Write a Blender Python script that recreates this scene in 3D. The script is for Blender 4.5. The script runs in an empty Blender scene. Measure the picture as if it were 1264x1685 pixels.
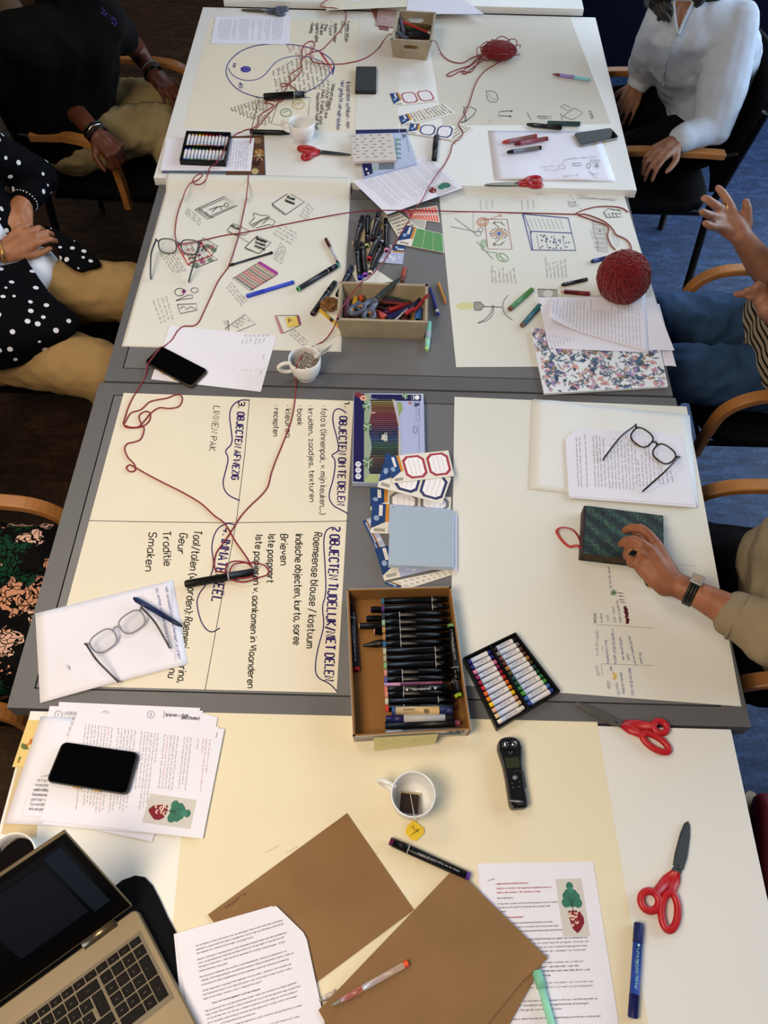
import bpy, bmesh, math, random
from mathutils import Vector, Matrix
import numpy as np
V = Vector
R = math.radians
sc = bpy.context.scene
col = sc.collection

# ---------------------------------------------------------------- camera
FPX, PIT, ROLL, CH = 1295.18, 1.0062, 0.0263, 2.2115
cam = bpy.data.cameras.new('camera')
cam_o = bpy.data.objects.new('camera', cam)
col.objects.link(cam_o)
cam.sensor_fit = 'VERTICAL'
cam.sensor_height = 24.0
cam.lens = 24.0 * FPX / 1685.0
cam.clip_start = 0.05
cp, sp, cr, sr = math.cos(PIT), math.sin(PIT), math.cos(ROLL), math.sin(ROLL)
FW, UP0, RT0 = V((0, cp, -sp)), V((0, sp, cp)), V((1, 0, 0))
RT, UP = cr * RT0 + sr * UP0, -sr * RT0 + cr * UP0
CP = V((0, 0, CH))
m = Matrix((RT, UP, -FW)).transposed().to_4x4()
m.translation = CP
cam_o.matrix_world = m
sc.camera = cam_o

# ---------------------------------------------------------------- light
sc.view_settings.view_transform = 'Standard'
sc.view_settings.look = 'None'
sc.view_settings.exposure = 0.10
sc.view_settings.gamma = 1.0
world = bpy.data.worlds.new('room_ambience')
sc.world = world
world.use_nodes = True
world.node_tree.nodes['Background'].inputs[0].default_value = (0.86, 0.90, 1.0, 1)
world.node_tree.nodes['Background'].inputs[1].default_value = 0.11

def area(name, loc, target, sx, sy, power, color):
    l = bpy.data.lights.new(name, 'AREA')
    l.shape = 'RECTANGLE'; l.size = sx; l.size_y = sy
    l.energy = power; l.color = color
    o = bpy.data.objects.new(name, l)
    col.objects.link(o)
    o.location = loc
    o.rotation_euler = (V(target) - V(loc)).to_track_quat('-Z', 'Y').to_euler()
    return o
area('window_daylight', (3.3, 2.6, 2.0), (0, 1.7, 0.7), 4.6, 1.8, 172, (0.66, 0.82, 1.0))
area('window_daylight_far', (1.2, 5.6, 2.3), (0.1, 2.0, 0.7), 2.6, 1.5, 40, (0.74, 0.87, 1.0))
area('ceiling_lamp_near', (-0.9, -0.3, 2.75), (-0.3, 0.55, 0.75), 0.9, 0.9, 42, (1.0, 0.81, 0.58))
area('ceiling_lamp_left', (-1.2, 1.6, 2.9), (-0.4, 1.4, 0.75), 1.0, 1.0, 17, (1.0, 0.88, 0.72))

# ---------------------------------------------------------------- helpers
def W(x, y, z=0.75):
    d = FW * FPX + RT * (x - 632) - UP * (y - 842.5)
    t = (z - CH) / d.z
    return CP + d * t

def Pj(P):
    d = V(P) - CP; z = d.dot(FW)
    return (632 + FPX * d.dot(RT) / z, 842.5 - FPX * d.dot(UP) / z)

def lin(h):
    if isinstance(h, tuple): return h
    h = h.lstrip('#')
    c = [int(h[i:i + 2], 16) / 255 for i in (0, 2, 4)]
    return tuple((x / 12.92 if x <= 0.04045 else ((x + 0.055) / 1.055) ** 2.4) for x in c)

MATS = {}
def mat(name, color='#808080', rough=0.6, metal=0.0, noise=0.0, nscale=40.0, bump=0.0, bscale=200.0, trans=0.0, spec=0.5, sheen=0.0, alpha=1.0, color2=None):
    if name in MATS: return MATS[name]
    if rough >= .75 and spec == .5: spec = .12
    mt = bpy.data.materials.new(name)
    mt.use_nodes = True
    nt = mt.node_tree; b = nt.nodes['Principled BSDF']
    c = lin(color)
    b.inputs['Base Color'].default_value = (*c, 1)
    b.inputs['Roughness'].default_value = rough
    b.inputs['Metallic'].default_value = metal
    b.inputs['Specular IOR Level'].default_value = spec
    if trans: b.inputs['Transmission Weight'].default_value = trans
    if sheen: b.inputs['Sheen Weight'].default_value = sheen
    if alpha < 1: b.inputs['Alpha'].default_value = alpha
    mt.diffuse_color = (*c, 1)
    if noise or color2:
        tc = nt.nodes.new('ShaderNodeTexCoord'); n = nt.nodes.new('ShaderNodeTexNoise')
        n.inputs['Scale'].default_value = nscale; n.inputs['Detail'].default_value = 5
        nt.links.new(tc.outputs['Object'], n.inputs['Vector'])
        r = nt.nodes.new('ShaderNodeValToRGB')
        r.color_ramp.elements[0].position = 0.32; r.color_ramp.elements[1].position = 0.68
        c2 = lin(color2) if color2 else tuple(max(0, x * (1 - noise)) for x in c)
        r.color_ramp.elements[0].color = (*c2, 1); r.color_ramp.elements[1].color = (*c, 1)
        nt.links.new(n.outputs['Fac'], r.inputs['Fac'])
        nt.links.new(r.outputs['Color'], b.inputs['Base Color'])
    if bump:
        tc = nt.nodes.new('ShaderNodeTexCoord'); n = nt.nodes.new('ShaderNodeTexNoise')
        n.inputs['Scale'].default_value = bscale; n.inputs['Detail'].default_value = 4
        nt.links.new(tc.outputs['Object'], n.inputs['Vector'])
        bp = nt.nodes.new('ShaderNodeBump'); bp.inputs['Strength'].default_value = bump; bp.inputs['Distance'].default_value = 0.002
        nt.links.new(n.outputs['Fac'], bp.inputs['Height'])
        nt.links.new(bp.outputs['Normal'], b.inputs['Normal'])
    MATS[name] = mt
    return mt

def flat(h):
    return mat('ink_' + h.lstrip('#'), h, 0.65, spec=0.25)

class MB:
    """collects geometry for ONE mesh object"""
    def __init__(s): s.v = []; s.f = []; s.mi = []; s.mats = []; s.cur = 0; s.smooth = []
    def m(s, mt):
        if mt not in s.mats: s.mats.append(mt)
        s.cur = s.mats.index(mt); return s
    def add(s, vs, fs, smooth=False):
        o = len(s.v)
        s.v.extend([tuple(v) for v in vs])
        for f in fs:
            s.f.append([i + o for i in f]); s.mi.append(s.cur); s.smooth.append(smooth)
        return s
    def prism(s, poly, z0, z1):
        n = len(poly); p = [V((q[0], q[1])) for q in poly]
        a = sum(p[i].x * p[(i + 1) % n].y - p[(i + 1) % n].x * p[i].y for i in range(n))
        if a < 0: p.reverse()
        vs = [(q.x, q.y, z0) for q in p] + [(q.x, q.y, z1) for q in p]
        fs = [list(range(n))[::-1], list(range(n, 2 * n))] + [[i, (i + 1) % n, n + (i + 1) % n, n + i] for i in range(n)]
        return s.add(vs, fs)
    def loft(s, q0, q1):
        n = len(q0)
        vs = list(q0) + list(q1)
        fs = [list(range(n))[::-1], list(range(n, 2 * n))] + [[i, (i + 1) % n, n + (i + 1) % n, n + i] for i in range(n)]
        return s.add(vs, fs)
    def box(s, c, d, ax=None):
        c = V(c)
        X, Y, Z = ax if ax else (V((1, 0, 0)), V((0, 1, 0)), V((0, 0, 1)))
        vs = [c + X * (i * d[0] / 2) + Y * (j * d[1] / 2) + Z * (k * d[2] / 2) for k in (-1, 1) for i, j in ((-1, -1), (1, -1), (1, 1), (-1, 1))]
        return s.add(vs, [[3, 2, 1, 0], [4, 5, 6, 7], [0, 1, 5, 4], [1, 2, 6, 5], [2, 3, 7, 6], [3, 0, 4, 7]])
    def tube(s, pts, r, seg=8, closed=False, flatz=1.0, cap=True):
        pts = [V(p) for p in pts]; n = len(pts)
        rs = r if isinstance(r, (list, tuple)) else [r] * n
        vs = []; prev = None
        for i in range(n):
            if closed: t = pts[(i + 1) % n] - pts[i - 1]
            else: t = pts[min(i + 1, n - 1)] - pts[max(i - 1, 0)]
            if t.length < 1e-9: t = V((1, 0, 0))
            t.normalize()
            if prev is None:
                u = t.cross(V((0, 0, 1)))
                if u.length < 0.05: u = t.cross(V((0, 1, 0)))
            else:
                u = prev - t * prev.dot(t)
                if u.length < 1e-6: u = t.cross(V((0, 0, 1)))
            u.normalize(); prev = u; w = u.cross(t)
            for k in range(seg):
                a = 2 * math.pi * k / seg
                vs.append(pts[i] + (u * math.cos(a) + w * math.sin(a) * flatz) * rs[i])
        fs = []
        for i in range(n if closed else n - 1):
            j = (i + 1) % n
            for k in range(seg):
                k2 = (k + 1) % seg
                fs.append([i * seg + k, i * seg + k2, j * seg + k2, j * seg + k])
        if cap and not closed:
            fs.append(list(range(seg))); fs.append([(n - 1) * seg + k for k in range(seg)][::-1])
        return s.add(vs, fs, True)
    def lathe(s, p0, p1, prof, seg=16):
        """prof: (t, radius) along p0->p1"""
        p0, p1 = V(p0), V(p1); d = p1 - p0; t = d.normalized()
        u = t.cross(V((0, 0, 1)))
        if u.length < 0.05: u = t.cross(V((0, 1, 0)))
        u.normalize(); w = u.cross(t)
        vs = []; fs = []
        for (a, r) in prof:
            for k in range(seg):
                an = 2 * math.pi * k / seg
                vs.append(p0 + d * a + (u * math.cos(an) + w * math.sin(an)) * r)
        n = len(prof)
        for i in range(n - 1):
            for k in range(seg):
                k2 = (k + 1) % seg
                fs.append([i * seg + k, i * seg + k2, (i + 1) * seg + k2, (i + 1) * seg + k])
        fs.append(list(range(seg))); fs.append([(n - 1) * seg + k for k in range(seg)][::-1])
        return s.add(vs, fs, True)
    def ell(s, c, rad, ax=None, nu=16, nv=10):
        c = V(c); X, Y, Z = ax if ax else (V((1, 0, 0)), V((0, 1, 0)), V((0, 0, 1)))
        vs = []; fs = []
        for i in range(nv + 1):
            th = math.pi * i / nv
            for k in range(nu):
                ph = 2 * math.pi * k / nu
                vs.append(c + X * (rad[0] * math.sin(th) * math.cos(ph)) + Y * (rad[1] * math.sin(th) * math.sin(ph)) + Z * (rad[2] * math.cos(th)))
        for i in range(nv):
            for k in range(nu):
                k2 = (k + 1) % nu
                fs.append([i * nu + k, (i + 1) * nu + k, (i + 1) * nu + k2, i * nu + k2])
        return s.add(vs, fs, True)
    def cap2(s, p0, r0, p1, r1, seg=12):
        """round-ended tapered capsule"""
        p0, p1 = V(p0), V(p1); d = p1 - p0; L = max(d.length, 1e-6)
        pr = []
        for a in (90, 60, 30, 0): pr.append((-r0 * math.sin(R(a)) / L, max(r0 * math.cos(R(a)), 1e-4)))
        for a in (0, 30, 60, 90): pr.append((1 + r1 * math.sin(R(a)) / L, max(r1 * math.cos(R(a)), 1e-4)))
        return s.lathe(p0, p1 if d.length > 1e-6 else p0 + V((0, 0, 1e-6)), pr, seg)
    def build(s, name, mt=None, parent=None, origin=None, smooth=None, bevel=0):
        if parent is not None:
            origin = V((0, 0, 0)); q = parent
            while q is not None: origin = origin + q.location; q = q.parent
        elif origin is None:
            xs = [v[0] for v in s.v]; ys = [v[1] for v in s.v]; zs = [v[2] for v in s.v]
            origin = V(((min(xs) + max(xs)) / 2, (min(ys) + max(ys)) / 2, min(zs)))
        origin = V(origin)
        me = bpy.data.meshes.new(name)
        me.from_pydata([(v[0] - origin.x, v[1] - origin.y, v[2] - origin.z) for v in s.v], [], s.f)
        if mt is not None and not s.mats: me.materials.append(mt)
        else:
            for q in s.mats: me.materials.append(q)
            me.polygons.foreach_set('material_index', s.mi)
        me.polygons.foreach_set('use_smooth', [bool(smooth) if smooth is not None else x for x in s.smooth])
        me.update()
        o = bpy.data.objects.new(name, me)
        col.objects.link(o)
        if parent is not None:
            o.parent = parent
            # parents carry no rotation or scale, so the local place is a plain difference
        else: o.location = origin
        if bevel:
            b = o.modifiers.new('bevel', 'BEVEL'); b.width = bevel; b.segments = 2; b.limit_method = 'ANGLE'
        return o

def tag(o, label=None, cat=None, group=None, kind=None):
    if label: o['label'] = label
    if cat: o['category'] = cat
    if group: o['group'] = group
    if kind: o['kind'] = kind
    return o

def empty(name, loc, label, cat, group=None):
    o = bpy.data.objects.new(name, None); col.objects.link(o)
    o.location = loc; o.empty_display_size = 0.02
    return tag(o, label, cat, group)

def spline(pts, n=6):
    pts = [V(p) for p in pts]
    if len(pts) < 3: return pts
    out = []
    P = [pts[0] * 2 - pts[1]] + pts + [pts[-1] * 2 - pts[-2]]
    for i in range(1, len(P) - 2):
        a, b, c, d = P[i - 1], P[i], P[i + 1], P[i + 2]
        for k in range(n):
            t = k / n
            out.append(0.5 * ((2 * b) + (c - a) * t + (2 * a - 5 * b + 4 * c - d) * t * t + (3 * b - a - 3 * c + d) * t ** 3))
    out.append(pts[-1])
    return out

def zt(ox, oy, s):
    """zoomed-crop coordinates -> photograph pixels"""
    def f(*a):
        it = list(zip(a[0::2], a[1::2]))
        r = [(ox + x / s, oy + y / s) for x, y in it]
        return r if len(r) > 1 else r[0]
    return f

# ---------------------------------------------------------------- stroke lettering
G = {'a':"46 16 05 03 12 32 43 46 42",'b':"08 02 32 43 45 36 16 05",'c':"45 36 16 05 03 12 32 43",'d':"48 42 12 03 05 16 36 45",'e':"04 44 45 36 16 05 03 12 32 43",'f':"38 28 17 12|06 36",'g':"45 36 16 05 03 12 32 43|46 41 30 10 01",'h':"08 02|05 16 36 45 42",'i':"06 02|07 08",'j':"16 11 00|17 18",'k':"08 02|36 04 32",'l':"08 03 12",'m':"06 02|05 16 26 35 32|35 46 56 65 62",'n':"06 02|05 16 36 45 42",'o':"16 05 03 12 32 43 45 36 16",'p':"06 00|05 16 36 45 43 32 12 03",'q':"46 40|45 36 16 05 03 12 32 43",'r':"06 02|04 16 36",'s':"45 36 16 05 14 34 43 32 12 03",'t':"18 13 22 32|06 36",'u':"06 03 12 32 43|46 42",'v':"06 22 46",'w':"06 12 35 52 66",'x':"06 42|46 02",'y':"06 22|46 10",'z':"06 46 02 42",
'A':"02 28 42|14 34",'B':"02 08 38 47 46 35 05|35 44 43 32 02",'C':"47 38 18 07 03 12 32 43",'D':"02 08 28 47 43 22 02",'E':"48 08 02 42|05 35",'F':"48 08 02|05 35",'G':"47 38 18 07 03 12 32 43 45 25",'H':"08 02|48 42|05 45",'I':"08 02",'J':"48 43 32 12 03",'K':"08 02|48 05 42",'L':"08 02 42",'M':"02 08 25 48 42",'N':"02 08 42 48",'O':"18 07 03 12 32 43 47 38 18",'P':"02 08 38 47 46 35 05",'Q':"18 07 03 12 32 43 47 38 18|24 41",'R':"02 08 38 47 46 35 05|25 42",'S':"47 38 18 07 06 15 35 44 43 32 12 03",'T':"08 48|28 22",'U':"08 03 12 32 43 48",'V':"08 22 48",'W':"08 12 36 52 68",'X':"08 42|48 02",'Y':"08 25 48|25 22",'Z':"08 48 02 42",
'0':"18 07 03 12 32 43 47 38 18",'1':"07 18 12",'2':"07 18 38 47 46 02 42",'3':"07 18 38 47 46 35 15|35 44 43 32 12 03",'4':"38 04 44|35 32",'5':"48 08 05 35 44 43 32 12 03",'6':"38 18 06 03 12 32 43 44 35 05",'7':"08 48 12",'8':"15 06 07 18 38 47 46 35 15 04 03 12 32 43 44 35",'9':"12 32 44 47 38 18 07 06 15 45",
'.':"02 03",',':"13 01",':':"02 03|05 06","'":"08 07",'-':"04 34",'–':"04 54",'/':"01 38",'(':"28 06 04 21",')':"08 26 24 01",'!':"08 04|02 03",'?':"07 18 38 47 36 24|22 23",'+':"04 44|22 26",'·':"04 05",'_':"02 52",'&':"42 07 18 27 03 12 44",'"':"08 07|18 17",'#':"12 18|32 38|04 44|06 46",
'ë':"04 44 45 36 16 05 03 12 32 43|18 19|38 39",'Ë':"48 08 02 42|05 35|19 09|39 29",'é':"04 44 45 36 16 05 03 12 32 43|28 39",'>':"06 44 02",'\u2191':"02 08|06 08 16"}
GL = {}
for k, s_ in G.items():
    st = [[(int(p[0]) / 6.0, (int(p[1]) - 2) / 6.0) for p in q.split()] for q in s_.split('|')]
    GL[k] = (st, max(x for q in st for x, y in q) + 0.30)
def swidth(s): return sum(GL[c][1] if c in GL else 0.42 for c in s)

def chaikin(p):
    if len(p) < 3: return p
    o = [p[0]]
    for a, b in zip(p[:-1], p[1:]):
        o.append((a[0] * .75 + b[0] * .25, a[1] * .75 + b[1] * .25)); o.append((a[0] * .25 + b[0] * .75, a[1] * .25 + b[1] * .75))
    o.append(p[-1]); return o

class Ink:
    """flat print or handwriting on one surface; M maps (x right, y down) to the surface"""
    def __init__(s, M): s.M = M; s.mb = MB(); s.k = 0; s.nf = 0
    def ribbon(s, pts, w):
        P = []
        for p in pts:
            if not P or abs(p[0] - P[-1][0]) + abs(p[1] - P[-1][1]) > 1e-5: P.append(p)
        if len(P) == 1: P.append((P[0][0] + w, P[0][1]))
        if len(P) < 2: return
        n = len(P); L = []; Rr = []
        for i in range(n):
            a = P[max(i - 1, 0)]; b = P[min(i + 1, n - 1)]
            dx, dy = b[0] - a[0], b[1] - a[1]; l = math.hypot(dx, dy) or 1
            nx, ny = -dy / l * w / 2, dx / l * w / 2
            L.append((P[i][0] + nx, P[i][1] + ny)); Rr.append((P[i][0] - nx, P[i][1] - ny))
        dz = V((0, 0, 0.000015 * s.mb.cur + .00025 * (s.nf > 0)))
        vs = [V(s.M(*q)) + dz for q in L] + [V(s.M(*q)) + dz for q in Rr]
        s.mb.add(vs, [[i, i + 1, n + i + 1, n + i] for i in range(n - 1)])
    def poly(s, pts, w, h='#222222', close=False, smooth=0):
        s.mb.m(flat(h)); pts = list(pts)
        if close: pts = pts + [pts[0]]
        for _ in range(smooth): pts = chaikin(pts)
        s.ribbon(pts, w)
    def fill(s, pts, h, lift=0):
        s.mb.m(flat(h)); s.nf += 1; dz = V((0, 0, 0.000008 * (s.nf % 30) + lift))
        P = [V(s.M(*q)) + dz for q in pts]
        n = len(P); a = sum(P[i].x * P[(i + 1) % n].y - P[(i + 1) % n].x * P[i].y for i in range(n))
        if a < 0: P.reverse()
        s.mb.add(P, [list(range(n))])
    def ellipse(s, cx, cy, rx, ry, w=None, h='#222222', n=20, rot=0):
        c, d = math.cos(R(rot)), math.sin(R(rot))
        pts = [(cx + rx * math.cos(t) * c - ry * math.sin(t) * d, cy + rx * math.cos(t) * d + ry * math.sin(t) * c) for t in [2 * math.pi * i / n for i in range(n)]]
        if w: s.poly(pts, w, h, True)
        else: s.fill(pts, h)
    def text(s, t, p0, p1, cap, w, h='#222222', hand=0, jit=0, flip=False):
        """baseline p0->p1 (the string is fitted to it); p1 may be a number = letter width scale"""
        rnd = random.Random(len(t) * 7 + int(p0[0]))
        s.mb.m(flat(h)); tw = swidth(t)
        if isinstance(p1, (int, float)):
            p1 = (p0[0] + tw * cap * p1, p0[1])
        dx, dy = p1[0] - p0[0], p1[1] - p0[1]; L = math.hypot(dx, dy); ex = (dx / L, dy / L); sx = L / tw
        ny = (ex[1], -ex[0])
        if flip: ny = (-ny[0], -ny[1])
        x = 0
        for c in t:
            if c not in GL: x += 0.42; continue
            st, wd = GL[c]
            jx, jy, jr = rnd.uniform(-jit, jit), rnd.uniform(-jit, jit), rnd.uniform(-jit, jit)
            for q in st:
                for _ in range(hand): q = chaikin(q)
                s.ribbon([(p0[0] + ex[0] * (x + a + jr * b) * sx + ny[0] * (b + jy) * cap, p0[1] + ex[1] * (x + a + jr * b) * sx + ny[1] * (b + jy) * cap) for a, b in q], w)
            x += wd
    def scrib(s, p0, p1, ht, w=0.8, h='#444444', seed=0, word=(3, 8)):
        """unreadable small writing: broken wave along p0->p1"""
        rnd = random.Random(seed * 31 + int(p0[0] * 3 + p0[1]))
        s.mb.m(flat(h))
        dx, dy = p1[0] - p0[0], p1[1] - p0[1]; L = math.hypot(dx, dy)
        if L < ht: return
        ex = (dx / L, dy / L); ny = (ex[1], -ex[0])
        st = ht * 0.42; x = 0
        while x < L - st:
            k = rnd.randint(*word); pts = []
            for i in range(k * 2):
                if x > L: break
                b = (0 if i % 2 else 1) * ht * rnd.choice((0.55, 0.6, 0.65, 1.05)) - (ht * .35 if rnd.random() < .08 else 0)
                pts.append((p0[0] + ex[0] * x + ny[0] * b, p0[1] + ex[1] * x + ny[1] * b)); x += st * rnd.uniform(.6, 1.2)
            if len(pts) > 1: s.ribbon(pts, w)
            x += ht * 0.7
    def build(s, name, parent):
        if s.mb.f: return s.mb.build(name, None, parent)

class Sheet:
    """one sheet / slab; a,b,c,d are world xy corners: a->b is the reading direction, d below a"""
    def __init__(s, name, label, cat, px, h, mt, thick=0.0003, z=0.75, group=None, zf=None, cut=None, N=14, parent=None, world=None, bevel=0):
        s.h = z + h; s.zf = zf; s.thick = thick
        s.c = [V(q) for q in world] if world else [W(x, y, s.h + thick) for x, y in px]
        s.wmm = (s.c[1] - s.c[0]).length * 1000; s.hmm = (s.c[3] - s.c[0]).length * 1000
        mb = MB()
        if zf is None:
            poly = [W(x, y, s.h + thick) for x, y in cut] if cut else s.c
            mb.prism(poly, s.h, s.h + thick)
        else:
            for lay in (0, 1):
                vs = []
                for j in range(N + 1):
                    for i in range(N + 1):
                        p = s.at0(i / N, j / N); p.z = s.h + zf(i / N, j / N) + (thick if lay == 0 else 0); vs.append(p)
                fs = [[j * (N + 1) + i, j * (N + 1) + i + 1, (j + 1) * (N + 1) + i + 1, (j + 1) * (N + 1) + i] for j in range(N) for i in range(N)]
                if lay == 0: fs = [f[::-1] for f in fs]
                mb.add(vs, fs, True)
            o_ = (N + 1) ** 2
            rim = [i for i in range(N + 1)] + [j * (N + 1) + N for j in range(1, N + 1)] + [N * (N + 1) + i for i in range(N - 1, -1, -1)] + [j * (N + 1) for j in range(N - 1, 0, -1)]
            mb.add([], [])
            for k in range(len(rim)):
                a, b = rim[k], rim[(k + 1) % len(rim)]
                mb.f.append([a, b, b + o_, a + o_]); mb.mi.append(mb.cur); mb.smooth.append(False)
        s.o = mb.build(name, mt, parent, bevel=bevel)
        if parent is None: tag(s.o, label, cat, group)
        elif label: s.o['label'] = label
    def at0(s, u, v):
        a, b, c, d = s.c
        return (a * (1 - u) + b * u) * (1 - v) + (d * (1 - u) + c * u) * v
    def at(s, u, v, dz=0.0002):
        p = s.at0(u, v); p.z = s.h + s.thick + dz + (s.zf(min(max(u, 0), 1), min(max(v, 0), 1)) if s.zf else 0)
        return p
    def ink(s):  # millimetres from the top-left corner
        return Ink(lambda x, y: s.at(x / s.wmm, y / s.hmm))
    def inkpx(s, dz=0.0002):  # photograph pixels projected down on the flat sheet
        zz = s.h + s.thick + dz
        return Ink(lambda x, y: W(x, y, zz))

def fake_page(sh, name='printed_text', x0=22, x1=None, y0=22, y1=None, dy=6.2, ht=2.3, w=0.55, h='#3a3a44', seed=1, para=(2, 6)):
    k = sh.ink(); rnd = random.Random(seed)
    x1 = x1 or sh.wmm - 22; y1 = y1 or sh.hmm - 18
    y = y0; left = rnd.randint(*para)
    while y < y1:
        left -= 1
        xe = x1 - rnd.uniform(0, 14) if left else x0 + (x1 - x0) * rnd.uniform(.2, .9)
        k.scrib((x0, y), (xe, y), ht, w, h, seed + int(y), (2, 6))
        y += dy
        if left <= 0: y += dy * .7; left = rnd.randint(*para)
    return k.build(name, sh.o)

PAPER = mat('white_paper', '#e4e4f2', 0.75, noise=0.03, nscale=6, bump=0.08, bscale=30)
CREAM = mat('cream_drawing_paper', '#e1dac9', 0.8, noise=0.03, nscale=5, bump=0.15, bscale=60)
CREAM2 = mat('ivory_drawing_paper', '#dcdcd6', 0.8, noise=0.03, nscale=5, bump=0.15, bscale=60)
WHITE_T = mat('white_laminate', '#e2e2e0', 0.38, noise=0.02, nscale=3)
GREY_T = mat('grey_laminate', '#5e5e61', 0.42, noise=0.06, nscale=9)
GREY_P = mat('grey_panel_laminate', '#6b6b6e', 0.42, noise=0.05, nscale=9)
GROOVE = mat('dark_groove', '#1c1c20', 0.7)
METAL_D = mat('black_steel', '#060607', 0.5, 0.2, spec=.3)
BLACK = mat('black_plastic', '#050506', 0.4, spec=.3)
STEEL = mat('brushed_steel', '#9a9da0', 0.28, 1.0)
GLASS = mat('clear_glass', '#f4f6f8', 0.03, trans=1.0)
WOODC = mat('beech_wood', '#a8703a', 0.4, noise=0.25, nscale=14, bump=0.1)
# ---------------------------------------------------------------- the setting
def floor_mat(name, c1, c2, c3):
    mt = bpy.data.materials.new(name); mt.use_nodes = True
    nt = mt.node_tree; b = nt.nodes['Principled BSDF']; b.inputs['Roughness'].default_value = 0.55
    b.inputs['Specular IOR Level'].default_value = 0.25
    tc = nt.nodes.new('ShaderNodeTexCoord'); n = nt.nodes.new('ShaderNodeTexNoise'); n2 = nt.nodes.new('ShaderNodeTexNoise')
    n.inputs['Scale'].default_value = 26; n.inputs['Detail'].default_value = 6; n.inputs['Roughness'].default_value = 0.7
    n2.inputs['Scale'].default_value = 130; n2.inputs['Detail'].default_value = 3
    mp = nt.nodes.new('ShaderNodeMapping'); mp.inputs['Scale'].default_value = (0.45, 1.6, 1)
    nt.links.new(tc.outputs['Object'], mp.inputs['Vector']); nt.links.new(mp.outputs['Vector'], n.inputs['Vector']); nt.links.new(tc.outputs['Object'], n2.inputs['Vector'])
    r = nt.nodes.new('ShaderNodeValToRGB'); e = r.color_ramp.elements
    e[0].position = .3; e[1].position = .72; e[0].color = (*lin(c1), 1); e[1].color = (*lin(c3), 1)
    x = e.new(.5); x.color = (*lin(c2), 1)
    mx = nt.nodes.new('ShaderNodeMath'); mx.operation = 'MULTIPLY_ADD'; mx.inputs[1].default_value = .35
    s2 = nt.nodes.new('ShaderNodeMath'); s2.operation = 'MULTIPLY'; s2.inputs[1].default_value = .65
    nt.links.new(n.outputs['Fac'], s2.inputs[0]); nt.links.new(n2.outputs['Fac'], mx.inputs[0]); nt.links.new(s2.outputs[0], mx.inputs[2])
    nt.links.new(mx.outputs[0], r.inputs['Fac']); nt.links.new(r.outputs['Color'], b.inputs['Base Color'])
    return mt
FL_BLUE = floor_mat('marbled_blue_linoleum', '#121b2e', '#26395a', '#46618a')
FL_BROWN = floor_mat('marbled_brown_floor', '#1c120c', '#3a281a', '#5c4028')  # same mottling in brown, used for the left half of the floor
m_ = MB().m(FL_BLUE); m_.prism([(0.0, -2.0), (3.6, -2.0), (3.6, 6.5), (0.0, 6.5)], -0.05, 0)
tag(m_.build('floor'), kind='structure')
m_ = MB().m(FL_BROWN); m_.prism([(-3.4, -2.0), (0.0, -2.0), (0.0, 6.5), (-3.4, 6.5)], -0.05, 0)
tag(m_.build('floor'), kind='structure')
WALLM = mat('dark_wall_paint', '#23211f', 0.8, noise=0.05)
m_ = MB().m(WALLM); m_.prism([(-3.5, -2.0), (-3.4, -2.0), (-3.4, 6.5), (-3.5, 6.5)], -0.05, 2.9)
tag(m_.build('wall_left'), kind='structure')
m_ = MB().m(WALLM); m_.prism([(-3.5, 6.5), (3.6, 6.5), (3.6, 6.6), (-3.5, 6.6)], -0.05, 2.9)
tag(m_.build('wall_back'), kind='structure')
m_ = MB().m(mat('dark_navy', '#0a0c22', 0.9, noise=.2)); m_.prism([(0.78, 4.12), (2.7, 4.12), (2.7, 4.2), (0.78, 4.2)], 0, 1.3)
tag(m_.build('dark_navy_panel'), kind='structure')  # plain upright dark navy slab, right of and behind the furthest table

# ---------------------------------------------------------------- tables
def table(label, name, x0, x1, y0, y1, z, th, top_m, edge=0, panel=None, rot=0.0, apron=0):
    t = empty(name, V(((x0 + x1) / 2, (y0 + y1) / 2, 0)), label, 'table', None)
    m_ = MB().m(top_m)
    if panel:
        fx0, fx1, fy0, fy1 = panel
        # frame of four border strips round a sunk groove and an inset panel
        g = 0.003
        m_.prism([(x0, y0), (x1, y0), (x1, fy0), (x0, fy0)], z - th, z)
        m_.prism([(x0, fy1), (x1, fy1), (x1, y1), (x0, y1)], z - th, z)
        m_.prism([(x0, fy0), (fx0, fy0), (fx0, fy1), (x0, fy1)], z - th, z)
        m_.prism([(fx1, fy0), (x1, fy0), (x1, fy1), (fx1, fy1)], z - th, z)
        m_.build('table_frame', None, t)
        q = MB().m(GROOVE); q.prism([(fx0, fy0), (fx1, fy0), (fx1, fy1), (fx0, fy1)], z - th, z - 0.006); q.build('groove', None, t)
        q = MB().m(GREY_P); q.prism([(fx0 + g, fy0 + g), (fx1 - g, fy0 + g), (fx1 - g, fy1 - g), (fx0 + g, fy1 - g)], z - 0.006, z); q.build('inset_panel', None, t)
    else:
        m_.prism([(x0, y0), (x1, y0), (x1, y1), (x0, y1)], z - th, z)
        m_.build('tabletop', None, t, bevel=0.0012)
    for sx, sy in ((0, 0), (1, 0), (1, 1), (0, 1)):
        lx = x0 + .05 + sx * (x1 - x0 - .1); ly = y0 + .05 + sy * (y1 - y0 - .1)
        q = MB().m(METAL_D); q.box((lx, ly, (z - th) / 2), (.04, .04, z - th)); q.build('leg', None, t)
    for yy in (y0 + .05, y1 - .05): q = MB().m(METAL_D); q.box(((x0 + x1) / 2, yy, z - th - .02), (x1 - x0 - .14, .025, .04)); q.build('apron', None, t)
    return t
table('white table nearest the camera holding the laptop and kraft envelopes', 'white_table', -.656, .664, -.42, .462, .75, .025, WHITE_T)
table('grey framed table carrying the handwritten Dutch poster and the marker box', 'grey_table', -.702, .703, .467, 1.277, .75, .045, GREY_T, panel=(-.66, .655, .505, 1.24))
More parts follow.
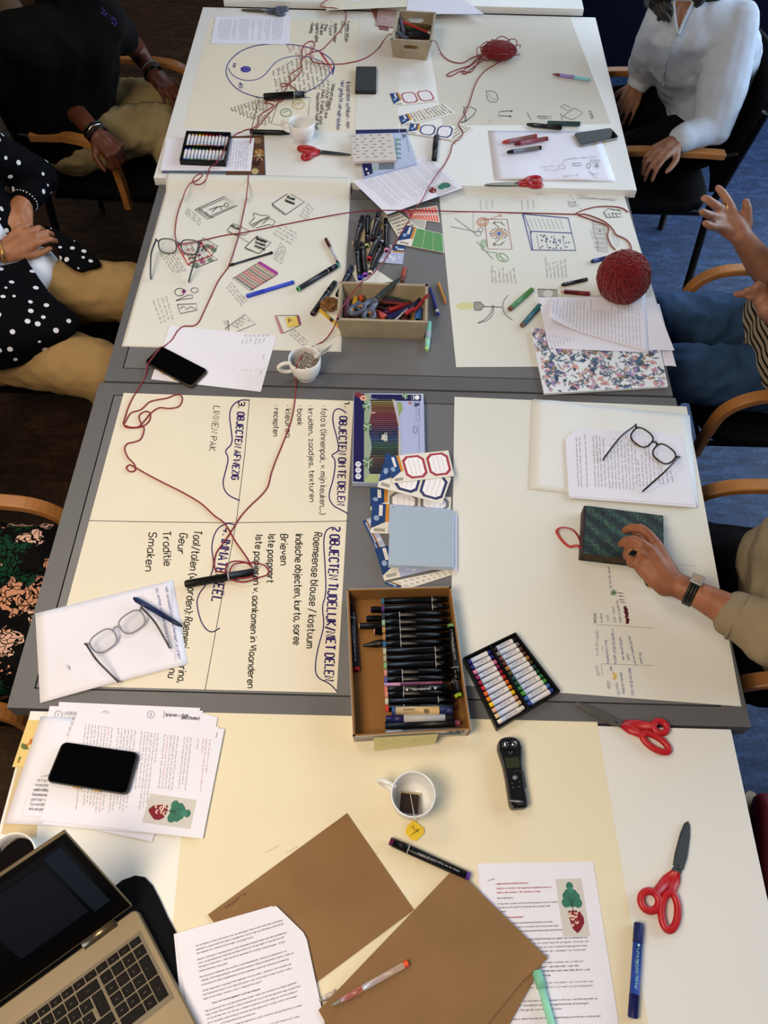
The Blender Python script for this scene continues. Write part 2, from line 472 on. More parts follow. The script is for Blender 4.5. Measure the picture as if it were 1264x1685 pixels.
table('grey framed table under the wooden pencil crate and large yarn ball', 'grey_table', -.692, .698, 1.283, 2.054, .75, .045, GREY_T, panel=(-.655, .66, 1.325, 2.01))
table('white table with the yin-yang poster and the handled crate', 'white_table', -.705, .72, 2.058, 3.06, .77, .026, WHITE_T)
table('white table furthest from the camera, only its front strip in view', 'white_table', -.63, .675, 3.075, 3.9, .79, .024, WHITE_T)

# ---------------------------------------------------------------- posters (big drawing sheets)
def px_sheet(name, label, cat, pts, h, mt, **k): return Sheet(name, label, cat, pts, h, mt, **k)

P1 = px_sheet('drawing_sheet', 'large blank cream drawing sheet on the near white table under the envelopes', 'paper', [(318, 1172), (983, 1188), (1068, 1690), (268, 1690)], 0, mat('near_cream_paper', '#e2d8be', .8, noise=.03, nscale=5, bump=.1, bscale=50))
P3L = px_sheet('poster', 'cream poster with four numbered Dutch lists in purple and black marker', 'poster', [(203.6, 646.6), (581.8, 659.7), (554, 1140), (74, 1128)], 0, CREAM)
k = P3L.inkpx(); z4 = zt(100, 630, 2.528)
PU, BK = '#2a1560', '#111114'
def ln(t, a, b, cap, w=1.7, c=BK, hand=1, jit=.03): k.text(t, z4(*a), z4(*b), cap / 2.528, w, c, hand, jit)
ln('1.', (1180, 80), (1182, 112), 22, 1.9)
ln('OBJECTEN OM TE DELEN', (1160, 140), (1151, 514), 30, 2.5, PU, 0)
ln("· foto's (linnenpak, v. mijn keuken,...)", (1083, 95), (1078, 552), 24, 1.25)
ln('· kruiden, zaadjes, texturen', (1030, 95), (1036, 500), 22, 1.25)
ln('· boek', (985, 95), (985, 182), 22, 1.3); ln('· kleuren', (935, 95), (936, 232), 22, 1.3); ln('· recepten', (888, 95), (884, 226), 22, 1.3)
ln('3.', (740, 78), (738, 108), 26, 2); ln('OBJECTEN AFWEZIG', (736, 122), (710, 406), 28, 2.5, PU, 0)
ln('LINNEN PAK', (638, 96), (616, 288), 26, 1.3, BK, 0)
ln('2', (1133, 598), (1131, 622), 30, 2.6, PU); ln('OBJECTEN TIJDELIJK/NIET DELEN', (1122, 632), (1096, 1245), 38, 2.9, PU, 0)
ln('Roemeense blouse / kostuum', (1054, 622), (1022, 1108), 32, 1.8)
ln('Indische objecten, kurta, saree', (978, 630), (968, 1094), 30, 1.8)
ln('Brieven', (915, 630), (914, 764), 30, 1.8); ln('1ste paspoort', (866, 628), (858, 836), 28, 1.8)
ln('1ste papieren v. aankomen in Vlaanderen', (812, 630), (776, 1274), 28, 1.8)
ln('4.', (676, 600), (672, 640), 32, 2.2, PU); ln('IMMATERIEËL', (668, 652), (626, 916), 38, 3.0, PU, 0)
ln('Taal/talen (woorden): Roemeni..., Marina,', (556, 614), (484, 1252), 32, 1.8)
ln('Geur', (496, 625), (484, 716), 32, 1.8); ln('Traditie', (424, 620), (430, 768), 32, 1.8); ln('Smaken', (368, 622), (350, 790), 32, 1.8); ln('nu', (450, 1190), (446, 1232), 32, 1.8)
def zl(z, *a): return z(*a)
k.poly(zl(z4, 118, 573, 300, 577, 700, 582, 1195, 575), 1.1, '#43434a')
k.poly(zl(z4, 785, 68, 765, 300, 730, 580, 660, 950, 600, 1280), 1.1, '#43434a')
for br in [(1188, 125, 1160, 105, 1135, 115, 1130, 160, 1150, 230, 1160, 285, 1122, 300, 1145, 320, 1135, 400, 1112, 470, 1130, 510, 1170, 530, 1196, 545),
           (783, 72, 750, 70, 715, 90, 700, 130, 710, 200, 715, 255, 680, 283, 700, 310, 685, 370, 672, 420, 690, 465, 745, 490),
           (1130, 600, 1105, 610, 1092, 650, 1100, 760, 1105, 880, 1086, 930, 1098, 1010, 1070, 1100, 1056, 1190, 1070, 1230, 1120, 1250, 1150, 1285),
           (722, 590, 690, 582, 645, 610, 625, 680, 640, 760, 612, 830, 565, 890, 570, 950, 590, 1010, 625, 1042, 662, 1020)]:
    k.poly(zl(z4, *br), 2.0, PU, smooth=2)
k.build('handwriting', P3L.o)

P3R = px_sheet('drawing_sheet', 'cream drawing sheet with small handwritten columns under the green notebook', 'paper', [(748, 653), (1130, 669), (1220, 1162.5), (741, 1126)], 0, CREAM2)
k = P3R.inkpx(); z = zt(960, 920, 7.325)
for a, b, cap, w, c, t in [((330, 170), (310, 85), 30, .9, '#6a6a86', 'natuur'), ((345, 350), (330, 190), 36, .9, '#6a6a80', 'ijs om de'),
    ((150, 770), (150, 650), 34, .8, '#70707e', 'immaterieel'), ((235, 768), (228, 650), 32, .8, '#70707e', 'traditie'), ((310, 750), (300, 665), 30, .8, '#70707e', 'taal'),
    ((395, 755), (370, 560), 34, .8, '#70707e', 'taal - feest'), ((462, 760), (418, 490), 30, .8, '#70707e', 'liedjes en gedichten'),
    ((180, 1160), (180, 850), 34, .9, '#70709a', 'x wil dit (spijt)'), ((315, 1255), (280, 970), 34, .9, '#5560a0', 'familiefoto x ring'),
    ((400, 1265), (365, 830), 36, .9, '#4c4c90', 'muziek: cd grote liefde ++'), ((495, 1215), (455, 935), 32, .9, '#4c4c90', 'servies en plaats'), ((555, 1215), (540, 1130), 30, .9, '#4c4c90', 'gaat'),
    ((640, 1270), (565, 915), 32, .9, '#4c4c90', 'wel en familie bij het'), ((710, 1255), (690, 1120), 32, .9, '#4c4c90', 'past op'),
    ((195, 1400), (165, 1275), 40, .9, '#8080a8', 'quote'), ((325, 1560), (300, 1460), 36, .9, '#7a7a90', 'delen'), ((440, 1630), (410, 1480), 34, .9, '#4c4c90', 'bij mijn'),
    ((350, 1345), (345, 1285), 34, .9, '#4c4c90', 'een'), ((500, 1620), (465, 1360), 34, .9, '#5a68a0', 'objecten verhaal'), ((610, 1640), (570, 1300), 38, .9, '#5a60a0', 'foto van grootvader')]:
    k.text(t, z(*a), z(*b), cap / 7.325, w * .62, c, 1, .06)
k.text('Verhalen', z(560, 770), z(520, 562), 46 / 7.325, 2.4, '#5a0c24', 1, .05)
for i, (x, y) in enumerate([(500, 525), (490, 495), (478, 450), (470, 413)]): k.poly([z(x, y - 2), z(x - 55, y - 6)], 1.1, '#5a0c24'); k.ellipse(*z(x + 12, y), .6, .6, None, '#5a0c24', 8)
for i in range(16):
    a = i * 2.4; k.poly([z(365, 405), z(365 + 38 * math.cos(a), 405 + 36 * math.sin(a)), z(365 + 30 * math.cos(a + .5), 405 + 30 * math.sin(a + .5))], .7, '#4d7d4d')
k.fill([z(355, 1450), z(400, 1455), z(412, 1380), z(350, 1375)], '#dcc890')
for x, y in ((375, 1440), (390, 1410), (365, 1375)): k.ellipse(*z(x, y), 1.6, 1.6, .9, '#c79a3a', 8)
for a, b in [((150, 790), (850, 830)), ((215, 1262), (850, 1283)), ((215, 1270), (235, 1405)), ((155, 770), (160, 640)), ((235, 1110), (225, 1040)), ((310, 1465), (340, 1530))]: k.poly([z(*a), z(*b)], .6, '#8a8a92')
k.poly([(1105, 929), (1145, 931)], .6, '#b5b0a4')
k.build('handwriting', P3R.o)

P2L = px_sheet('poster', 'cream sheet of small object drawings under the grey framed glasses', 'poster', None, 0.0, CREAM2, world=[W(276, 284, .7715), W(577.5, 292, .7715), W(561.5, 579, .7503), W(200, 570, .7503)], zf=lambda u, v: .0215 * (1 if v < 0.046 else max(0, 1 - (v - 0.046) / .04) ** 1.5), N=64)
k = P2L.inkpx(0.0014); z = zt(190, 280, 3.241); DK = '#3b3833'
k.poly(z(425, 210, 580, 140, 650, 188, 490, 260), 1.0, DK, True); k.poly(z(440, 212, 580, 152, 635, 188, 492, 248), .8, DK, True)
k.ellipse(*z(592, 185), 3.4, 3, .9, DK); k.poly(z(580, 190, 545, 195, 500, 210), 1, DK); k.poly(z(545, 195, 515, 222), 1, DK); k.poly(z(555, 192, 570, 210), 1, DK)
for i in range(7): k.scrib(z(442 + i * 8, 205 + i * 7), z(470 + i * 9, 222 + i * 6), 3, .6, DK, i)
k.poly(z(835, 180, 925, 120, 1008, 168, 910, 236), 1.1, DK, True); k.poly(z(835, 180, 842, 192, 905, 238), 1, DK)
for t, a, b in (('Boek', (915, 148), (960, 162)), ('keukens', (905, 165), (955, 185))): k.text(t, z(*a), z(*b), 4.2, 1.1, '#1a1a1a', 1, .05)
k.poly(z(738, 228, 775, 240, 815, 240, 800, 262, 780, 262, 735, 305, 712, 285, 745, 250, 735, 245), .9, DK, True); k.poly(z(785, 285, 820, 255, 852, 272, 840, 295, 815, 290, 750, 308), .9, DK)
for i in range(9): k.ellipse(*z(730 + i * 11, 290 - i * 5), 1.8, 1.2, .7, '#6d6a35', 8)
k.poly(z(595, 320, 628, 284, 720, 325, 690, 345, 640, 345), .9, DK, True); k.text('Album', z(612, 300), z(660, 320), 4.5, 1, '#1a1a1a', 1); k.poly(z(600, 330, 660, 355, 710, 385), .7, DK)
k.poly(z(690, 412, 755, 350, 830, 385, 765, 445), 1.1, DK, True); k.poly(z(690, 412, 700, 420, 765, 445), .9, DK)
for i, t in enumerate(('Recepten', 'boek', 'mama')): k.text(t, z(750 - i * 4, 368 + i * 20), z(806 - i * 4, 388 + i * 20), 4, 1.2, '#151515', 1)
def para(x, y, x2, y2, n, ox, oy, c='#56524c', ht=2.9, w=.55, sd=0):
    for i in range(n): k.scrib(z(x + ox * i, y + oy * i), z(x2 + ox * i + (i * 37 % 9 - 4) * 2, y2 + oy * i), ht, w, c, sd + i, (2, 5))
para(1020, 180, 1065, 212, 5, -10, 15); para(880, 290, 985, 350, 4, -14, 16); para(875, 390, 920, 425, 7, -6, 13)
para(385, 205, 470, 272, 3, -8, 12); para(300, 425, 380, 540, 5, -17, 3); para(265, 670, 312, 795, 4, -22, 8); para(615, 600, 705, 705, 3, -12, 12); para(590, 800, 610, 850, 2, -14, 4); para(945, 850, 1030, 918, 3, -10, 12)
rg = random.Random(5)
q = [z(330, 400), z(452, 378), z(512, 455), z(385, 502)]
k.poly(q, 2.2, '#c01f33', True); k.poly([z(398, 388), z(452, 480)], 1, '#333'[:1] + '333333'); k.poly(z(452, 378, 470, 360, 545, 405, 512, 455), 1, DK); k.poly(z(385, 502, 430, 520, 545, 475, 512, 455), 1, DK)
for i in range(46):
    a, b = rg.random(), rg.random(); cx, cy = [(q[0][j] * (1 - a) + q[1][j] * a) * (1 - b) + (q[3][j] * (1 - a) + q[2][j] * a) * b for j in (0, 1)]
    k.ellipse(cx, cy, rg.uniform(1, 2.6), rg.uniform(.8, 1.8), None if i % 3 == 0 else .9, rg.choice(['#c02a3c', '#c85a6a', '#2d5a3c', '#222222', '#c02a3c']), 7)
for (x, y, c) in ((512, 410, '#a03a5a'), (465, 488, '#9a2f7a'), (505, 478, '#3a6b4a'), (430, 505, '#3a6b4a'), (490, 405, '#3a6b4a'), (525, 425, '#3a6b4a')):
    for j in range(5): k.ellipse(z(x, y)[0] + 3 * math.cos(j * 1.26), z(x, y)[1] + 2.4 * math.sin(j * 1.26), 1.7, 1.3, .9, c, 8)
q = [z(770, 488), z(868, 552), z(718, 642), z(625, 578)]
k.fill([z(770, 485), z(868, 545), z(860, 560), z(762, 498)], '#9c3c96')
for r_ in range(9):
    cc = ['#d98a80', '#5d6f5d', '#d0605a', '#3c3c3c', '#c9363e', '#c9363e', '#6a8a6c', '#c9363e', '#27304a'][r_]; t = (r_ + 1.3) / 10.2
    for i in range(13):
        a = i / 12.5; p0 = [(q[0][j] * (1 - t) + q[3][j] * t) * (1 - a) + (q[1][j] * (1 - t) + q[2][j] * t) * a for j in (0, 1)]
        k.ellipse(p0[0] + 1, p0[1] + 1, 1.9, 1.3, .75, cc, 7)
k.poly([q[0], q[3], q[2], q[1]], .8, DK)
k.ellipse(*z(342, 650), 8, 6.2, 1, DK); k.fill([z(352, 648), z(365, 632), z(378, 645), z(366, 658)], '#8a2a86'); k.ellipse(*z(422, 640), 6, 4, .9, DK)
k.poly(z(322, 695, 390, 665, 412, 668, 412, 682, 345, 690, 325, 697), .9, DK); k.poly(z(330, 716, 430, 712, 436, 745, 345, 765), 1, DK, True); k.poly(z(375, 745, 400, 728, 430, 740), .9, DK); k.poly(z(345, 740, 360, 725, 375, 735), .9, DK)
k.poly(z(585, 845, 690, 770, 748, 820, 650, 860), .8, DK); k.poly(z(600, 800, 605, 855), .8, DK)
for i in range(4): k.scrib(z(622 + i * 16, 830 - i * 12), z(668 + i * 16, 850 - i * 14), 3.5, .7, '#55504a', i)
k.fill(z(905, 785, 985, 778, 985, 828, 920, 838), '#dcc667'); k.text('A', z(925, 815), z(950, 800), 8, 1.5, '#7a4a3a')
k.fill(z(848, 776, 860, 775, 898, 866, 882, 872), '#b58088'); k.fill(z(965, 775, 978, 774, 992, 822, 978, 826), '#8a4a70'); k.poly(z(860, 775, 975, 774), .8, DK); k.poly(z(895, 870, 985, 826), .8, DK)
k.build('drawings', P2L.o)

P2R = px_sheet('poster', 'pale sheet with drawn embroidery, open book and acorn beside the yarn ball', 'poster', [(721.6, 310.6), (1024, 311), (1113, 602), (750.7, 604)], 0.0, CREAM2)
k = P2R.inkpx(); z = zt(720, 290, 3.16); RD, BL, GN = '#8e3a44', '#46589a', '#5e9a62'
k.poly(z(245, 222, 362, 224, 388, 380, 262, 378), 1.2, RD, True)
for i in range(16):
    a = i * math.pi / 8; k.poly([z(320 + 34 * math.cos(a), 298 + 24 * math.sin(a)), z(320 + 50 * math.cos(a), 298 + 32 * math.sin(a))], 1.5, ['#b9862e', '#8e3a44', '#3a4a8a'][i % 3])
k.poly(z(320, 270, 352, 298, 320, 325, 288, 298), 1.6, '#a8782c', True); k.poly(z(320, 280, 342, 298, 320, 315, 298, 298), 1.2, RD, True); k.fill(z(320, 288, 334, 298, 320, 308, 306, 298), '#3f62b0')
for s_ in (-1, 1):
    k.poly(z(320, 298 + s_ * 32, 290, 298 + s_ * 55, 330, 298 + s_ * 62, 350, 298 + s_ * 40), .9, '#4a5a4a', smooth=2); k.poly(z(290, 298 + s_ * 50, 300, 298 + s_ * 64), 1.6, '#7a4a3a'); k.poly(z(330, 298 + s_ * 60, 340, 298 + s_ * 48), 1.8, '#5b7f4a')
for r_ in (4, 7, 9.5): k.ellipse(*z(235, 238), r_, r_ * .75, 1, '#c07a4e')
k.poly(z(260, 230, 300, 210, 335, 205), .9, '#c07a4e', smooth=1); k.poly(z(320, 195, 335, 212), .9, '#c07a4e')
k.poly(z(185, 185, 186, 275), .6, '#9a9aa2'); k.poly(z(90, 218, 200, 300), 1, '#88858a'); k.poly(z(68, 262, 210, 290), 1, '#88858a'); k.ellipse(*z(212, 298), 5, 4, 1, '#88858a'); k.ellipse(*z(225, 278), 4, 3.4, 1, '#88858a')
k.ellipse(*z(242, 350), 5, 6, 1.1, GN); k.ellipse(*z(242, 350), 2.5, 3, .9, GN); k.poly(z(205, 340, 290, 432), 1, '#7a8a7a'); k.poly(z(225, 375, 262, 395, 310, 398), .9, GN, smooth=1)
k.poly(z(305, 408, 340, 398, 372, 425, 362, 447, 318, 438), 1.1, GN, True, 1); k.poly(z(315, 412, 360, 440), .8, GN); k.poly(z(325, 405, 345, 445), .8, GN)
for (x, y, n) in ((235, 130, 2), (450, 130, 2)):
    for i in range(3): k.scrib(z(x + 30 * i - 5, 175 - 5 * i), z(x + 30 * i - 8, 122), 3, .6, '#8a8890', i)
k.poly(z(443, 196, 680, 218, 720, 386, 490, 384, 443, 196), 1.7, BL); k.poly(z(482, 286, 700, 296), 1.5, BL); k.poly(z(482, 286, 495, 384), 1.5, BL); k.poly(z(443, 196, 455, 210, 490, 300), 1, BL)
for i in range(8): k.poly([z(480 + 22 * i, 222), z(502 + 22 * i, 275)], .6, '#8890b0')
for i in range(30):
    a, b = rg.random(), rg.random(); x, y = z(510 + 165 * a + 20 * b, 302 + 72 * b); k.fill([(x, y), (x + 2.4, y), (x + 2.4, y + 2), (x, y + 2)], '#2e3c78')
for i in range(4): k.poly(z(515 + 45 * i, 305, 530 + 45 * i, 375), .6, BL)
for i in range(7): k.scrib(z(290 + 20 * i, 555), z(285 + 19 * i, 462 + (i * 29 % 40)), 3.4, .7, '#77747a', i)
for i in range(6): k.scrib(z(575 + 20 * i, 528), z(565 + 20 * i, 420 + (i * 31 % 36)), 3.4, .7, '#6a6d7a', i + 9)
k.fill([z(190 + (-45 + 47 * math.cos(a)) , 674 + 19 * math.sin(a)) for a in [i * math.pi / 10 for i in range(20)]], '#d2d09a')
k.fill(z(190, 655, 222, 655, 245, 676, 225, 697, 192, 697), '#9c9892'); k.poly(z(190, 655, 222, 655, 245, 676, 225, 697, 192, 697), 1, '#5a5a5a', True); k.poly(z(243, 678, 335, 681), 1.2, '#5a5a66')
k.poly(z(368, 618, 342, 650, 338, 690, 355, 725, 390, 748), 1.2, '#77807a', smooth=2); k.poly(z(285, 670, 283, 710, 250, 745, 208, 764), .9, '#6a6a6a', smooth=2); k.poly(z(292, 672, 294, 712, 262, 752, 212, 764), .9, '#6a6a6a', smooth=2)
for i in range(9): a = i / 8; k.poly([z(284 - 70 * a * a, 672 + 90 * a), z(293 - 70 * a * a, 676 + 88 * a)], .8, '#6a6a6a')
k.fill(z(522, 587, 622, 590, 624, 632, 528, 628), '#a7a49c'); k.poly(z(522, 587, 622, 590, 624, 632, 528, 628), 1, '#5a5a5a', True); k.ellipse(*z(575, 610), 8, 6, None, '#cfccc4')
k.poly(z(735, 106, 925, 128), .6, '#8a8890'); k.poly(z(725, 116, 930, 120), .6, '#8a8890')
for i in range(4): k.scrib(z(725 + 15 * i, 105), z(735 + 14 * i, 82), 3, .6, '#77757a', i)
for i in range(5): k.ellipse(*z(690 + 14 * i, 100 + 17 * i), 1, 1, None, '#6a8a5a', 6); k.scrib(z(690 + 9 * i, 160), z(684 + 9 * i, 128), 3, .6, '#77757a', i)
for i in range(4): k.poly(z(870 + 18 * i, 190, 882 + 18 * i, 214), .9, '#5a5a60')
k.poly(z(862, 190, 888, 168, 950, 180, 956, 212, 878, 216), .9, '#5a5a60', True); k.poly(z(905, 175, 950, 176), .9, '#5a5a60'); k.poly(z(905, 192, 955, 196), .9, '#5a5a60')
k.poly(z(805, 235, 815, 310, 832, 330, 835, 390, 885, 395, 880, 330, 865, 250), .7, '#7d7d88', True)
for i in range(6): k.poly(z(806 + i * 2, 248 + 24 * i, 868 + i * 2, 254 + 24 * i), .5, '#8d8d96'); k.poly(z(815 + 9 * i, 250, 830 + 9 * i, 392), .5, '#8d8d96')
k.ellipse(*z(845, 284), 1.6, 1.4, None, '#2a2a3a', 8)
k.scrib(z(792, 280), z(820, 372), 3, .5, '#8a93b0', 3); k.scrib(z(905, 300), z(930, 370), 3, .5, '#6a83b0', 4); k.scrib(z(918, 292), z(945, 362), 3, .5, '#6a83b0', 5)
k.build('drawings', P2R.o)

T4 = 0.77
P4R = px_sheet('drawing_sheet', 'large off-white sheet under the loose red yarn on the far white table', 'paper', [(699, 24), (938, 28), (1006, 204), (729, 206.5)], 0.0, mat('offwhite_sheet', '#d6d2c8', .8, noise=.03, nscale=5), z=T4)
k = P4R.inkpx(); z = zt(560, 0, 3.718); zz = zt(880, 0, 3.292)
k.poly(z(893, 558, 950, 556, 973, 622, 903, 626), 1.1, '#4a4a4a', True, 1); k.poly(z(912, 570, 915, 600, 940, 608, 960, 600), .7, '#5a5a5a')
for i in range(26):
    a = i / 25; pts = z(755, 656, 800, 655, 832, 672, 815, 705, 790, 725, 765, 742, 768, 715, 755, 690, 760, 665); j = a * 8; j0 = min(int(j), 7); f = j - j0
    x = pts[j0][0] * (1 - f) + pts[j0 + 1][0] * f; y = pts[j0][1] * (1 - f) + pts[j0 + 1][1] * f; k.ellipse(x, y, 1.25, 1, None, '#1e1e20', 7)
k.poly(z(738, 752, 775, 738), 1.6, '#1e1e20')
k.poly(z(1045, 678, 975, 684, 968, 708, 1035, 711), 1.1, '#3a3a3a'); k.ellipse(*z(1048, 680), 1.8, 1.4, None, '#1e1e20', 8); k.ellipse(*z(1040, 712), 2, 1.5, None, '#1e1e20', 8)
k.scrib(z(915, 755), z(932, 722), 3, .6, '#8a8a8a', 1); k.scrib(z(1140, 690), z(1165, 738), 4, .8, '#55555a', 2); k.poly(z(1205, 712, 1262, 714, 1262, 726, 1210, 724), .8, '#77777a', True)
k.poly(zz(152, 630, 215, 585, 262, 612, 205, 650), .9, '#4a4a4a', True); k.poly(zz(140, 578, 160, 566, 196, 584, 178, 600), .7, '#6a6a6a', True); k.poly(zz(20, 628, 92, 630, 92, 642, 25, 640), .7, '#6a6a6a', True)
k.text('FOTO', zz(290, 606), zz(308, 648), 4.6, .9, '#5a5a5a'); k.scrib(zz(138, 615), zz(150, 655), 3, .7, '#4a4a4a', 4)
k.build('drawings', P4R.o)
P4M = px_sheet('drawing_sheet', 'narrow white sheet edge beside the black storage disk', 'paper', [(592, 31), (660, 33), (654, 217), (584, 217)], 0.0004, mat('pale_sheet', '#dcd9d2', .8), z=T4)
P4L = px_sheet('poster', 'cream poster with a purple yin-yang outline and dense handwritten notes', 'poster', [(344.7, 30), (591, 33), (583.7, 217), (302.6, 211)], 0.0, CREAM, z=T4)
k = P4L.inkpx(); z = zt(360, 60, 5.267); VI = '#4b4488'
k.poly(z(560, 66, 700, 76, 840, 110, 960, 180, 1003, 240, 985, 300, 900, 400, 800, 465, 660, 515, 480, 545, 320, 525, 180, 475, 100, 400, 62, 330, 66, 260, 110, 190, 190, 125, 300, 82, 420, 66), 1.7, VI, True, 2)
k.poly(z(985, 330, 1003, 260), 2.6, VI)
k.poly(z(82, 270, 110, 330, 180, 372, 260, 384, 340, 372, 400, 335, 450, 270, 500, 215, 580, 180, 690, 165, 800, 180, 900, 220, 955, 265, 960, 320), 1.4, VI, smooth=2)
k.ellipse(*z(234, 284), 8.6, 5.2, None, '#3d3690'); k.ellipse(*z(240, 284), 4, 2.4, .8, '#8a86c0')
k.text('Pos', z(122, 235), z(125, 272), 5.5, .9, VI, 1); k.text('NEG', z(172, 405), z(178, 455), 6, 1, VI, 1)
for i in range(12): k.poly(z(875 + 9 * i, 140 + 13 * i, 900 + 8 * i, 150 + 12 * i), 2.4, '#b53c50')
# diagonal note columns inside and around the circle (small and unreadable in the photograph)
for i in range(12):
    x = 465 + i * 40; y0 = 300 - min(i, 5) * 22 + max(0, i - 5) * 10; y1 = 495 - max(0, i - 6) * 12
    k.scrib(z(x, y0), z(x + 40, y1), 4.6, 1.0, '#2a2a2c', i)
for i in range(5): k.scrib(z(585 + 48 * i, 80 + 4 * i), z(625 + 48 * i, 175 + 6 * i), 6, 1.0, '#b04a5c', i, (2, 4))
for i in range(5): k.scrib(z(690 + 50 * i, 180 + 8 * i), z(740 + 46 * i, 250 + 14 * i), 5, .9, '#7d3346', i + 7)
for i in range(11): k.scrib(z(100 + 30 * i, 620 - 9 * i if i < 8 else 550), z(118 + 32 * i, 655 + 14 * min(i, 9)), 4.4, 1.0, '#222226', i + 30)
k.poly(z(350, 535, 285, 800), .9, '#333333'); k.poly(z(320, 515, 322, 530, 795, 530, 775, 680), .9, '#4a5a55'); k.poly(z(520, 560, 455, 755, 560, 775), .9, '#3a5050')
k.ellipse(*z(690, 590), 10, 7.4, 1.1, '#c7a94a'); k.ellipse(*z(583, 660), 9, 6.3, 1.1, '#3f8a66'); k.scrib(z(655, 605), z(725, 580), 7, .9, '#b08a30', 3); k.scrib(z(560, 668), z(606, 650), 5, .8, '#3f7a66', 5)
for (x, y, x2, y2, t, c, hh) in ((1108, 395, 1105, 800, 'Ik had alles schaken - een', '#3e3a70', 6.6), (1058, 385, 1018, 815, 'niet gedacht van mijn spullen', '#4b478a', 6.6), (985, 410, 940, 640, 'Waarom afgunst', '#333', 6), (938, 425, 915, 715, '· naar de zee', '#333', 6), (895, 435, 870, 765, '- thuis, traditie, eten', '#333', 6), (848, 490, 838, 815, 'meenemen naar huis', '#333', 6)):
    k.text(t, z(x, y), z(x2, y2), hh, .8, c if len(c) == 7 else '#333336', 0, .12)
z = zt(250, 0, 3.326)
for i, (x, y2, t) in enumerate(((1062, 232, 'Familie Album'), (1030, 190, 'Oma.'), (996, 235, '- Boeken, sfeer'), (972, 200, '- Sjaal'), (945, 172, '- Thee'), (922, 192, '- Taal, lied'), (895, 232, '- Gedicht bijbel'), (868, 185, '- Kleding.'))): k.text(t, z(x + 4, 118), z(x - 2, y2), 5.2, .7, '#26262a', 0, .1)
k.poly(z(1060, 125, 1056, 220), .8, '#333336')
k.build('handwriting', P4L.o)
P5 = px_sheet('drawing_sheet', 'cream sheet at the front edge of the furthest white table', 'paper', [(528, -18), (690, -18), (673, 11), (537, 17)], 0.0, CREAM, z=.79)
P5b = px_sheet('printed_page', 'bluish printed page on the furthest table by the red thread', 'paper', [(560, -25), (640, -25), (612, 0), (574, 2)], 0.0006, PAPER, z=.79)
# ---------------------------------------------------------------- documents
def a4w(tl, tr, h, z=0.75, ratio=1.414, width=None):
    a = W(*tl, z + h); b = W(*tr, z + h); d = b - a
    if width: b = a + d.normalized() * width; d = b - a
    n = V((d.y, -d.x, 0)) * ratio
    return [a, b, b + n, a + n]

# near right information sheet with the tree picture
for i in range(2):
    Sheet('printed_page', 'lower page edge under the stapled letter with tree picture', 'paper', None, .0006 + .0006 * i, PAPER, world=a4w((785 + i * 2, 1421 + i * 3), (973 + i, 1418 + i), .001), group='pages under the near stapled letter') if i == 0 else None
D1 = Sheet('printed_letter', 'stapled printed letter with green tree picture at the near right', 'paper', None, .0014, PAPER, world=a4w((788, 1424), (976, 1418), .0017))
k = D1.ink(); ww = D1.wmm; S = ww / 210
mm_ = lambda x: x * S
def tl(t, x, y, xe=None, c='#4a4a52', w=.42, cap=2.35):
    k.text(t, (mm_(x), mm_(y)), (mm_(xe), mm_(y)) if xe else .62, cap * S, w, c)
RDT = '#a83a44'
tl('4 GEDENKSTERVAND RED STAR LINE :', 27, 33, 88, RDT, .6); tl("'MUSEUM VAN MEZELF: Mijn migratie-erfgoed bewaren en", 28, 40.5, 128, RDT, .55); tl("delen in een museum - mijn wensen en noden'", 28, 47, 108, RDT, .55)
tl('Beste deelnemers,', 28, 56, 58); tl('Graag willen we jullie wat extra informatie geven over het verdere', 28, 65, 136); tl('verloop van het project en de doelen die we samen willen', 28, 71, 122); tl('bereiken.', 28, 77.5, 42)
tl('Wat is een bronmuseumlabo?', 27, 87, 72, RDT, .55)
tl('Een bronmuseumlabo is een project bestaande uit zes reeks', 27, 96, 122); tl('van workshops waarin we samen met jullie op een open', 27, 102.5, 132); tl('manier werken rond jullie persoonlijke migratieverhalen', 27, 109, 138, w=.5)
for i, (t, e, w) in enumerate((('Als museum met een migratieachtergrond, gaan we via objecten en', 180, .55), ('gesprek over de betekenis van jullie migratie-erfgoed. We staan stil', 181, .42), ('bij hoe bewaren en door te geven aan toekomstige generaties.', 178, .42), ('We zijn in zoals wat jullie noden en wensen zijn rond het', 174, .5), ('bewaren in het museum.', 110, .6))): tl(t, 27, 122 + i * 6.3, e, w=w)
for i, (t, e, w) in enumerate((('Door te experimenteren, onderzoeken en creëren.', 168, .42), ('Met creatieve oefeningen verkennen we het', 158, .6), ('hoe je migratie-erfgoed schenken aan het Red Star Line', 175, .6), ('Museum en de collectie.', 108, .6))): tl(t, 27, 158 + i * 6.3, e, w=w)
for i, (t, e, w) in enumerate((('Nieuwe werkmethodes en verzamelen we inzichten op', 178, .42), ('bijdragen aan het verbeteren van het collectiebeleid', 176, .42))): tl(t, 27, 188 + i * 6.3, e, w=w)
for i, (t, e, w) in enumerate((('Erfgoed is er aan de basis van, een museum waar jouw verhaal nog meer op', 181, .45), ('kan worden. We creëren ruimte voor eigenaarschap, erkenning en', 165, .5), ('respect - met gevoel voor de tijd met elkaar.', 120, .42))): tl(t, 27, 213 + i * 6.3, e, w=w)
tl('Iedereen is welkom. Elke stem telt. De persoonlijke inbreng vormt het hart van dit project', 27, 238, 182, w=.45)
tl('Wat is het doel ?', 26, 250, 56, RDT, .55)
tl('Het bronmuseumlabo willen we samen voor het Red Star Line Museum een plek maken', 26, 260, 172, w=.45); tl('waar verhalen gedeeld worden volgens jouw voorwaarden en', 26, 266, 180, w=.5)
k.ribbon([(mm_(14), mm_(26)), (mm_(27), mm_(23))], .9)
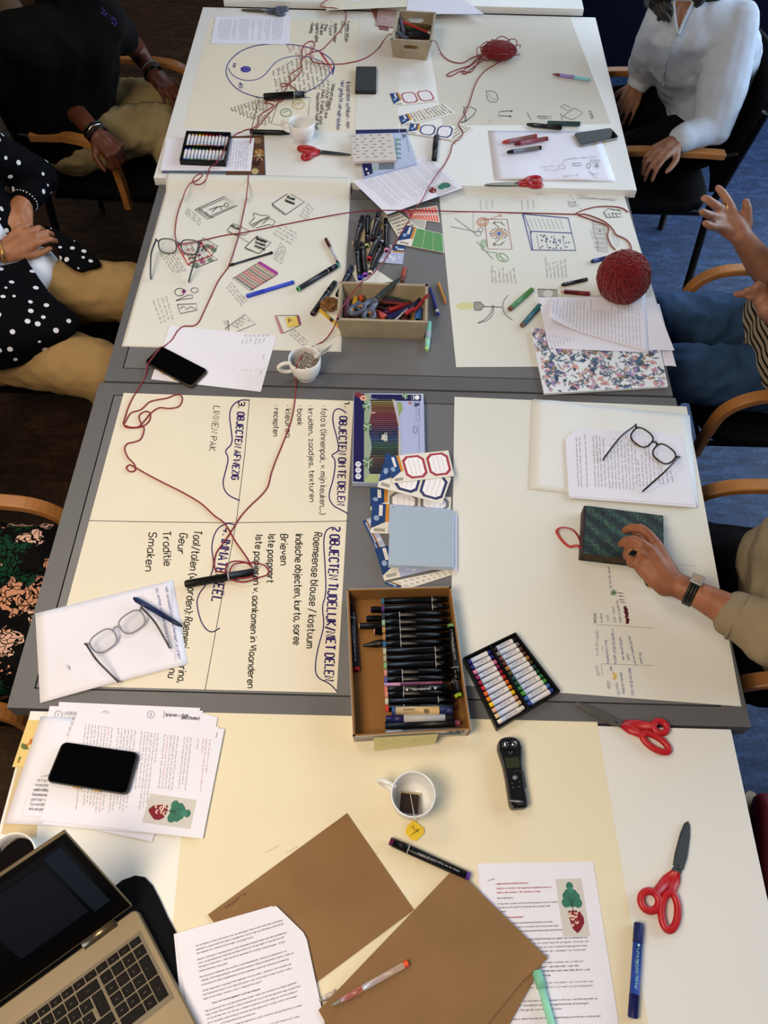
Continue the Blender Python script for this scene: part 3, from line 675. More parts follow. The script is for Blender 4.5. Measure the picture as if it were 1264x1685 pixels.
def tree_picture(k, x, y, w, h, rot=0):
    """small printed picture: green tree over a dark red root-heart of people (generic)"""
    def T(u, v):
        if rot == 90: return (x + w * (1 - v), y + h * u)
        return (x + w * u, y + h * v)
    def F(pts, c): k.fill([T(u, v) for u, v in pts], c)
    F([(0, 0), (1, 0), (1, 1), (0, 1)], '#c9c6c2')
    def blob(cx, cy, rx, ry, c, n=14): F([(cx + rx * math.cos(t), cy + ry * math.sin(t)) for t in [2 * math.pi * i / n for i in range(n)]], c)
    for cx, cy, r in ((.5, .13, .14), (.4, .26, .15), (.6, .27, .16), (.3, .30, .13), (.7, .32, .14), (.28, .42, .17), (.72, .43, .17), (.5, .38, .24)): blob(cx, cy, r, r * .52, '#35705f')
    blob(.52, .2, .1, .06, '#3f8070')
    def P(pts, w_, c): k.poly([T(u, v) for u, v in pts], w_, c)
    P([(.5, .54), (.5, .36)], .8, '#2a2020'); P([(.5, .48), (.38, .32)], .6, '#2a2020'); P([(.5, .46), (.62, .34)], .6, '#2a2020')
    F([(.3, .62), (.5, .54), (.62, .6), (.75, .58), (.86, .68), (.86, .78), (.68, .9), (.55, .95), (.4, .88), (.34, .76)], '#7a1a2c')
    for i, (cx, cy) in enumerate(((.36, .6), (.6, .6), (.44, .7), (.58, .76), (.4, .8), (.56, .66))): blob(cx, cy, .075, .035, '#d9b7a4'); blob(cx, cy - .02, .05, .02, '#40181c' if i < 2 else '#8e3a44')
    F([(.3, .64), (.5, .64), (.48, .67), (.3, .67)], '#e6d9cc')
tree_picture(k, mm_(137), mm_(27), mm_(47), mm_(92))
k.build('printed_text', D1.o)

# near left stapled letter with a cut corner
for i in range(3):
    Sheet('printed_page', ['lowest page edge of the near printed stack on the envelope', 'second page edge under the folded corner letter on the envelope'][i], 'paper', [(284 + i, 1538 - i), (448 + i, 1492 - i), (536, 1700), (308, 1700)], .006 + .0008 * i, PAPER, cut=[(285 + i, 1538 - i), (446 + i, 1492 - i), (499, 1534), (530 + i, 1690), (300 + i, 1690)], group='pages of the near printed stack') if i < 2 else None
D2w = a4w((289, 1537), (504, 1477), .009)
D2 = Sheet('printed_letter', 'stacked Dutch letter with a folded corner lying over the kraft envelope', 'paper', None, .0076, PAPER, world=D2w, cut=[(290, 1537), (440, 1493), (455, 1491), (499, 1534), (505, 1546), (538, 1700), (314, 1700)])
k = D2.inkpx(); z = zt(290, 1480, 5.267)
body = [("We zijn benieuwd naar ook hoe en voor jou belangrijk. Soms is dat omdat een schenking", 170, 410, 922, 185), ("definitief is, soms omdat het object nog gebruikt wordt of gewoon dichtbij je moet blijven.", 175, 443, 938, 213), ("Alle redenen zijn waardevol en brengen we graag in kaart.", 178, 475, 675, 328),
 ("Daarom verkennen we graag samen of een flexibelere aanpak beter past. Bijvoorbeeld een", 186, 528, 962, 290), ("vorm van bewaargeving waarbij je het object later kunt terugvragen, of hoe een het zelf", 192, 560, 940, 330), ("doorgeven te bewaren - zeker als het om specifiek of kwetsbaar materiaal gaat - of iets", 198, 592, 945, 370), ("anders dat beter bij jou past.", 202, 628, 450, 556),
 ("Ook als je liever helemaal niet schenkt, is dat helemaal oké - die keuze respecteren we", 206, 680, 958, 450), ("volledig. Wij brengen graag de verschillende redenen, noden en behoeften in kaart, zodat we", 215, 712, 1020, 468), ("in de toekomst meer mogelijkheden kunnen aanbieden naast een definitieve schenking.", 220, 748, 980, 520),
 ("Verder bespreken we graag in het algemeen wat jou noden, wensen en voorwaarden zijn", 228, 800, 1000, 562), ("met hoe iets bewaard wordt, denk aan hoe en waar ze bewaard worden. Kunnen wij iets", 233, 834, 1005, 600), ("doen om de manier waarop u zelf uw objecten bewaard?", 238, 870, 745, 715),
 ("Zorg voor hoe het gedeeld wordt met anderen", 310, 905, 732, 780),
 ("Heb je nood aan dat wij ergens bijhouden onder welke voorwaarden jouw object gedeeld", 252, 975, 1045, 725), ("mag worden? Bijvoorbeeld in welke contexten het wel of net niet getoond mag worden? Dan", 258, 1008, 1080, 755), ("wat je verhaal zelf, wat zijn jouw wensen en grenzen rond het delen ervan met anderen?", 265, 1042, 1055, 800), ("Zijn er situaties waarin je liever niet hebt dat het getoond of verteld wordt? We brengen", 272, 1078, 1050, 842), ("of hoe een behoefte aan bestaat.", 390, 1080, 692, 990),
 ("hoe iets getoond wordt. We leren ook graag hoe jou noden", 520, 1085, 1095, 920), ("op in de toekomst meer", 800, 1090, 1080, 1015)]
for t, x, y, x2, y2 in body:
    k.text(t, z(x, y), z(x2, y2), 2.5, .62 if t.startswith('Zorg') else .46, '#3c3c44')
k.build('printed_text', D2.o)

# near-left stack
Sheet('floral_folder', 'floral folder peeking from under the near left paper stack', 'folder', [(47, 1185), (70, 1185), (60, 1378), (2, 1372)], .0002, mat('folder_flowers_warm', '#c9b48c', .6), z=.75)
def flowers(sh, name, cols, n, seed, r=(6, 12), keep=None):
    k = sh.ink(); rg = random.Random(seed)
    for i in range(n):
        x, y = rg.uniform(6, sh.wmm - 6), rg.uniform(6, sh.hmm - 6); a0 = rg.uniform(0, 6.28); rr = rg.uniform(*r); c = rg.choice(cols)
        kind = rg.random()
        if kind < .45:
            for j in range(7):
                a = a0 + (j - 3) * .36; cl = lambda q: (min(max(q[0], 1), sh.wmm - 1), min(max(q[1], 1), sh.hmm - 1))
                p = [(x, y), (x + rr * math.cos(a - .16), y + rr * math.sin(a - .16)), (x + rr * 1.15 * math.cos(a), y + rr * 1.15 * math.sin(a)), (x + rr * math.cos(a + .16), y + rr * math.sin(a + .16))]
                k.fill([cl(q) for q in p], c)
            k.ellipse(min(max(x, 4), sh.wmm - 4), min(max(y, 4), sh.hmm - 4), rr * .3, rr * .22, None, cols[0], 8)
        else:
            pts = [(x + rr * t * math.cos(a0) * .9, y + rr * t * math.sin(a0)) for t in (0, .5, 1, 1.4)]
            pts = [(min(max(u, 2), sh.wmm - 2), min(max(v, 2), sh.hmm - 2)) for u, v in pts]
            k.poly(pts, .6, cols[-1])
            for t in (0, 1, 2, 3):
                u, v = pts[t]
                for s_ in (-1, 1):
                    e = (u + rr * .35 * math.cos(a0 + s_ * .8), v + rr * .35 * math.sin(a0 + s_ * .8)); e = (min(max(e[0], 1), sh.wmm - 1), min(max(e[1], 1), sh.hmm - 1))
                    k.poly([(u, v), e], 1.5, rg.choice(cols[-3:]))
    return k.build(name, sh.o)
FF = Sheet('floral_card', 'warm coloured floral card at the far left of the paper stack', 'card', [(46, 1185), (75, 1185), (64, 1262), (20, 1262)], .0008, mat('warm_card', '#dcc07a', .6))
flowers(FF, 'flower_print', ['#c0692c', '#a84a4c', '#c9802c', '#2e4a2e', '#50683a'], 16, 3, (5, 10))
Sheet('white_page', 'white page under the near left stack, leftmost', 'paper', [(67, 1179), (250, 1195), (215, 1365), (7, 1355)], .0016, PAPER, zf=lambda u, v: .006 * math.sin(math.pi * min(1, u * 3)) * (1 - v) if u < .33 else 0)
for i, q in enumerate(([(97, 1155), (330, 1165), (250, 1385), (85, 1350)], [(330, 1172), (358, 1181), (328, 1374), (270, 1372)])):
    Sheet('white_page', ['white page poking out at the top and bottom of the near left stack', 'page edge at the right under the near left stack'][i], 'paper', q, .0025 + i * .0006, PAPER)
D3 = Sheet('handwritten_page', 'page with numbered handwritten columns under the phone stack', 'paper', [(82, 1161.7), (334, 1169.5), (300, 1358), (38, 1341.7)], .0038, PAPER)
k = D3.inkpx(); z = zt(0, 1150, 3.416)
for x, t in ((328, '1'), (592, '2'), (848, '3')): k.ellipse(*z(x, 88), 6, 6, .8, '#5a5f86'); k.text(t, z(x - 7, 98), z(x + 9, 98), 5.5, .8, '#5a5f86')
for i, t in enumerate(('WOORDEN', 'KLEUREN', 'TEXTUUR', 'KLEUR', 'GEUR')): k.text(t, z(358 - 2 * i, 90 + i * 28), z(452 - 2 * i, 94 + i * 28), 5.4, .6, '#5a5478', 0, .05)
for i, t in enumerate(('· Waarom', '  kwam', '· Wat', '· Mijn', '· Mijn')): k.text(t, z(262 - 9 * i, 250 + i * 30), z(350 - 9 * i, 254 + i * 30), 5.6, .6, '#4a4a66', 1, .05)
for i, t in enumerate(('Adem', '· eten', '· moeder', '· oudste hobby', '· Roemeense', '· partner v.', '· lavendel', '· Antwerpen')): k.text(t, z(205 - 7 * i, 436 + i * 27), z(290 - 6 * i, 440 + i * 27), 5.2, .6, '#35354e', 1, .05)
k.text('brieven + dank', z(932, 98), z(1062, 104), 6, .9, '#333350', 1); k.text('oma (Moeke)', z(1020, 114), z(1125, 118), 5.5, .9, '#333350', 1); k.poly(z(925, 66, 920, 108), .8, '#555560')
k.build('handwriting', D3.o)
D4b = Sheet('printed_page', 'page just under the top letter of the near left stack', 'paper', [(132, 1172), (360, 1196), (327, 1378), (70, 1356)], .0045, PAPER)
D4 = Sheet('printed_letter', 'letter with red heading and tree picture under the large phone', 'paper', [(369.4, 1199.8), (333.7, 1379.8), (65.9, 1349), (128.8, 1167.6)], .0055, PAPER)
k = D4.inkpx(); rg = random.Random(4)
cs = [(1178, 228, 415, RDT), (1158, 226, 520, RDT), (1140, 226, 300, RDT), (1112, 224, 290, '#444')] + [(1072 - i * 18.5, 218 - i * 2.4, rg.choice([505, 520, 480, 515, 360]) - i * 0, '#3e3e46') for i in range(33)]
for i, (x, y, y2, c) in enumerate(cs):
    if i in (7, 13, 20, 27): continue
    c = RDT if i in (11, 29) else c
    y2 = min(y2 + (100 + (i * 53) % 60 if i > 14 else 0), 640)
    sh_ = (y2 - y) * -.115
    k.scrib(z(x, y), z(x + sh_, y2), 2.4, .62, c if len(c) == 7 else '#44444a', i, (2, 6))
kk = Ink(lambda u, v: (lambda p: W(p[0], p[1], D4.h + D4.thick + .0004))((lambda u, v: tuple((z(845, 532)[j] * (1 - u) + z(1105, 568)[j] * u) * (1 - v) + (z(800, 692)[j] * (1 - u) + z(1070, 730)[j] * u) * v for j in (0, 1)))(u, v)))
_p = kk.poly; kk.poly = lambda pts, w, c: _p(pts, w * .02, c)
tree_picture(kk, 0, 0, 1, 1, rot=90)
k.poly([z(1222, 188), z(1215, 218)], .9, '#555560')
k.build('printed_text', D4.o); kk.build('printed_picture', D4.o)

# other printed pages
def page(name, label, px, h, seed, cat='paper', z_=0.75, fake=True, zf=None, **kw):
    s = Sheet(name, label, cat, px, h, PAPER, z=z_, zf=zf, cut=kw.pop('cut', None))
    if fake: fake_page(s, seed=seed, **kw)
    return s
page('printed_page', 'page lying beneath the printed page at the far left corner', [(472, 25), (477, 27), (476, 72), (350, 73)], .0004, 11, z_=T4, fake=False)
page('printed_page', 'printed page at the far left corner of the white table', [(475, 25), (471, 73), (346.5, 71), (355, 28)], .0012, 11, z_=T4, dy=7.5, ht=2.6, w=.7)
TLT = page('printed_page', 'tilted printed letter with a corner of the tree picture by the markers', [(707, 254.5), (762, 309), (637, 353), (580, 298)], .004, 12, dy=6, ht=2.4, w=.7, x0=18, y0=16, z_=.77)
k = TLT.inkpx(.0003); k.fill([(706, 309), (733, 297), (752, 309), (722, 322)], '#c3c2c6'); k.ellipse(733, 305, 9, 4.6, None, '#35705f', 12); k.ellipse(726, 308, 6, 4, None, '#35705f', 10); k.ellipse(712, 313, 6.5, 5, None, '#6a1a26', 10)
for x, y in ((708, 311), (714, 315), (715, 310)): k.ellipse(x, y, 1.4, 1.1, None, '#d9b7a4', 7)
k.build('printed_picture', TLT.o)
page('printed_page', 'printed page on the furthest table behind the handled crate', [(668, 0), (797, 22), (795, 24), (655, 26)], .001, 13, z_=.79, fake=False, cut=[(675, -25), (745, -14), (797, 23), (668, 23)])
D5 = Sheet('handwritten_page', 'lined handwritten page under the pastel tray on the far table', 'paper', [(274.4, 228.7), (418.8, 227), (412.7, 281.5), (264, 280.4)], .0045, PAPER, z=T4)
k = D5.inkpx(); z = zt(250, 200, 5.745)
for i in range(9): k.scrib(z(905 - 25 * i, 185), z(880 - 25 * i, 455 - (i * 31 % 40)), 2.6, .55, '#6a6a90', i)
for i in range(4): k.scrib(z(440 + 45 * i, 385), z(430 + 45 * i, 430), 2.4, .5, '#8a8aa0', i)
for i in range(8): k.poly([z(925 - 28 * i, 170), z(895 - 28 * i, 462)], .3, '#b8c0d4')
k.build('handwriting', D5.o)
m_ = MB().m(mat('folder_slate', '#5a6478', .5)); m_.prism([W(*p, T4 + .003) for p in ((276, 229), (434, 222), (437, 287), (266, 284))], T4, T4 + .003)
PB = m_.build('photo_folder'); tag(PB, 'grey-blue folder with brown photographic print under the handwritten page', 'folder')
k = Ink(lambda x, y: W(x, y, T4 + .0034))
k.fill(z(700, 140, 1055, 132, 1070, 498, 700, 500), '#5a3a28'); k.ellipse(*z(1015, 290), 8, 5.4, None, '#9a6a34'); k.ellipse(*z(985, 390), 7, 6, None, '#3a1a1c'); k.ellipse(*z(975, 470), 6, 5, None, '#b0a474'); k.ellipse(*z(1000, 180), 7, 5, None, '#8a6a50')
for a in range(6): k.poly([z(1015, 320), z(1015 + 60 * math.cos(a), 320 + 60 * math.sin(a))], .9, '#d9c9a0')
k.build('photo_print', PB)
for i, q in enumerate(([(611, 15), (632, 12), (640, 50), (625, 48)], [(622, 13), (655, 17), (650, 45), (619, 41)])):
    Sheet('patterned_card', ['small dusty-red card under the silver patterned card', 'small silver-pink patterned card behind the handled crate'][i], 'card', q, .001 + .002 * i, mat('card_rose_%s' % 'ab'[i], ['#8a4a48', '#b89a96'][i], .5, color2=['#6a3230', '#8e706c'][i], noise=.3, nscale=120), thick=.0015, z=T4)

S3a = Sheet('notebook_page', 'blank-backed white page with a short note under the clear glasses', 'paper', [(57.8, 1009.4), (285, 954), (309, 1093), (66, 1157)], .0012, PAPER, zf=lambda u, v: .004 * math.sin(math.pi * u) * v)
k = S3a.inkpx(.004); z = zt(0, 780, 3.718)
k.text('Veel van bedoeld is het niet hoe heeft ze zorgen!', z(1008, 688), z(1092, 1135), 4, .6, '#4a4a78', 0, .1); k.text('als verhaal zij van de laatste is met', z(950, 700), z(1030, 1050), 4, .6, '#5a5a80', 0, .1)
k.poly(z(1045, 700, 1072, 1140), .4, '#8a8aa0'); k.poly(z(418, 1170, 428, 1198), 1, '#5a5a70'); k.poly(z(404, 1165, 414, 1190), .5, '#8a8aa0')
k.build('handwriting', S3a.o)
S2a = Sheet('white_page', 'white page with a few small notes under the phone at the left edge', 'paper', [(279.5, 536), (455, 553), (429, 644.7), (248.6, 624)], .0012, PAPER)
k = S2a.inkpx(); z = zt(190, 280, 3.241)
for i in range(6): k.ellipse(*z(695 + 23 * i, 882), 1.8, 1.5, .5, '#6a6a80', 8); k.scrib(z(678 + 23 * i, 930 - 6 * (i % 3)), z(684 + 23 * i, 895), 3, .6, '#6a6a80', i)
k.scrib(z(775, 1090), z(785, 1062), 4, .7, '#6a6a80', 5); k.scrib(z(790, 1008), z(800, 980), 4, .7, '#6a6a80', 6)
for x in (630, 680, 700, 725, 750): k.poly([z(x, 1062), z(x, 1070)], .6, '#6a6a80')
k.build('handwriting', S2a.o)

DR = Sheet('drawing_page', 'white page with faint pencil sketches under the red crayons', 'paper', [(803.4, 215), (985, 216), (1013.7, 299), (814, 296)], .0008, PAPER, z=T4, zf=lambda u, v: .004 * abs(math.sin(u * 7)) * v)
k = DR.inkpx(.004); z = zt(880, 0, 3.292)
k.scrib(z(195, 862), z(350, 850), 3, .6, '#7a7a84', 1); k.poly(z(150, 885, 165, 865, 195, 860), .6, '#8a8a92'); k.ellipse(*z(148, 903), 6, 3.4, .6, '#9a9aa2'); k.scrib(z(35, 908), z(110, 898), 2.5, .5, '#8a8a92', 2); k.scrib(z(50, 922), z(130, 922), 2.5, .5, '#8a8a92', 3)
k.poly(z(205, 885, 255, 882, 255, 896, 207, 897), .7, '#77777f', True); k.poly(z(300, 866, 355, 868, 352, 880, 302, 878), .7, '#66666e', True); k.ellipse(*z(292, 898), 3, 4, .8, '#5a4a50'); k.poly(z(328, 888, 336, 908), 1.4, '#55555c'); k.poly(z(338, 885, 346, 906), 1.4, '#55555c')
k.poly(z(290, 925, 320, 945, 345, 935, 335, 965, 300, 930), .7, '#77777f'); k.scrib(z(155, 958), z(235, 950), 2.5, .5, '#8a8a92', 3); k.scrib(z(0, 722), z(190, 718), 2.6, .5, '#8a8aa0', 6)
k.build('drawings', DR.o)

# stack under the yarn ball
page('white_page', 'larger cream page corner under the yarn ball papers', [(905, 500), (1085, 500), (1113, 603), (905, 575)], .0006, 1, fake=False)
S = page('white_page', 'white page stacked right under the yarn ball', [(886, 489), (1076, 489), (1110, 576.4), (903, 573)], .0095, 1, fake=False)
S = page('printed_page', 'handwritten page between the curled letter and the floral folder', [(886, 490), (1000, 489), (1068, 580), (903, 573)], .0102, 1, fake=False)
k = S.inkpx()
for i in range(9): k.scrib((905 + 5 * i, 575 - 2 * i), (897 + 6 * i, 548 + i), 2.6, .5, '#7878a0', i)
k.build('handwriting', S.o)
S = Sheet('printed_letter', 'curled printed letter resting against the big red yarn ball', 'paper', [(904, 492), (1062, 481), (1068, 580), (899, 532)], .0112, PAPER, zf=lambda u, v: .02 * (max(0, .35 - u) / .35) ** 1.5 * v + .004 * v * (1 - u), N=18)
k = S.ink(); rg = random.Random(8)
hh, wd = S.hmm, S.wmm
for i in range(26):
    u = 14 + i * (wd - 24) / 26
    k.scrib((u, hh * (.96 - .25 * (i < 8) * (8 - i) / 8)), (u, hh * rg.choice((.12, .1, .1, .35))), 2.6, .7, '#44444e', i)
k.build('printed_text', S.o)
S = Sheet('floral_folder', 'white folder printed with pink and blue flowers hanging over the table corner', 'folder', [(873.5, 540), (1079, 541), (1099.7, 635.6), (895.6, 647.6)], .003, mat('folder_white', '#dfe3ea', .45), thick=.006)
flowers(S, 'flower_print', ['#8a7a5c', '#cf9a98', '#c08cae', '#d4aca4', '#9f8ac0', '#c8b0ba', '#3c5a86', '#4a6e8a', '#3a4e6a'], 620, 9, (6, 12))

# right hand papers
Sheet('drawing_sheet', 'smaller white drawing sheet under the tortoiseshell glasses', 'paper', [(877, 656.8), (1135, 683.6), (1150, 835), (871, 804)], .002, mat('bright_sheet', '#e4e6e6', .75, noise=.02, nscale=4), zf=lambda u, v: .004 * math.sin(u * 9) ** 2 * (1 - v))
Sheet('printed_page', 'lower page edge of the printed letter beneath the tortoiseshell glasses', 'paper', [(932, 725), (1123, 717), (1146, 835), (938, 819)], .0068, PAPER)
S = Sheet('printed_letter', 'printed letter directly beneath the tortoiseshell glasses', 'paper', [(931, 708), (1120, 715), (1143.6, 831), (936.6, 816)], .0076, PAPER, cut=[(930.6, 722), (944, 710), (955.7, 705.4), (1118, 714), (1122, 718), (1143.6, 831), (936.6, 816)])
k = S.inkpx(); z = zt(840, 640, 2.981)
for i, (x, y, y2) in enumerate([(325, 230, 480), (340, 228, 480), (368, 222, 480), (408, 226, 480), (424, 226, 478), (440, 228, 478), (458, 240, 480), (478, 300, 485), (494, 270, 486), (510, 238, 490), (527, 240, 490), (545, 250, 492), (562, 262, 494), (578, 265, 494), (596, 268, 494), (612, 270, 470), (628, 346, 480), (645, 320, 478), (662, 255, 480), (680, 262, 460), (700, 300, 460), (722, 305, 465), (742, 380, 465), (765, 390, 460), (788, 400, 455)]):
    k.scrib(z(x + 12, y2), z(x, y), 2.6, .65, '#3c3c48', i)
k.build('printed_text', S.o)

# kraft envelopes
KR = mat('kraft_paper', '#8a6a48', .75, noise=.16, nscale=9, bump=.3, bscale=25)
E1 = Sheet('kraft_envelope', 'brown kraft envelope with a pencilled word, further of the two', 'envelope', [(342, 1505), (571, 1338), (681, 1497), (450, 1668)], .0006, KR, thick=.002, cut=[(342, 1505), (571, 1338), (681, 1497), (452, 1668), (355, 1522)])
k = E1.inkpx(); k.text('begeerte -', (372, 1495), (412, 1466), 4.5, .8, '#4a3826', 1, .08)
rg = random.Random(2)
for i in range(16): x, y = rg.uniform(430, 600), rg.uniform(1400, 1520); k.poly([(x, y), (x + rg.uniform(12, 36), y - rg.uniform(8, 22))], .35, '#7e5832')
k.build('handwriting', E1.o)
Sheet('kraft_envelope', 'brown kraft envelope lowest of the crossed pair, only its right edge showing', 'envelope', [(740, 1436), (893, 1585), (835, 1692), (560, 1690)], .003, KR, thick=.004)
Sheet('kraft_envelope', 'brown kraft envelope under the red gel pen, nearer of the two', 'envelope', [(748.5, 1427.6), (902, 1577), (805, 1735), (524, 1662)], .0085, KR, thick=.002, cut=[(748.5, 1427.6), (902, 1577), (862, 1612), (790, 1700), (545, 1700), (524, 1662)])

# ---------------------------------------------------------------- sticker packs
NV = '#1f3f78'
def pack(px, h, z_, label, style, color, group='sticker sheets by the pencil tin', seed=0, head=.22):
    """sticker sheet: blue header with badge + window of labels; px a=top-left of header side, a->b along the long side"""
    s = Sheet('sticker_sheet', label, 'sticker sheet', px, h, mat('sticker_paper', '#e4e0d8', .35), thick=.0006, z=z_)
    k = s.ink(); w, l = s.wmm, s.hmm
    hd = head * w
    if head:
        k.fill([(0, 0), (hd * .8, 0), (hd * .8, l * .62), (0, l * .85)], NV)
        k.fill([(hd * .8, 0), (hd, 0), (hd, l * .6), (hd * .8, l * .62)], '#cc8a2e')
        k.fill([(hd * .42, l * .05), (hd * .62, l * .05), (hd * .62, l * .42), (hd * .42, l * .42)], '#e6e6ea'); k.scrib((hd * .55, l * .38), (hd * .55, l * .08), hd * .1, .5, '#1a2a50')
        k.ellipse(hd * .3, l * .5, hd * .16, l * .09, None, '#8fa8cc', 10)
        for i in range(9): k.fill([(hd * .2 + i * hd * .07, l * .84), (hd * .2 + i * hd * .07 + hd * .035, l * .84), (hd * .2 + i * hd * .07 + hd * .035, l * .94), (hd * .2 + i * hd * .07, l * .94)], '#44444c')
    if style == 'frames':
        for j in range(2):
            x0 = hd + 3 + j * (w - hd - 2) / 2; x1 = x0 + (w - hd - 2) / 2 - 5; y0, y1 = l * .06, l * .92; c = (x1 - x0) * .22
            o_ = [(x0 + c, y0), (x1 - c, y0), (x1, y0 + c), (x1, y1 - c), (x1 - c, y1), (x0 + c, y1), (x0, y1 - c), (x0, y0 + c)]
            k.fill(o_, color); cx, cy = (x0 + x1) / 2, (y0 + y1) / 2
            k.fill([(cx + (a - cx) * .78, cy + (b - cy) * .82) for a, b in o_], '#f0eef4')
            for i in range(3): xx = x0 + (x1 - x0) * (.3 + .2 * i); k.poly([(xx, y0 + l * .12), (xx, y1 - l * .12)], .5, '#8a8a94')
    elif style == 'dots':
        rg = random.Random(seed); nx, ny = 12, 6
        for i in range(nx):
            for j in range(ny):
                x, y = hd + 3 + i * (w - hd - 5) / nx, 2 + j * (l - 5) / ny
                k.fill([(x, y), (x + (w - hd) / nx * .55, y), (x + (w - hd) / nx * .55, y + l / ny * .55), (x, y + l / ny * .5)], rg.choice(['#6a625a', '#8a7a68', '#57524c', '#c0a878']) if color == 'mix' else color)
    elif style == 'digits':
        n_ = 0
        for i in range(9):
            for j in range(2):
                x, y = hd + 4 + i * (w - hd - 7) / 9, 3 + j * (l - 6) / 2; n_ += 1
                k.text(str(10 + n_), (x, y + l * .3), (x + 5, y + l * .3), l * .2, .7, '#33333a')
    elif style == 'grid':
        for i in range(3):
            for j in range(5):
                x0, x1 = hd + 2 + i * (w - hd - 3) / 3, hd + 1 + (i + 1) * (w - hd - 3) / 3; y0, y1 = 2 + j * (l - 3) / 5, 1.4 + (j + 1) * (l - 3) / 5
                k.fill([(x0, y0), (x1, y0), (x1, y1), (x0, y1)], color)
    elif style == 'strips':
        for r_ in range(2):
            for i in range(11):
                x0 = 2 + i * (w - 3) / 11; y0 = 3 + r_ * l * .5; k.fill([(x0, y0), (x0 + w / 18, y0), (x0 + w / 18, y0 + l * .4), (x0, y0 + l * .4)], color)
    elif style == 'blue':
        k.fill([(hd, 0), (w, 0), (w, l), (hd, l)], '#a9b4d8')
        rg = random.Random(seed)
        for i in range(10): x, y = rg.uniform(hd + 5, w - 6), rg.uniform(5, l - 5); k.ellipse(x, y, rg.uniform(3, 6), rg.uniform(2, 5), None, '#cfd6ea', 7)
    k.build('label_print', s.o); return s
z = zt(540, 630, 4.862)
def zq(*a): return list(z(*a))
pack(zq(275, 1105, 345, 1078, 560, 1500, 480, 1540), .0006, .75, 'blue sticker sheet sticking out at the left of the silver pad, lowest', 'blue', '', seed=2, head=.5)
pack(zq(370, 1325, 1000, 1190, 1030, 1450, 450, 1582), .0014, .75, 'lavender sticker sheet under the near edge of the silver pad', 'blue', '', seed=1)
pack(zq(440, 1604, 1020, 1480, 1032, 1522, 600, 1660), .0008, .75, 'numbered sticker sheet poking out below the silver pad', 'digits', '', head=.12)
pack(zq(335, 838, 985, 915, 978, 1035, 340, 1020), .001, .75, 'sticker sheet with grey frames above the silver pad', 'frames', '#77777c')
pack(zq(352, 960, 990, 1010, 980, 1230, 338, 1200), .0024, .75, 'sticker sheet with blue header tucked under the silver pad corner', 'blue', '', seed=5)
z = zt(540, 630, 4.862)
pack(zq(462, 560, 985, 760, 912, 968, 395, 832), .0185, .75, 'sticker sheet with navy frames on the pencil tin', 'frames', '#343a66')
pack(zq(455, 592, 962, 540, 1010, 745, 520, 802), .0205, .75, 'sticker sheet with red frames topmost on the pencil tin', 'frames', '#a23c4c')
z = zt(640, 130, 9.03)
G2_ = 'sticker sheets on the far white table'
pack(zq(10, 215, 620, 150, 722, 325, 85, 402), .001, T4, 'sticker sheet with pale red frames beside the storage disk', 'frames', '#b0606c', G2_)
pack(zq(145, 555, 815, 362, 1000, 508, 200, 705), .001, T4, 'beige dotted sticker sheet on the far white table', 'dots', 'mix', G2_, 3)
pack(zq(700, 790, 1010, 650, 1262, 720, 1000, 960), .0012, T4, 'beige sticker sheet fanned beneath the navy framed one', 'dots', '#8a7e6e', G2_, 6, head=0)
pack(zq(320, 660, 990, 690, 930, 905, 285, 805), .0026, T4, 'sticker sheet with navy frames by the short black marker', 'frames', '#4a5080', G2_)
z = zt(580, 330, 7.9)
G3_ = 'sticker sheets beside the loose black markers'
pack(zq(640, 130, 1100, 66, 1140, 286, 750, 232), .0012, .75, 'sticker sheet of fluorescent red strips', 'strips', '#ee5a50', G3_)
pack(zq(700, 235, 965, 262, 935, 385, 700, 330), .0006, .75, 'small grey dotted sticker sheet under the red strip sheet', 'dots', '#7a7c80', G3_, 2, head=0)
pack(zq(440, 218, 612, 155, 905, 382, 592, 470), .0020, .75, 'beige dotted sticker sheet between the markers and the green one', 'dots', 'mix', G3_, 4, head=0)
pack(zq(685, 318, 1172, 432, 1195, 680, 572, 560), .0028, .75, 'sticker sheet of green rectangles', 'grid', '#5c9a60', G3_, head=.3)
pack(zq(690, 592, 652, 828, 330, 800, 480, 572), .0012, .75, 'blue headed sticker sheet under the marker tips', 'blue', '', G3_, head=.4)
Sheet('cardboard_sleeve', 'beige crumpled cardboard sleeve beneath the loose markers', 'cardboard', [(578, 400), (636, 340), (640, 400), (600, 437)], .0006, mat('beige_card', '#b0a288', .8), thick=.001)
Sheet('patterned_card', 'white card with leaf outline behind the wooden crate', 'card', [(575, 440), (600, 430), (648, 463), (590, 470)], .001, mat('card_white', '#d8d8d2', .6), thick=.001)

# square feather-print pad and tin on the far table
TF = Sheet('pencil_tin', 'flat blue pencil tin half hidden under the feather print pad', 'tin', [(585, 213), (666, 211), (686, 268), (598, 292)], .0, mat('tin_pale', '#a9b4d4', .3, spec=.6), thick=.012, z=T4, bevel=.001)
k = TF.inkpx(); z = zt(560, 0, 3.718)
k.fill(z(95, 795, 360, 790, 360, 812, 95, 818), '#1a1c52'); k.fill(z(362, 790, 405, 788, 408, 808, 364, 812), '#14164a'); k.text('36', z(378, 820), z(384, 850), 6, .9, '#3a3a5a'); k.scrib(z(400, 830), z(420, 930), 2, .5, '#55587a', 1)
for i in range(5): k.poly([z(335, 850 + 28 * i), z(372, 856 + 28 * i)], 2.4, '#5f8f86'); k.poly([z(335, 862 + 28 * i), z(352, 862 + 28 * i)], 3, '#7fa59a')
k.fill(z(130, 1000, 190, 990, 200, 1060, 150, 1080), '#161a50'); k.ellipse(*z(160, 1035), 1.8, 1.8, None, '#e6e6ee', 8); k.ellipse(*z(172, 1060), 1.8, 1.8, None, '#e6e6ee', 8); k.ellipse(*z(212, 1030), 4, 4, None, '#8fb0a0', 8)
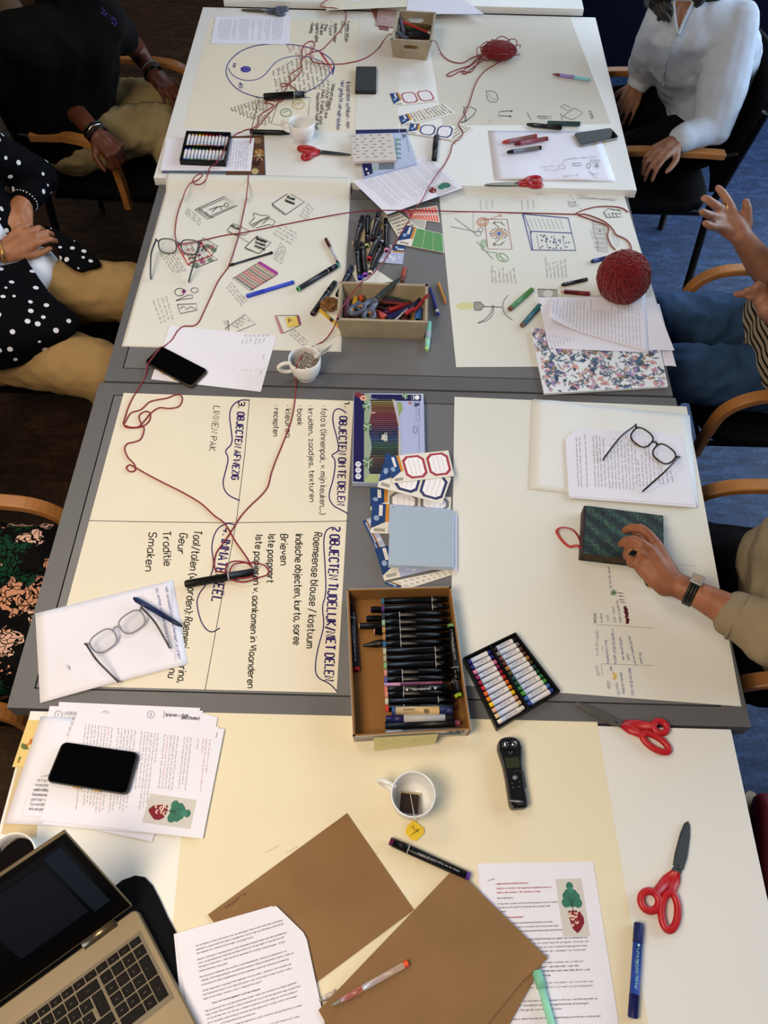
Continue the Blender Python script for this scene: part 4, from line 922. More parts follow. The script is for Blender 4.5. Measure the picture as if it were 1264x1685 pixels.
for i in range(6): k.poly([z(235, 995 + 8 * i), z(330, 990 + 8 * i)], 1.2, '#3e4a44')
k.build('cover_print', TF.o)
FP = Sheet('paper_pad', 'square grey pad printed with rows of small feathers', 'pad', [(577, 222.5), (646, 219), (653, 263), (580.5, 265.5)], .0125, mat('feather_paper', '#cfc8c4', .6), thick=.009, z=T4, bevel=.0008)
k = FP.ink()
for i in range(5):
    for j in range(8):
        x, y = 8 + i * (FP.wmm - 14) / 4.4 + (j % 2) * 8, 7 + j * (FP.hmm - 10) / 8
        if x < FP.wmm - 10: k.fill([(x - 5, y), (x, y - 2.4), (x + 6, y - 1), (x + 8, y), (x + 6, y + 1.2), (x, y + 2.2)], ['#8a7a6e', '#77787c'][(i + j) % 2])
k.build('feather_print', FP.o)

# big pencil tin
TN = Sheet('pencil_tin', 'navy tin of thirty-six coloured pencils with landscape print', 'tin', [(582, 646.7), (696.9, 647.5), (700.5, 795), (579.8, 793.8)], 0, mat('tin_lid', '#b4bede', .28, spec=.6), thick=.0165, bevel=.0015)
k = TN.inkpx(); z = zt(560, 600, 6.32)
k.fill(z(144, 305, 250, 300, 245, 1222, 132, 1216), '#15104e'); k.fill(z(325, 308, 838, 314, 840, 378, 580, 376, 318, 352), '#15104e'); k.fill(z(250, 300, 325, 306, 300, 400, 335, 520, 300, 700, 320, 850, 300, 1000, 300, 1140, 246, 1222), '#8fa08c')
k.fill(z(300, 1140, 400, 1140, 395, 1225, 246, 1222), '#9fb07c'); k.poly(z(740, 310, 740, 378), .5, '#c0c0d8')
k.fill(z(575, 380, 760, 380, 870, 400, 880, 900, 650, 915, 585, 560), '#a9b3dc'); k.fill(z(590, 385, 640, 395, 650, 470, 610, 540, 600, 470), '#8aa060')
PC = ['#6a6a5a', '#c8b648', '#b89a3a', '#c0843a', '#a85a30', '#b8622c', '#b0402c', '#b02a30', '#a8223a', '#9a2a4a', '#b0405a', '#9c3058', '#8a2a50', '#7a2a60', '#6a2a6a', '#3a2a6a', '#2a2a78', '#2c3a8c', '#2c4f9c', '#3a6aa8', '#2c5a8a', '#2a6a6a', '#2a6a4a', '#2f7a4a', '#2a5a3a', '#2a4a34', '#39443c', '#6a6a3a', '#8a5a3a', '#7a4030', '#6a3a2c', '#5a3a30', '#4a3a34', '#3a3a3a', '#2a2a2e', '#1e1e22']
for i in range(36):
    y = 360 + i * 21.6; xb = 310 + 14 * math.sin(i * .35); xe = 545 + 60 * min(1, i / 12)
    k.fill(z(xb, y, xe, y + 1, xe, y + 12, xb, y + 11), '#%02x%02x%02x' % tuple(int(int(PC[i][q_:q_ + 2], 16) * .72) for q_ in (1, 3, 5))); k.fill(z(xb, y + 11, xe, y + 12, xe, y + 21, xb, y + 20), '#15131c')
    k.fill(z(xe, y, xe + 32, y + 7, xe, y + 15), '#cbb184'); k.fill(z(xe + 24, y + 5, xe + 40, y + 8, xe + 24, y + 10), PC[i])
for (x, y) in ((640, 545), (650, 655)): k.fill(z(x, y - 22, x + 110, y, x, y + 22), '#3e6a5a')
for (x, y, r_) in ((270, 440, 7), (285, 650, 8), (290, 1020, 10), (675, 330, 6)):
    for j in range(9): k.poly([z(x, y), z(x + r_ * 6 * math.cos(j * .7), y + r_ * 6 * math.sin(j * .7))], 1.6, ['#3f6a4a', '#6f9a72', '#b9ccb4'][j % 3])
k.ellipse(*z(455, 750), 9, 9, None, '#2e6a34'); k.fill(z(480, 700, 530, 740, 480, 775), '#86a83a'); k.text('WOOD', z(456, 715), z(456, 805), 5, 1, '#e8e8e0'); k.text('PRO', z(428, 735), z(428, 790), 4, .9, '#e8e8e0')
k.fill(z(150, 295, 200, 290, 262, 325, 240, 372, 150, 322), '#7a2434'); k.ellipse(*z(240, 348), 5.4, 4.4, None, '#d9a890'); k.ellipse(*z(240, 348), 2, 1.6, None, '#7a2434')
for y in (1035, 1098, 1162): k.fill([(z(187, y)[0] + 5.2 * math.cos(a * math.pi / 3), z(187, y)[1] + 5 * math.sin(a * math.pi / 3)) for a in range(6)], '#dfe0ee'); k.poly(z(175, y - 8, 187, y + 8, 200, y - 10), .9, '#2a2a5a')
k.text('36', z(775, 398), z(775, 444), 7.5, 1.3, '#26264a'); k.scrib(z(815, 455), z(818, 570), 2.2, .6, '#3a3a5a', 2); k.scrib(z(785, 462), z(785, 600), 1.8, .4, '#6a6a8a', 3); k.poly(z(815, 575, 822, 900), .4, '#5a5a80')
k.poly(z(765, 640, 795, 650, 800, 700, 770, 720, 760, 690), .6, '#5a5a7a', True, 1); k.ellipse(*z(800, 342), 4, 3.8, None, '#e8e8f2'); k.text('STAEDTLER', z(757, 318), z(757, 372), 2, .5, '#e0e0ee')
k.ellipse(*z(345, 485), 4, 4, None, '#b88a90', 9); k.ellipse(*z(725, 400), 3, 3, None, '#b07a8a', 9)
k.build('cover_print', TN.o)
# silver-blue pad
Sheet('paper_pad', 'thin white pad edge beneath the silver-blue square pad', 'pad', [(645, 834), (752, 846), (752, 937), (643, 932)], .0034, PAPER, thick=.006)
SP = Sheet('paper_pad', 'square silver-blue pad with a blank glossy cover', 'pad', [(642, 831.6), (746.7, 840), (746.7, 933.5), (639, 929.5)], .0098, mat('silver_foil_cover', '#b8cbe0', .22, .25), thick=.012, bevel=.0006)
k = SP.inkpx(); k.ellipse(647, 834.6, .9, .8, None, '#2a2a2e', 8); k.build('corner_dot', SP.o)
# ---------------------------------------------------------------- pens, markers, crayons
def hexm(h, rough=.4, spec=.3): return mat('plastic_' + h.lstrip('#') + ('' if rough == .4 else '_%d' % (rough * 100)), h, rough, spec=spec)
def ends(p0, p1, h, r, z_): return W(*p0, z_ + h + r), W(*p1, z_ + h + r)
def twin_marker(p0, p1, label, tip='#8e8e90', group=None, h=0.0, z_=0.75, r=.0072, body='#0a0b14', ring=.34, print_=True, h1=None, tip2=None, name='marker'):
    """double-ended marker: p0 = plain end, p1 = end with the coloured plug"""
    a, b = ends(p0, p1, h, r, z_)
    if h1 is not None: b = W(*p1, z_ + h1 + r)
    t = empty(name, V((a.x, a.y, a.z - r)), label, 'marker', group)
    L = (b - a).length; e = .006 / L
    BM = hexm(body, .3)
    MB().m(BM).lathe(a, b, [(e, r * .86), (e + .001, r * .95), (ring, r), (1 - e, r * .93)], 14).build('barrel', None, t)
    MB().m(BM).lathe(a, b, [(0, r * .7), (.01, r * .86), (ring - .015, r * 1.04), (ring - .012, r * 1.0)], 14).build('cap', None, t)
    MB().m(hexm('#b9b9bf', .4)).lathe(a, b, [(ring - .012, r * 1.02), (ring - .002, r * 1.02)], 14).build('ring', None, t)
    MB().m(hexm(tip, .4)).lathe(a, b, [(1 - e, r * .96), (1 - .002, r * .9), (1, r * .6)], 14).build('end_plug', None, t)
    if tip2: MB().m(hexm(tip2, .4)).lathe(a, b, [(-.004, r * .6), (0, r * .88), (e, r * .9)], 14).build('end_plug', None, t)
    if print_:
        d = (b - a); u = d.normalized(); n = u.cross(V((0, 0, 1))).normalized(); up = n.cross(u)
        k = Ink(lambda x, y: a + u * x + n * (math.sin(y / r) * r * 1.03) + up * (math.cos(y / r) * r * 1.03))
        f0, f1 = (ring + .12, .88) if ring < .5 else (.12, ring - .1)
        k.scrib((L * f0, .001), (L * f1, .001), .0026, .0006, '#c9ccd4', int(p0[0]))
        k.build('printed_mark', t)
    return t
def pen(p0, p1, label, parts, r=.0042, h=0.0, z_=0.75, h1=None, cat='pen', name='pen', group=None, seg=12):
    """parts: list of (part name, colour or material, [(t, radius factor), ...])"""
    a, b = ends(p0, p1, h, r, z_)
    if h1 is not None: b = W(*p1, z_ + h1 + r)
    t = empty(name, V((a.x, a.y, a.z - r)), label, cat, group)
    for nm, c, prof in parts:
        MB().m(c if not isinstance(c, str) else hexm(c)).lathe(a, b, [(x, r * y) for x, y in prof], seg).build(nm, None, t)
    return t
GM = 'loose black markers on the grey table'
z = zt(580, 330, 7.9)
twin_marker(z(130, 205), z(38, 590), 'black marker leftmost of the upper loose row, white lettering along it', '#1a1a22', h=.001)
twin_marker(z(202, 205), z(190, 600), 'black marker with a pale green end, second in the upper loose row', '#b9cf8e', h=.001, ring=.7)
twin_marker(z(350, 135), z(256, 515), 'black marker reaching up under the tilted letter', '#3a1a26', h=.014)
twin_marker(z(434, 240), z(444, 655), 'black marker with a pink end, rightmost of the loose ones', '#d991bf', h=.002, ring=.25)
twin_marker(z(372, 385), z(214, 768), 'black marker with a red end lying across the others', '#c02438', h=.016, ring=.3)
twin_marker(z(384, 535), z(228, 948), 'black marker with a white end beside the thread', '#e2dfe4', h=.002, ring=.3, tip2='#c9c9d2')
twin_marker(z(120, 550), z(166, 978), 'black marker with a violet end in the loose pile', '#9a52d2', h=.004, ring=.2)
twin_marker(z(48, 565), z(98, 1018), 'black marker with a blue end, lowest on the left of the loose pile', '#2f3fd0', h=.003, ring=.3)
z = zt(480, 300, 4.213)
twin_marker(z(418, 582), z(318, 785), 'dark marker leaning out from behind the wooden crate', '#101018', h=.001, print_=False, body='#121a34')
twin_marker(z(302, 690), z(142, 915), 'black marker with a plum end left of the wooden crate', '#5a2450', h=.001, print_=False)
twin_marker(z(322, 572), z(40, 742), 'black marker with a green end on the drawing poster', '#58b07a', h=.001, ring=.27, print_=False, tip2='#2e8a70')
pen((535.8, 392.5), (556.5, 434), 'clear pen with a dark red cap near the green ended marker', [('cap', '#4a1418', [(0, .6), (.02, 1.1), (.36, 1.1), (.37, .8)]), ('barrel', mat('clear_plastic', '#c4c2d4', .15, trans=.5), [(.36, .85), (.9, .85)]), ('tip', '#1c1c3a', [(.9, .85), (1, .9)])], r=.0042)
pen((483.5, 464), (405.5, 487.5), 'bright blue felt pen on the drawing poster', [('barrel', '#2238b8', [(0, .8), (.01, 1), (.64, 1)]), ('cap', '#2a44cc', [(.64, 1.06), (.98, 1.06), (1, .8)])], r=.0052, cat='pen', name='felt_pen')
pen((448.5, 415.5), (375, 437.5), 'slim black pen with a grip end across the drawing poster', [('barrel', '#1c2434', [(.04, .8), (.86, .8)]), ('end_button', '#0c0c10', [(0, .9), (.02, 1.1), (.06, 1.1), (.07, .8)]), ('tip', '#0a0a0c', [(.86, 1.0), (.93, 1.1), (.98, .6), (1, .25)])], r=.0036)
z = zt(480, 300, 4.213)
pen(z(784, 592), z(766, 690), 'orange-red pen standing out behind the wooden crate', [('cap', '#a84a38', [(0, .7), (.04, 1.1), (.7, 1.1)]), ('barrel', '#6a3a34', [(.7, .9), (1, .9)])], r=.0055)
pen(z(958, 735), z(1016, 918), 'blue pencil with a white eraser end right of the wooden crate', [('barrel', '#2a2f86', [(0, .8), (.88, .8)]), ('eraser_sleeve', '#d8d4d0', [(.83, 1.0), (.93, 1.0)]), ('end_button', '#2530a8', [(.93, .8), (1, .7)])], r=.0048, cat='pencil', name='pencil')
pen(z(1018, 695), z(1070, 842), 'ochre crayon lying by the right poster edge', [('barrel', '#c28a44', [(0, .5), (.03, 1), (.86, 1)]), ('tip', '#b5742e', [(.86, .9), (.97, .6), (1, .3)])], r=.004, cat='crayon', name='crayon')
pen(z(953, 968), z(938, 1166), 'mint green capped pen against the right end of the wooden crate', [('cap', '#8ccdb4', [(0, .7), (.03, 1), (.55, 1)]), ('barrel', '#9ad6c0', [(.55, .92), (.9, .92)]), ('end_button', '#b0d890', [(.9, .9), (1, .6)]), ('clip', '#b9bcc0', [(.35, .2), (.36, 1.1), (.6, 1.05)])], r=.0068)
pen(z(196, 884), z(330, 1002), 'yellow pencil poking out left of the wooden crate', [('barrel', '#d6a92c', [(0, .9), (.55, .9)]), ('band', '#2a2418', [(.55, .92), (.7, .92)]), ('end_button', '#d6a92c', [(.7, .9), (1, .9)])], r=.0045, cat='pencil', name='pencil')
# crumpled brown scrap
rg = random.Random(7); bm_ = MB().m(mat('crumpled_kraft', '#8a6440', .8, noise=.4, nscale=90, bump=.5)); c0 = W(543, 500, .765)
bm_.ell(c0, (.024, .02, .015), nu=20, nv=14)
bm_.v = [tuple(V(v) + (V(v) - c0) * rg.uniform(-.3, .25)) for v in bm_.v]
tag(bm_.build('crumpled_paper', smooth=False), 'small crumpled brown paper scrap at the left end of the wooden crate', 'paper scrap')

def crayon(p0, p1, label, c, sleeve='#2c2c30', r=.0062, h=.0005, z_=.75, cat='crayon', name='crayon'):
    return pen(p0, p1, label, [('stick', c, [(0, .35), (.05, .75), (.16, .98), (1, .98)]), ('paper_sleeve', sleeve, [(.18, 1.06), (.93, 1.06)])], r=r, h=h, z_=z_, cat=cat, name=name)
z = zt(720, 290, 3.16)
pen(z(498, 583), z(374, 692), 'thick green wooden crayon pencil on the right poster', [('tip', '#c8d8c4', [(0, .3), (.06, .6)]), ('barrel', '#4d8a50', [(.06, 1), (.93, 1)]), ('end_button', '#7a4a34', [(.93, .96), (1, .9)])], r=.0072, seg=6, cat='pencil', name='thick_pencil')
pen(z(532, 672), z(438, 778), 'thick teal wooden pencil half under the white pages', [('barrel', '#2f6670', [(0, 1), (.92, 1)]), ('end_button', '#7a5a44', [(.92, .96), (1, .9)])], r=.0072, seg=6, cat='pencil', name='thick_pencil')
pen(z(643, 566), z(777, 536), 'small black crayon left of the yarn ball', [('tip', '#101010', [(0, .3), (.1, .9)]), ('barrel', '#16161a', [(.1, 1), (1, .95)])], r=.0052, cat='crayon', name='crayon')
pen(z(640, 598), z(790, 612), 'dark red crayon pencil with its tip out from the pages', [('tip', '#c99a90', [(0, .3), (.12, .8)]), ('barrel', '#6a1a22', [(.12, 1), (1, 1)])], r=.006, seg=6, cat='pencil', name='thick_pencil')
pen(z(796, 444), z(880, 424), 'blue crayon half hidden behind the yarn ball', [('tip', '#1a1e3a', [(0, .3), (.12, .8)]), ('barrel', '#1f2f78', [(.12, 1), (1, 1)])], r=.0055, cat='crayon', name='crayon')
z = zt(560, 0, 3.718)
crayon(z(990, 872), z(1200, 832), 'red crayon in a grey sleeve, uppermost on the sketch page', '#b03a34', '#8a5a5c', z_=T4, h=.005)
crayon(z(1062, 882), (901, 228), 'dark red crayon in the middle of three on the sketch page', '#6a1e2a', '#8a4a58', z_=T4, h=.0055)
crayon(z(1018, 932), z(1228, 903), 'black crayon in a grey sleeve, lowest on the sketch page', '#1c1c20', '#6a6a72', z_=T4, h=.0055)
crayon((866.5, 204.5), (924.5, 210.5), 'black crayon at the front edge of the off-white sheet', '#101012', '#1c1c20', z_=T4, h=.001)
pen((901, 202.5), (954.5, 204), 'dark teal marker beside the black crayon', [('barrel', '#2e4c54', [(0, .8), (.02, 1), (.97, 1)]), ('end_plug', '#16161e', [(.97, 1), (1, .9)])], r=.007, z_=T4, h=.001, cat='marker', name='marker')
pen((909, 121.5), (971, 131.5), 'lilac and turquoise click pen on the off-white sheet', [('tip', '#7a3a4a', [(0, .15), (.1, .7), (.2, .8)]), ('grip', '#9a86c4', [(.2, 1), (.58, 1)]), ('barrel', '#8ac4d0', [(.58, .9), (.9, .95), (.93, 1.1), (1, 1.0)])], r=.0058, z_=T4)
pen((501, 155), (433.5, 159.5), 'thick black marker across the yin-yang poster', [('barrel', '#08080a', [(0, .8), (.02, 1), (.24, 1)]), ('ring', '#9a9a90', [(.24, 1.02), (.26, 1.02)]), ('cap', '#0a0a0c', [(.26, 1.05), (.97, 1.0), (1, .7)])], r=.0105, z_=T4, h=.003, cat='marker', name='marker')
pen((411.5, 217), (478, 218.5), 'slim black marker between the pastel tray and the cup', [('barrel', '#08080a', [(0, .8), (.02, 1), (.7, 1), (.95, .8), (1, .4)])], r=.0075, z_=T4, h=.001, cat='marker', name='marker')
pen((718, 224.5), (714.5, 263), 'short black marker standing between pad and letter', [('cap', '#0a0a0c', [(0, .8), (.03, 1), (.4, 1)]), ('barrel', '#08080a', [(.4, .95), (1, .95)])], r=.0085, z_=T4, h=.001, cat='marker', name='marker')
# near table pens
twin_marker((642, 1384), (773, 1443), 'black twin marker by the tea cup, its purple end under the envelope', '#6a3a9a', h=.0005, r=.0078, ring=.24, tip2='#5a1a4a')
t = pen((1051.5, 1519), (1041.5, 1675.5), 'dark blue metallic-ink marker at the right edge of the near table', [('cap', '#141c56', [(0, .85), (.01, 1), (.22, 1)]), ('barrel', '#1f3f9a', [(.22, .94), (.76, .94)]), ('rear_cap', '#161e5c', [(.76, 1), (.985, 1), (1, .85)])], r=.0082, cat='marker', name='marker')
a, b = W(1051.5, 1519, .7582), W(1041.5, 1675.5, .7582); u = (b - a).normalized(); L = (b - a).length; nrm = V((0, 0, 1)).cross(u)
k = Ink(lambda x, y: a + u * x + nrm * (math.sin(y / .0079) * .0079) * -1 + V((0, 0, 1)) * (math.cos(y / .0079) * .0079))
k.text('Lyra Metallic Marker', (L * .28, .0018), (L * .72, .0018), .0042, .0006, '#8fd0c8', 1); k.ellipse(L * .245, 0, .0022, .0022, None, '#9fc8d8', 8); k.build('printed_mark', t)
z = zt(520, 1340, 2.341)
CLP = mat('clear_pen_plastic', '#e4d4cc', .12, trans=.55)
pen(z(60, 738), z(355, 572), 'transparent gel pen with orange-red end on the kraft envelope', [('tip', '#8a8682', [(0, .15), (.05, .4), (.12, .7)]), ('grip', mat('rosy_plastic', '#b86a5c', .25, trans=.3), [(.12, .9), (.4, .95)]), ('barrel', CLP, [(.4, .9), (.94, .9)]), ('refill', '#a84038', [(.12, .35), (.93, .35)]), ('end_plug', '#e0562a', [(.94, .95), (1, .9)])], r=.0055, h=.0105)
pen(z(8, 722), z(72, 686), 'tip of a clear pen peeking from beneath the kraft envelope', [('tip', '#8a8682', [(0, .3), (.3, .8)]), ('barrel', CLP, [(.3, .9), (1, .9)])], r=.005, h=.001)
t = pen((883, 1596), (912, 1700), 'mint green click pen half under the kraft envelope', [('barrel', '#8fd6bc', [(0, .9), (1, .95)]), ('clip', '#7cc0a6', [(.02, .2), (.03, 1.25), (.3, 1.2), (.32, .5)])], r=.0066, h=.0025)

# ---------------------------------------------------------------- oil pastel trays
PAST = ['#e8e4dc', '#e0c49a', '#e0a890', '#e8c41e', '#e08a24', '#d86a34', '#c0303a', '#96223e', '#8a2a6a', '#d07aa4', '#2a2a80', '#26308a']
PAST2 = ['#2a3f9a', '#3a6ab0', '#4a9a3a', '#2a7a40', '#20503a', '#1f4a50', '#4a4a2a', '#a87a3a', '#5a3a2a', '#6a4040', '#7a7878', '#22222a']
def pastel_tray(c4, z_, h, label, slab, r1, r2, stick_lab, grp, hgt=.016, txt=True):
    """c4 px corners at rim height: a,b along the row direction, d below a"""
    C = [W(x, y, z_ + h + hgt) for x, y in c4]
    def at(u, v, dz): p = (C[0] * (1 - u) + C[1] * u) * (1 - v) + (C[3] * (1 - u) + C[2] * u) * v; p.z = z_ + h + dz; return p
    t = empty('pastel_tray', at(.5, .5, 0), label, 'tray')
    q = MB().m(BLACK)
    q.prism([at(u, v, 0) for u, v in ((0, 0), (1, 0), (1, 1), (0, 1))], z_ + h, z_ + h + .003); q.build('tray_floor', None, t)
    q = MB().m(BLACK)
    for u0, v0, u1, v1 in ((0, 0, 1, .035), (0, .965, 1, 1), (0, .035, .02, .965), (.98, .035, 1, .965), (.02, .485, .98, .515)):
        q.prism([at(u, v, 0) for u, v in ((u0, v0), (u1, v0), (u1, v1), (u0, v1))], z_ + h + .003, z_ + h + hgt)
    q.build('tray_rim', None, t)
    for row, cols, v0, v1 in ((0, r1, .055, .47), (1, r2, .53, .945)):
        n = len(cols)
        for i, c in enumerate(cols):
            u = .035 + (i + .5) * .93 / n
            a, b = at(u, v0, .010), at(u, v1, .010); rr = (at(.93 / n, 0, 0) - at(0, 0, 0)).length * .43
            for p in (a, b): p.z = z_ + h + .003 + rr
            s = empty('oil_pastel', (a + b) / 2 - V((0, 0, rr)), stick_lab(row, i, c), 'pastel', grp)
            MB().m(hexm(c, .6)).lathe(a, b, [(0, rr * .8), (.02, rr * .9), (.98, rr * .9), (1, rr * .8)], 12).build('stick', None, s)
            MB().m(mat('pastel_sleeve', '#d4d4de', .5)).lathe(a, b, [(.14 if row == 0 else .14, rr), (.86, rr)], 12).build('paper_sleeve', None, s)
            if txt and i % 2 == row:
                uu = (b - a).normalized(); nn = uu.cross(V((0, 0, 1))); L = (b - a).length
                k = Ink(lambda x, y: a + uu * x + nn * (math.sin(y / rr) * rr * 1.02) + V((0, 0, 1)) * (math.cos(y / rr) * rr * 1.02))
                k.text('STAEDTLER', (L * .3, .0012), (L * .72, .0012), .0028, .0006, '#2c2c36'); k.build('printed_mark', s)
    return t
CN = {'#e8e4dc': 'white', '#e0c49a': 'sand', '#e0a890': 'peach', '#e8c41e': 'yellow', '#e08a24': 'orange', '#d86a34': 'red-orange', '#c0303a': 'red', '#96223e': 'crimson', '#8a2a6a': 'magenta', '#d07aa4': 'pink', '#2a2a80': 'violet-blue', '#26308a': 'ultramarine', '#2a3f9a': 'royal blue', '#3a6ab0': 'light blue', '#4a9a3a': 'leaf green', '#2a7a40': 'green', '#20503a': 'dark green', '#1f4a50': 'petrol', '#4a4a2a': 'olive', '#a87a3a': 'ochre', '#5a3a2a': 'brown', '#6a4040': 'red-brown', '#7a7878': 'grey', '#22222a': 'black'}
z = zt(540, 930, 3.01)
pastel_tray([z(838, 812), (762, 1082), z(928, 332), z(1150, 622)], .75, 0, 'black tray of oil pastels between the marker box and the red scissors', 0, PAST, PAST2,
            lambda r_, i, c: '%s oil pastel in a white sleeve in the near tray' % CN[c], 'oil pastels in the near tray')
z = zt(250, 200, 5.745)
pastel_tray([z(325, 86), z(745, 100), z(692, 382), z(260, 364)], T4, .005, 'black tray of oil pastels on the far white table', 0, PAST, PAST2,
            lambda r_, i, c: '%s oil pastel in a white sleeve in the far tray' % CN[c], 'oil pastels in the far tray', txt=False)

# ---------------------------------------------------------------- cardboard marker box
CB = mat('corrugated_board', '#8a6238', .85, noise=.08, nscale=20); CW = mat('white_board', '#b9b4ac', .7, noise=.08, nscale=30)
z = zt(560, 960, 5.745); HB = .042
rim = [W(*z(60, 52), .75 + HB), W(*z(1048, 28), .75 + HB), W(*z(1240, 1385), .75 + HB), W(*z(118, 1450), .75 + HB)]
cen = sum(rim, V()) / 4
base = [V((cen.x + (p.x - cen.x) * .985, cen.y + (p.y - cen.y) * .985, .7503)) for p in rim]
t = empty('cardboard_box', V((cen.x, cen.y, .7503)), 'open brown cardboard box full of black markers', 'box')
q = MB().m(CB); q.prism(base, .7503, .7525); q.build('box_floor', None, t)
for i, nm in enumerate(('far', 'right', 'near', 'left')):
    a, b, c, d = base[i], base[(i + 1) % 4], rim[(i + 1) % 4], rim[i]
    nrm = (b - a).cross(V((0, 0, 1))).normalized() * -1; 
    if nrm.dot(cen - a) < 0: nrm = -nrm
    q = MB().m(CW); q.loft([a, b, b + nrm * .0008, a + nrm * .0008], [d, c, c + nrm * .0008, d + nrm * .0008])
    q.m(CB); q.loft([a + nrm * .0009, b + nrm * .0009, b + nrm * .004, a + nrm * .004], [d + nrm * .0009, c + nrm * .0009, c + nrm * .004, d + nrm * .004])
    s_ = q.build('side_wall', None, t)
nf = [base[3], base[2], rim[2], rim[3]]
k = Ink(lambda u, v: (nf[3] * (1 - u) + nf[2] * u) * (1 - v) + (nf[0] * (1 - u) + nf[1] * u) * v + V((0, -.0012, 0)))
k.text('DISC', (.93, .25), (.77, .25), -.42, .014, '#3a3a40'); k.fill([(.03, .55), (.16, .55), (.16, .62), (.03, .62)], '#4a4640'); k.build('printed_mark', t)
# sticky note hanging over the near wall
n0, n1 = nf[3] * .82 + nf[2] * .18, nf[3] * .28 + nf[2] * .72
q = MB().m(mat('pale_yellow_note', '#c9c08c', .8))
dn = V((0, -.004, 0)); pt = [n0 + dn, n1 + dn, n1 + V((-.004, -.013, -.028)), n0 + V((0, -.018, -.033))]
q.loft(pt, [p + V((0, -.0004, .0003)) for p in pt])
NT = q.build('sticky_note'); tag(NT, 'pale yellow paper note hanging on the near side of the marker box', 'note')
k = Ink(lambda u, v: (pt[0] * (1 - u) + pt[1] * u) * (1 - v) + (pt[3] * (1 - u) + pt[2] * u) * v + V((0, -.0008, .0006)))
k.scrib((.12, .42), (.8, .38), .26, .012, '#8a8a72', 5); k.scrib((.06, .62), (.7, .58), .14, .01, '#8a8a72'); k.build('handwriting', NT)
z = zt(560, 960, 5.745)
GB = 'black markers packed in the cardboard box'
tips = ['#3a6a8a', '#5a3a7a', '#3a3f52', '#8fb8a4', '#b09060', '#a88058', '#3a6aa0', '#b8bcb0', '#a8a490', '#7fb08c', '#d0908c', '#5a60a8', None, '#d08a80', '#c4c8c0', '#c8403a', None, '#c4423c']
def bx(y0): return (385 + (y0 - 150) * .04, 1010 + (y0 - 150) * .07)
for i in range(16):
    y = 158 + i * 67.5; x0, x1 = bx(y)
    if i in (12,): continue
    sh = {0: 0, 2: -95, 3: -60, 5: 0}.get(i, 0)
    lab = 'black marker packed in the cardboard box, %s end showing on its left' % ['teal', 'violet', 'slate', 'sage', 'tan', 'brownish', 'blue', 'pale grey', 'khaki', 'mint', 'rose', 'indigo', '', 'salmon', 'white', 'red'][i]
    twin_marker(z(x1, y - 6), z(x0, y + 12), lab, tips[i] or '#222222', GB, h=.016 + .002 * (i % 2), r=.0068, ring=.24 if i in (0, 1, 7, 8, 9, 14) else .74, print_=False, body='#060608')
pen(z(412, 958), z(965, 936), 'black marker with a pink-lilac stripe in the cardboard box', [('barrel', '#b98ab0', [(0, .9), (.28, .9)]), ('cap', '#6a3a54', [(.28, 1), (1, .8)])], r=.0036, h=.03, cat='marker', name='marker', group=GB)
t = twin_marker(z(1010, 985), z(416, 1002), 'black marker with white script print in the cardboard box', '#d08078', GB, h=.019, r=.0078, ring=.7, print_=False, body='#060608')
a, b = W(*z(615, 1008), .7792 + .008), W(*z(915, 990), .7792 + .008); u = (b - a).normalized(); nn = u.cross(V((0, 0, 1)))
k = Ink(lambda x, y: a + u * x - nn * y + V((0, 0, .0012))); L = (b - a).length
k.text('Sensebrush', (L * .8, -.002), (L * .2, -.002), .0045, .0006, '#c4c4cc', 1); k.fill([(0, 0), (.005, -.003), (.005, .003)], '#c4c4cc'); k.fill([(L, 0), (L - .005, -.003), (L - .005, .003)], '#c4c4cc'); k.build('printed_mark', t)
t = pen(z(488, 1205), z(1060, 1200), 'marker with a cream printed label and blue cap in the cardboard box', [('cap', '#2a4a80', [(0, .9), (.06, 1)]), ('label_band', '#c4a878', [(.06, 1.02), (.78, 1.02)]), ('rear_cap', '#1c2550', [(.78, 1), (1, .9)])], r=.0078, h=.024, cat='marker', name='marker', group=GB)
a, b = W(*z(540, 1212), .7898 + .001), W(*z(930, 1206), .7898 + .001); u = (b - a).normalized(); nn = u.cross(V((0, 0, 1)))
k = Ink(lambda x, y: a + u * x - nn * y + V((0, 0, .0006))); L = (b - a).length
k.ellipse(L * .7, 0, .0038, .004, .0012, '#1a1a1c'); k.ellipse(L * .7, .0, .0015, .0017, None, '#1a1a1c'); k.scrib((L * .15, -.001), (L * .5, -.001), .002, .0005, '#5a4a3a')
for i in range(14): k.fill([(L * (.15 + .02 * i), .002), (L * (.16 + .02 * i), .002), (L * (.16 + .02 * i), .005), (L * (.15 + .02 * i), .005)], '#4a3c30')
k.build('printed_mark', t)
pen(z(430, 1285), z(1062, 1265), 'navy capped pen with silver line in the cardboard box', [('cap', '#1a1a50', [(0, .9), (.26, 1)]), ('barrel', '#14141e', [(.26, .9), (1, .85)]), ('clip', '#a8a8ae', [(.26, .3), (.27, 1.12), (.88, 1.05), (.9, .3)])], r=.0075, h=.02, cat='marker', name='marker', group=GB)
pen(z(424, 1345), z(1130, 1318), 'black marker near the front wall of the cardboard box', [('barrel', '#08080c', [(0, 1), (.93, 1)]), ('end_plug', '#7a3448', [(.93, 1), (1, .7)])], r=.007, h=.018, cat='marker', name='marker', group=GB)
pen(z(430, 1418), z(1140, 1395), 'grey-blue marker lowest against the front wall of the cardboard box', [('cap', '#8a9aa8', [(0, .95), (.22, 1)]), ('barrel', '#4c5a66', [(.22, 1), (1, 1)])], r=.0062, h=.018, cat='marker', name='marker', group=GB)
twin_marker(z(100, 208), z(152, 828), 'black marker with a red end lying apart on the floor of the cardboard box', '#b02438', None, h=.003, r=.0078, ring=.22, body='#0a0a1c')
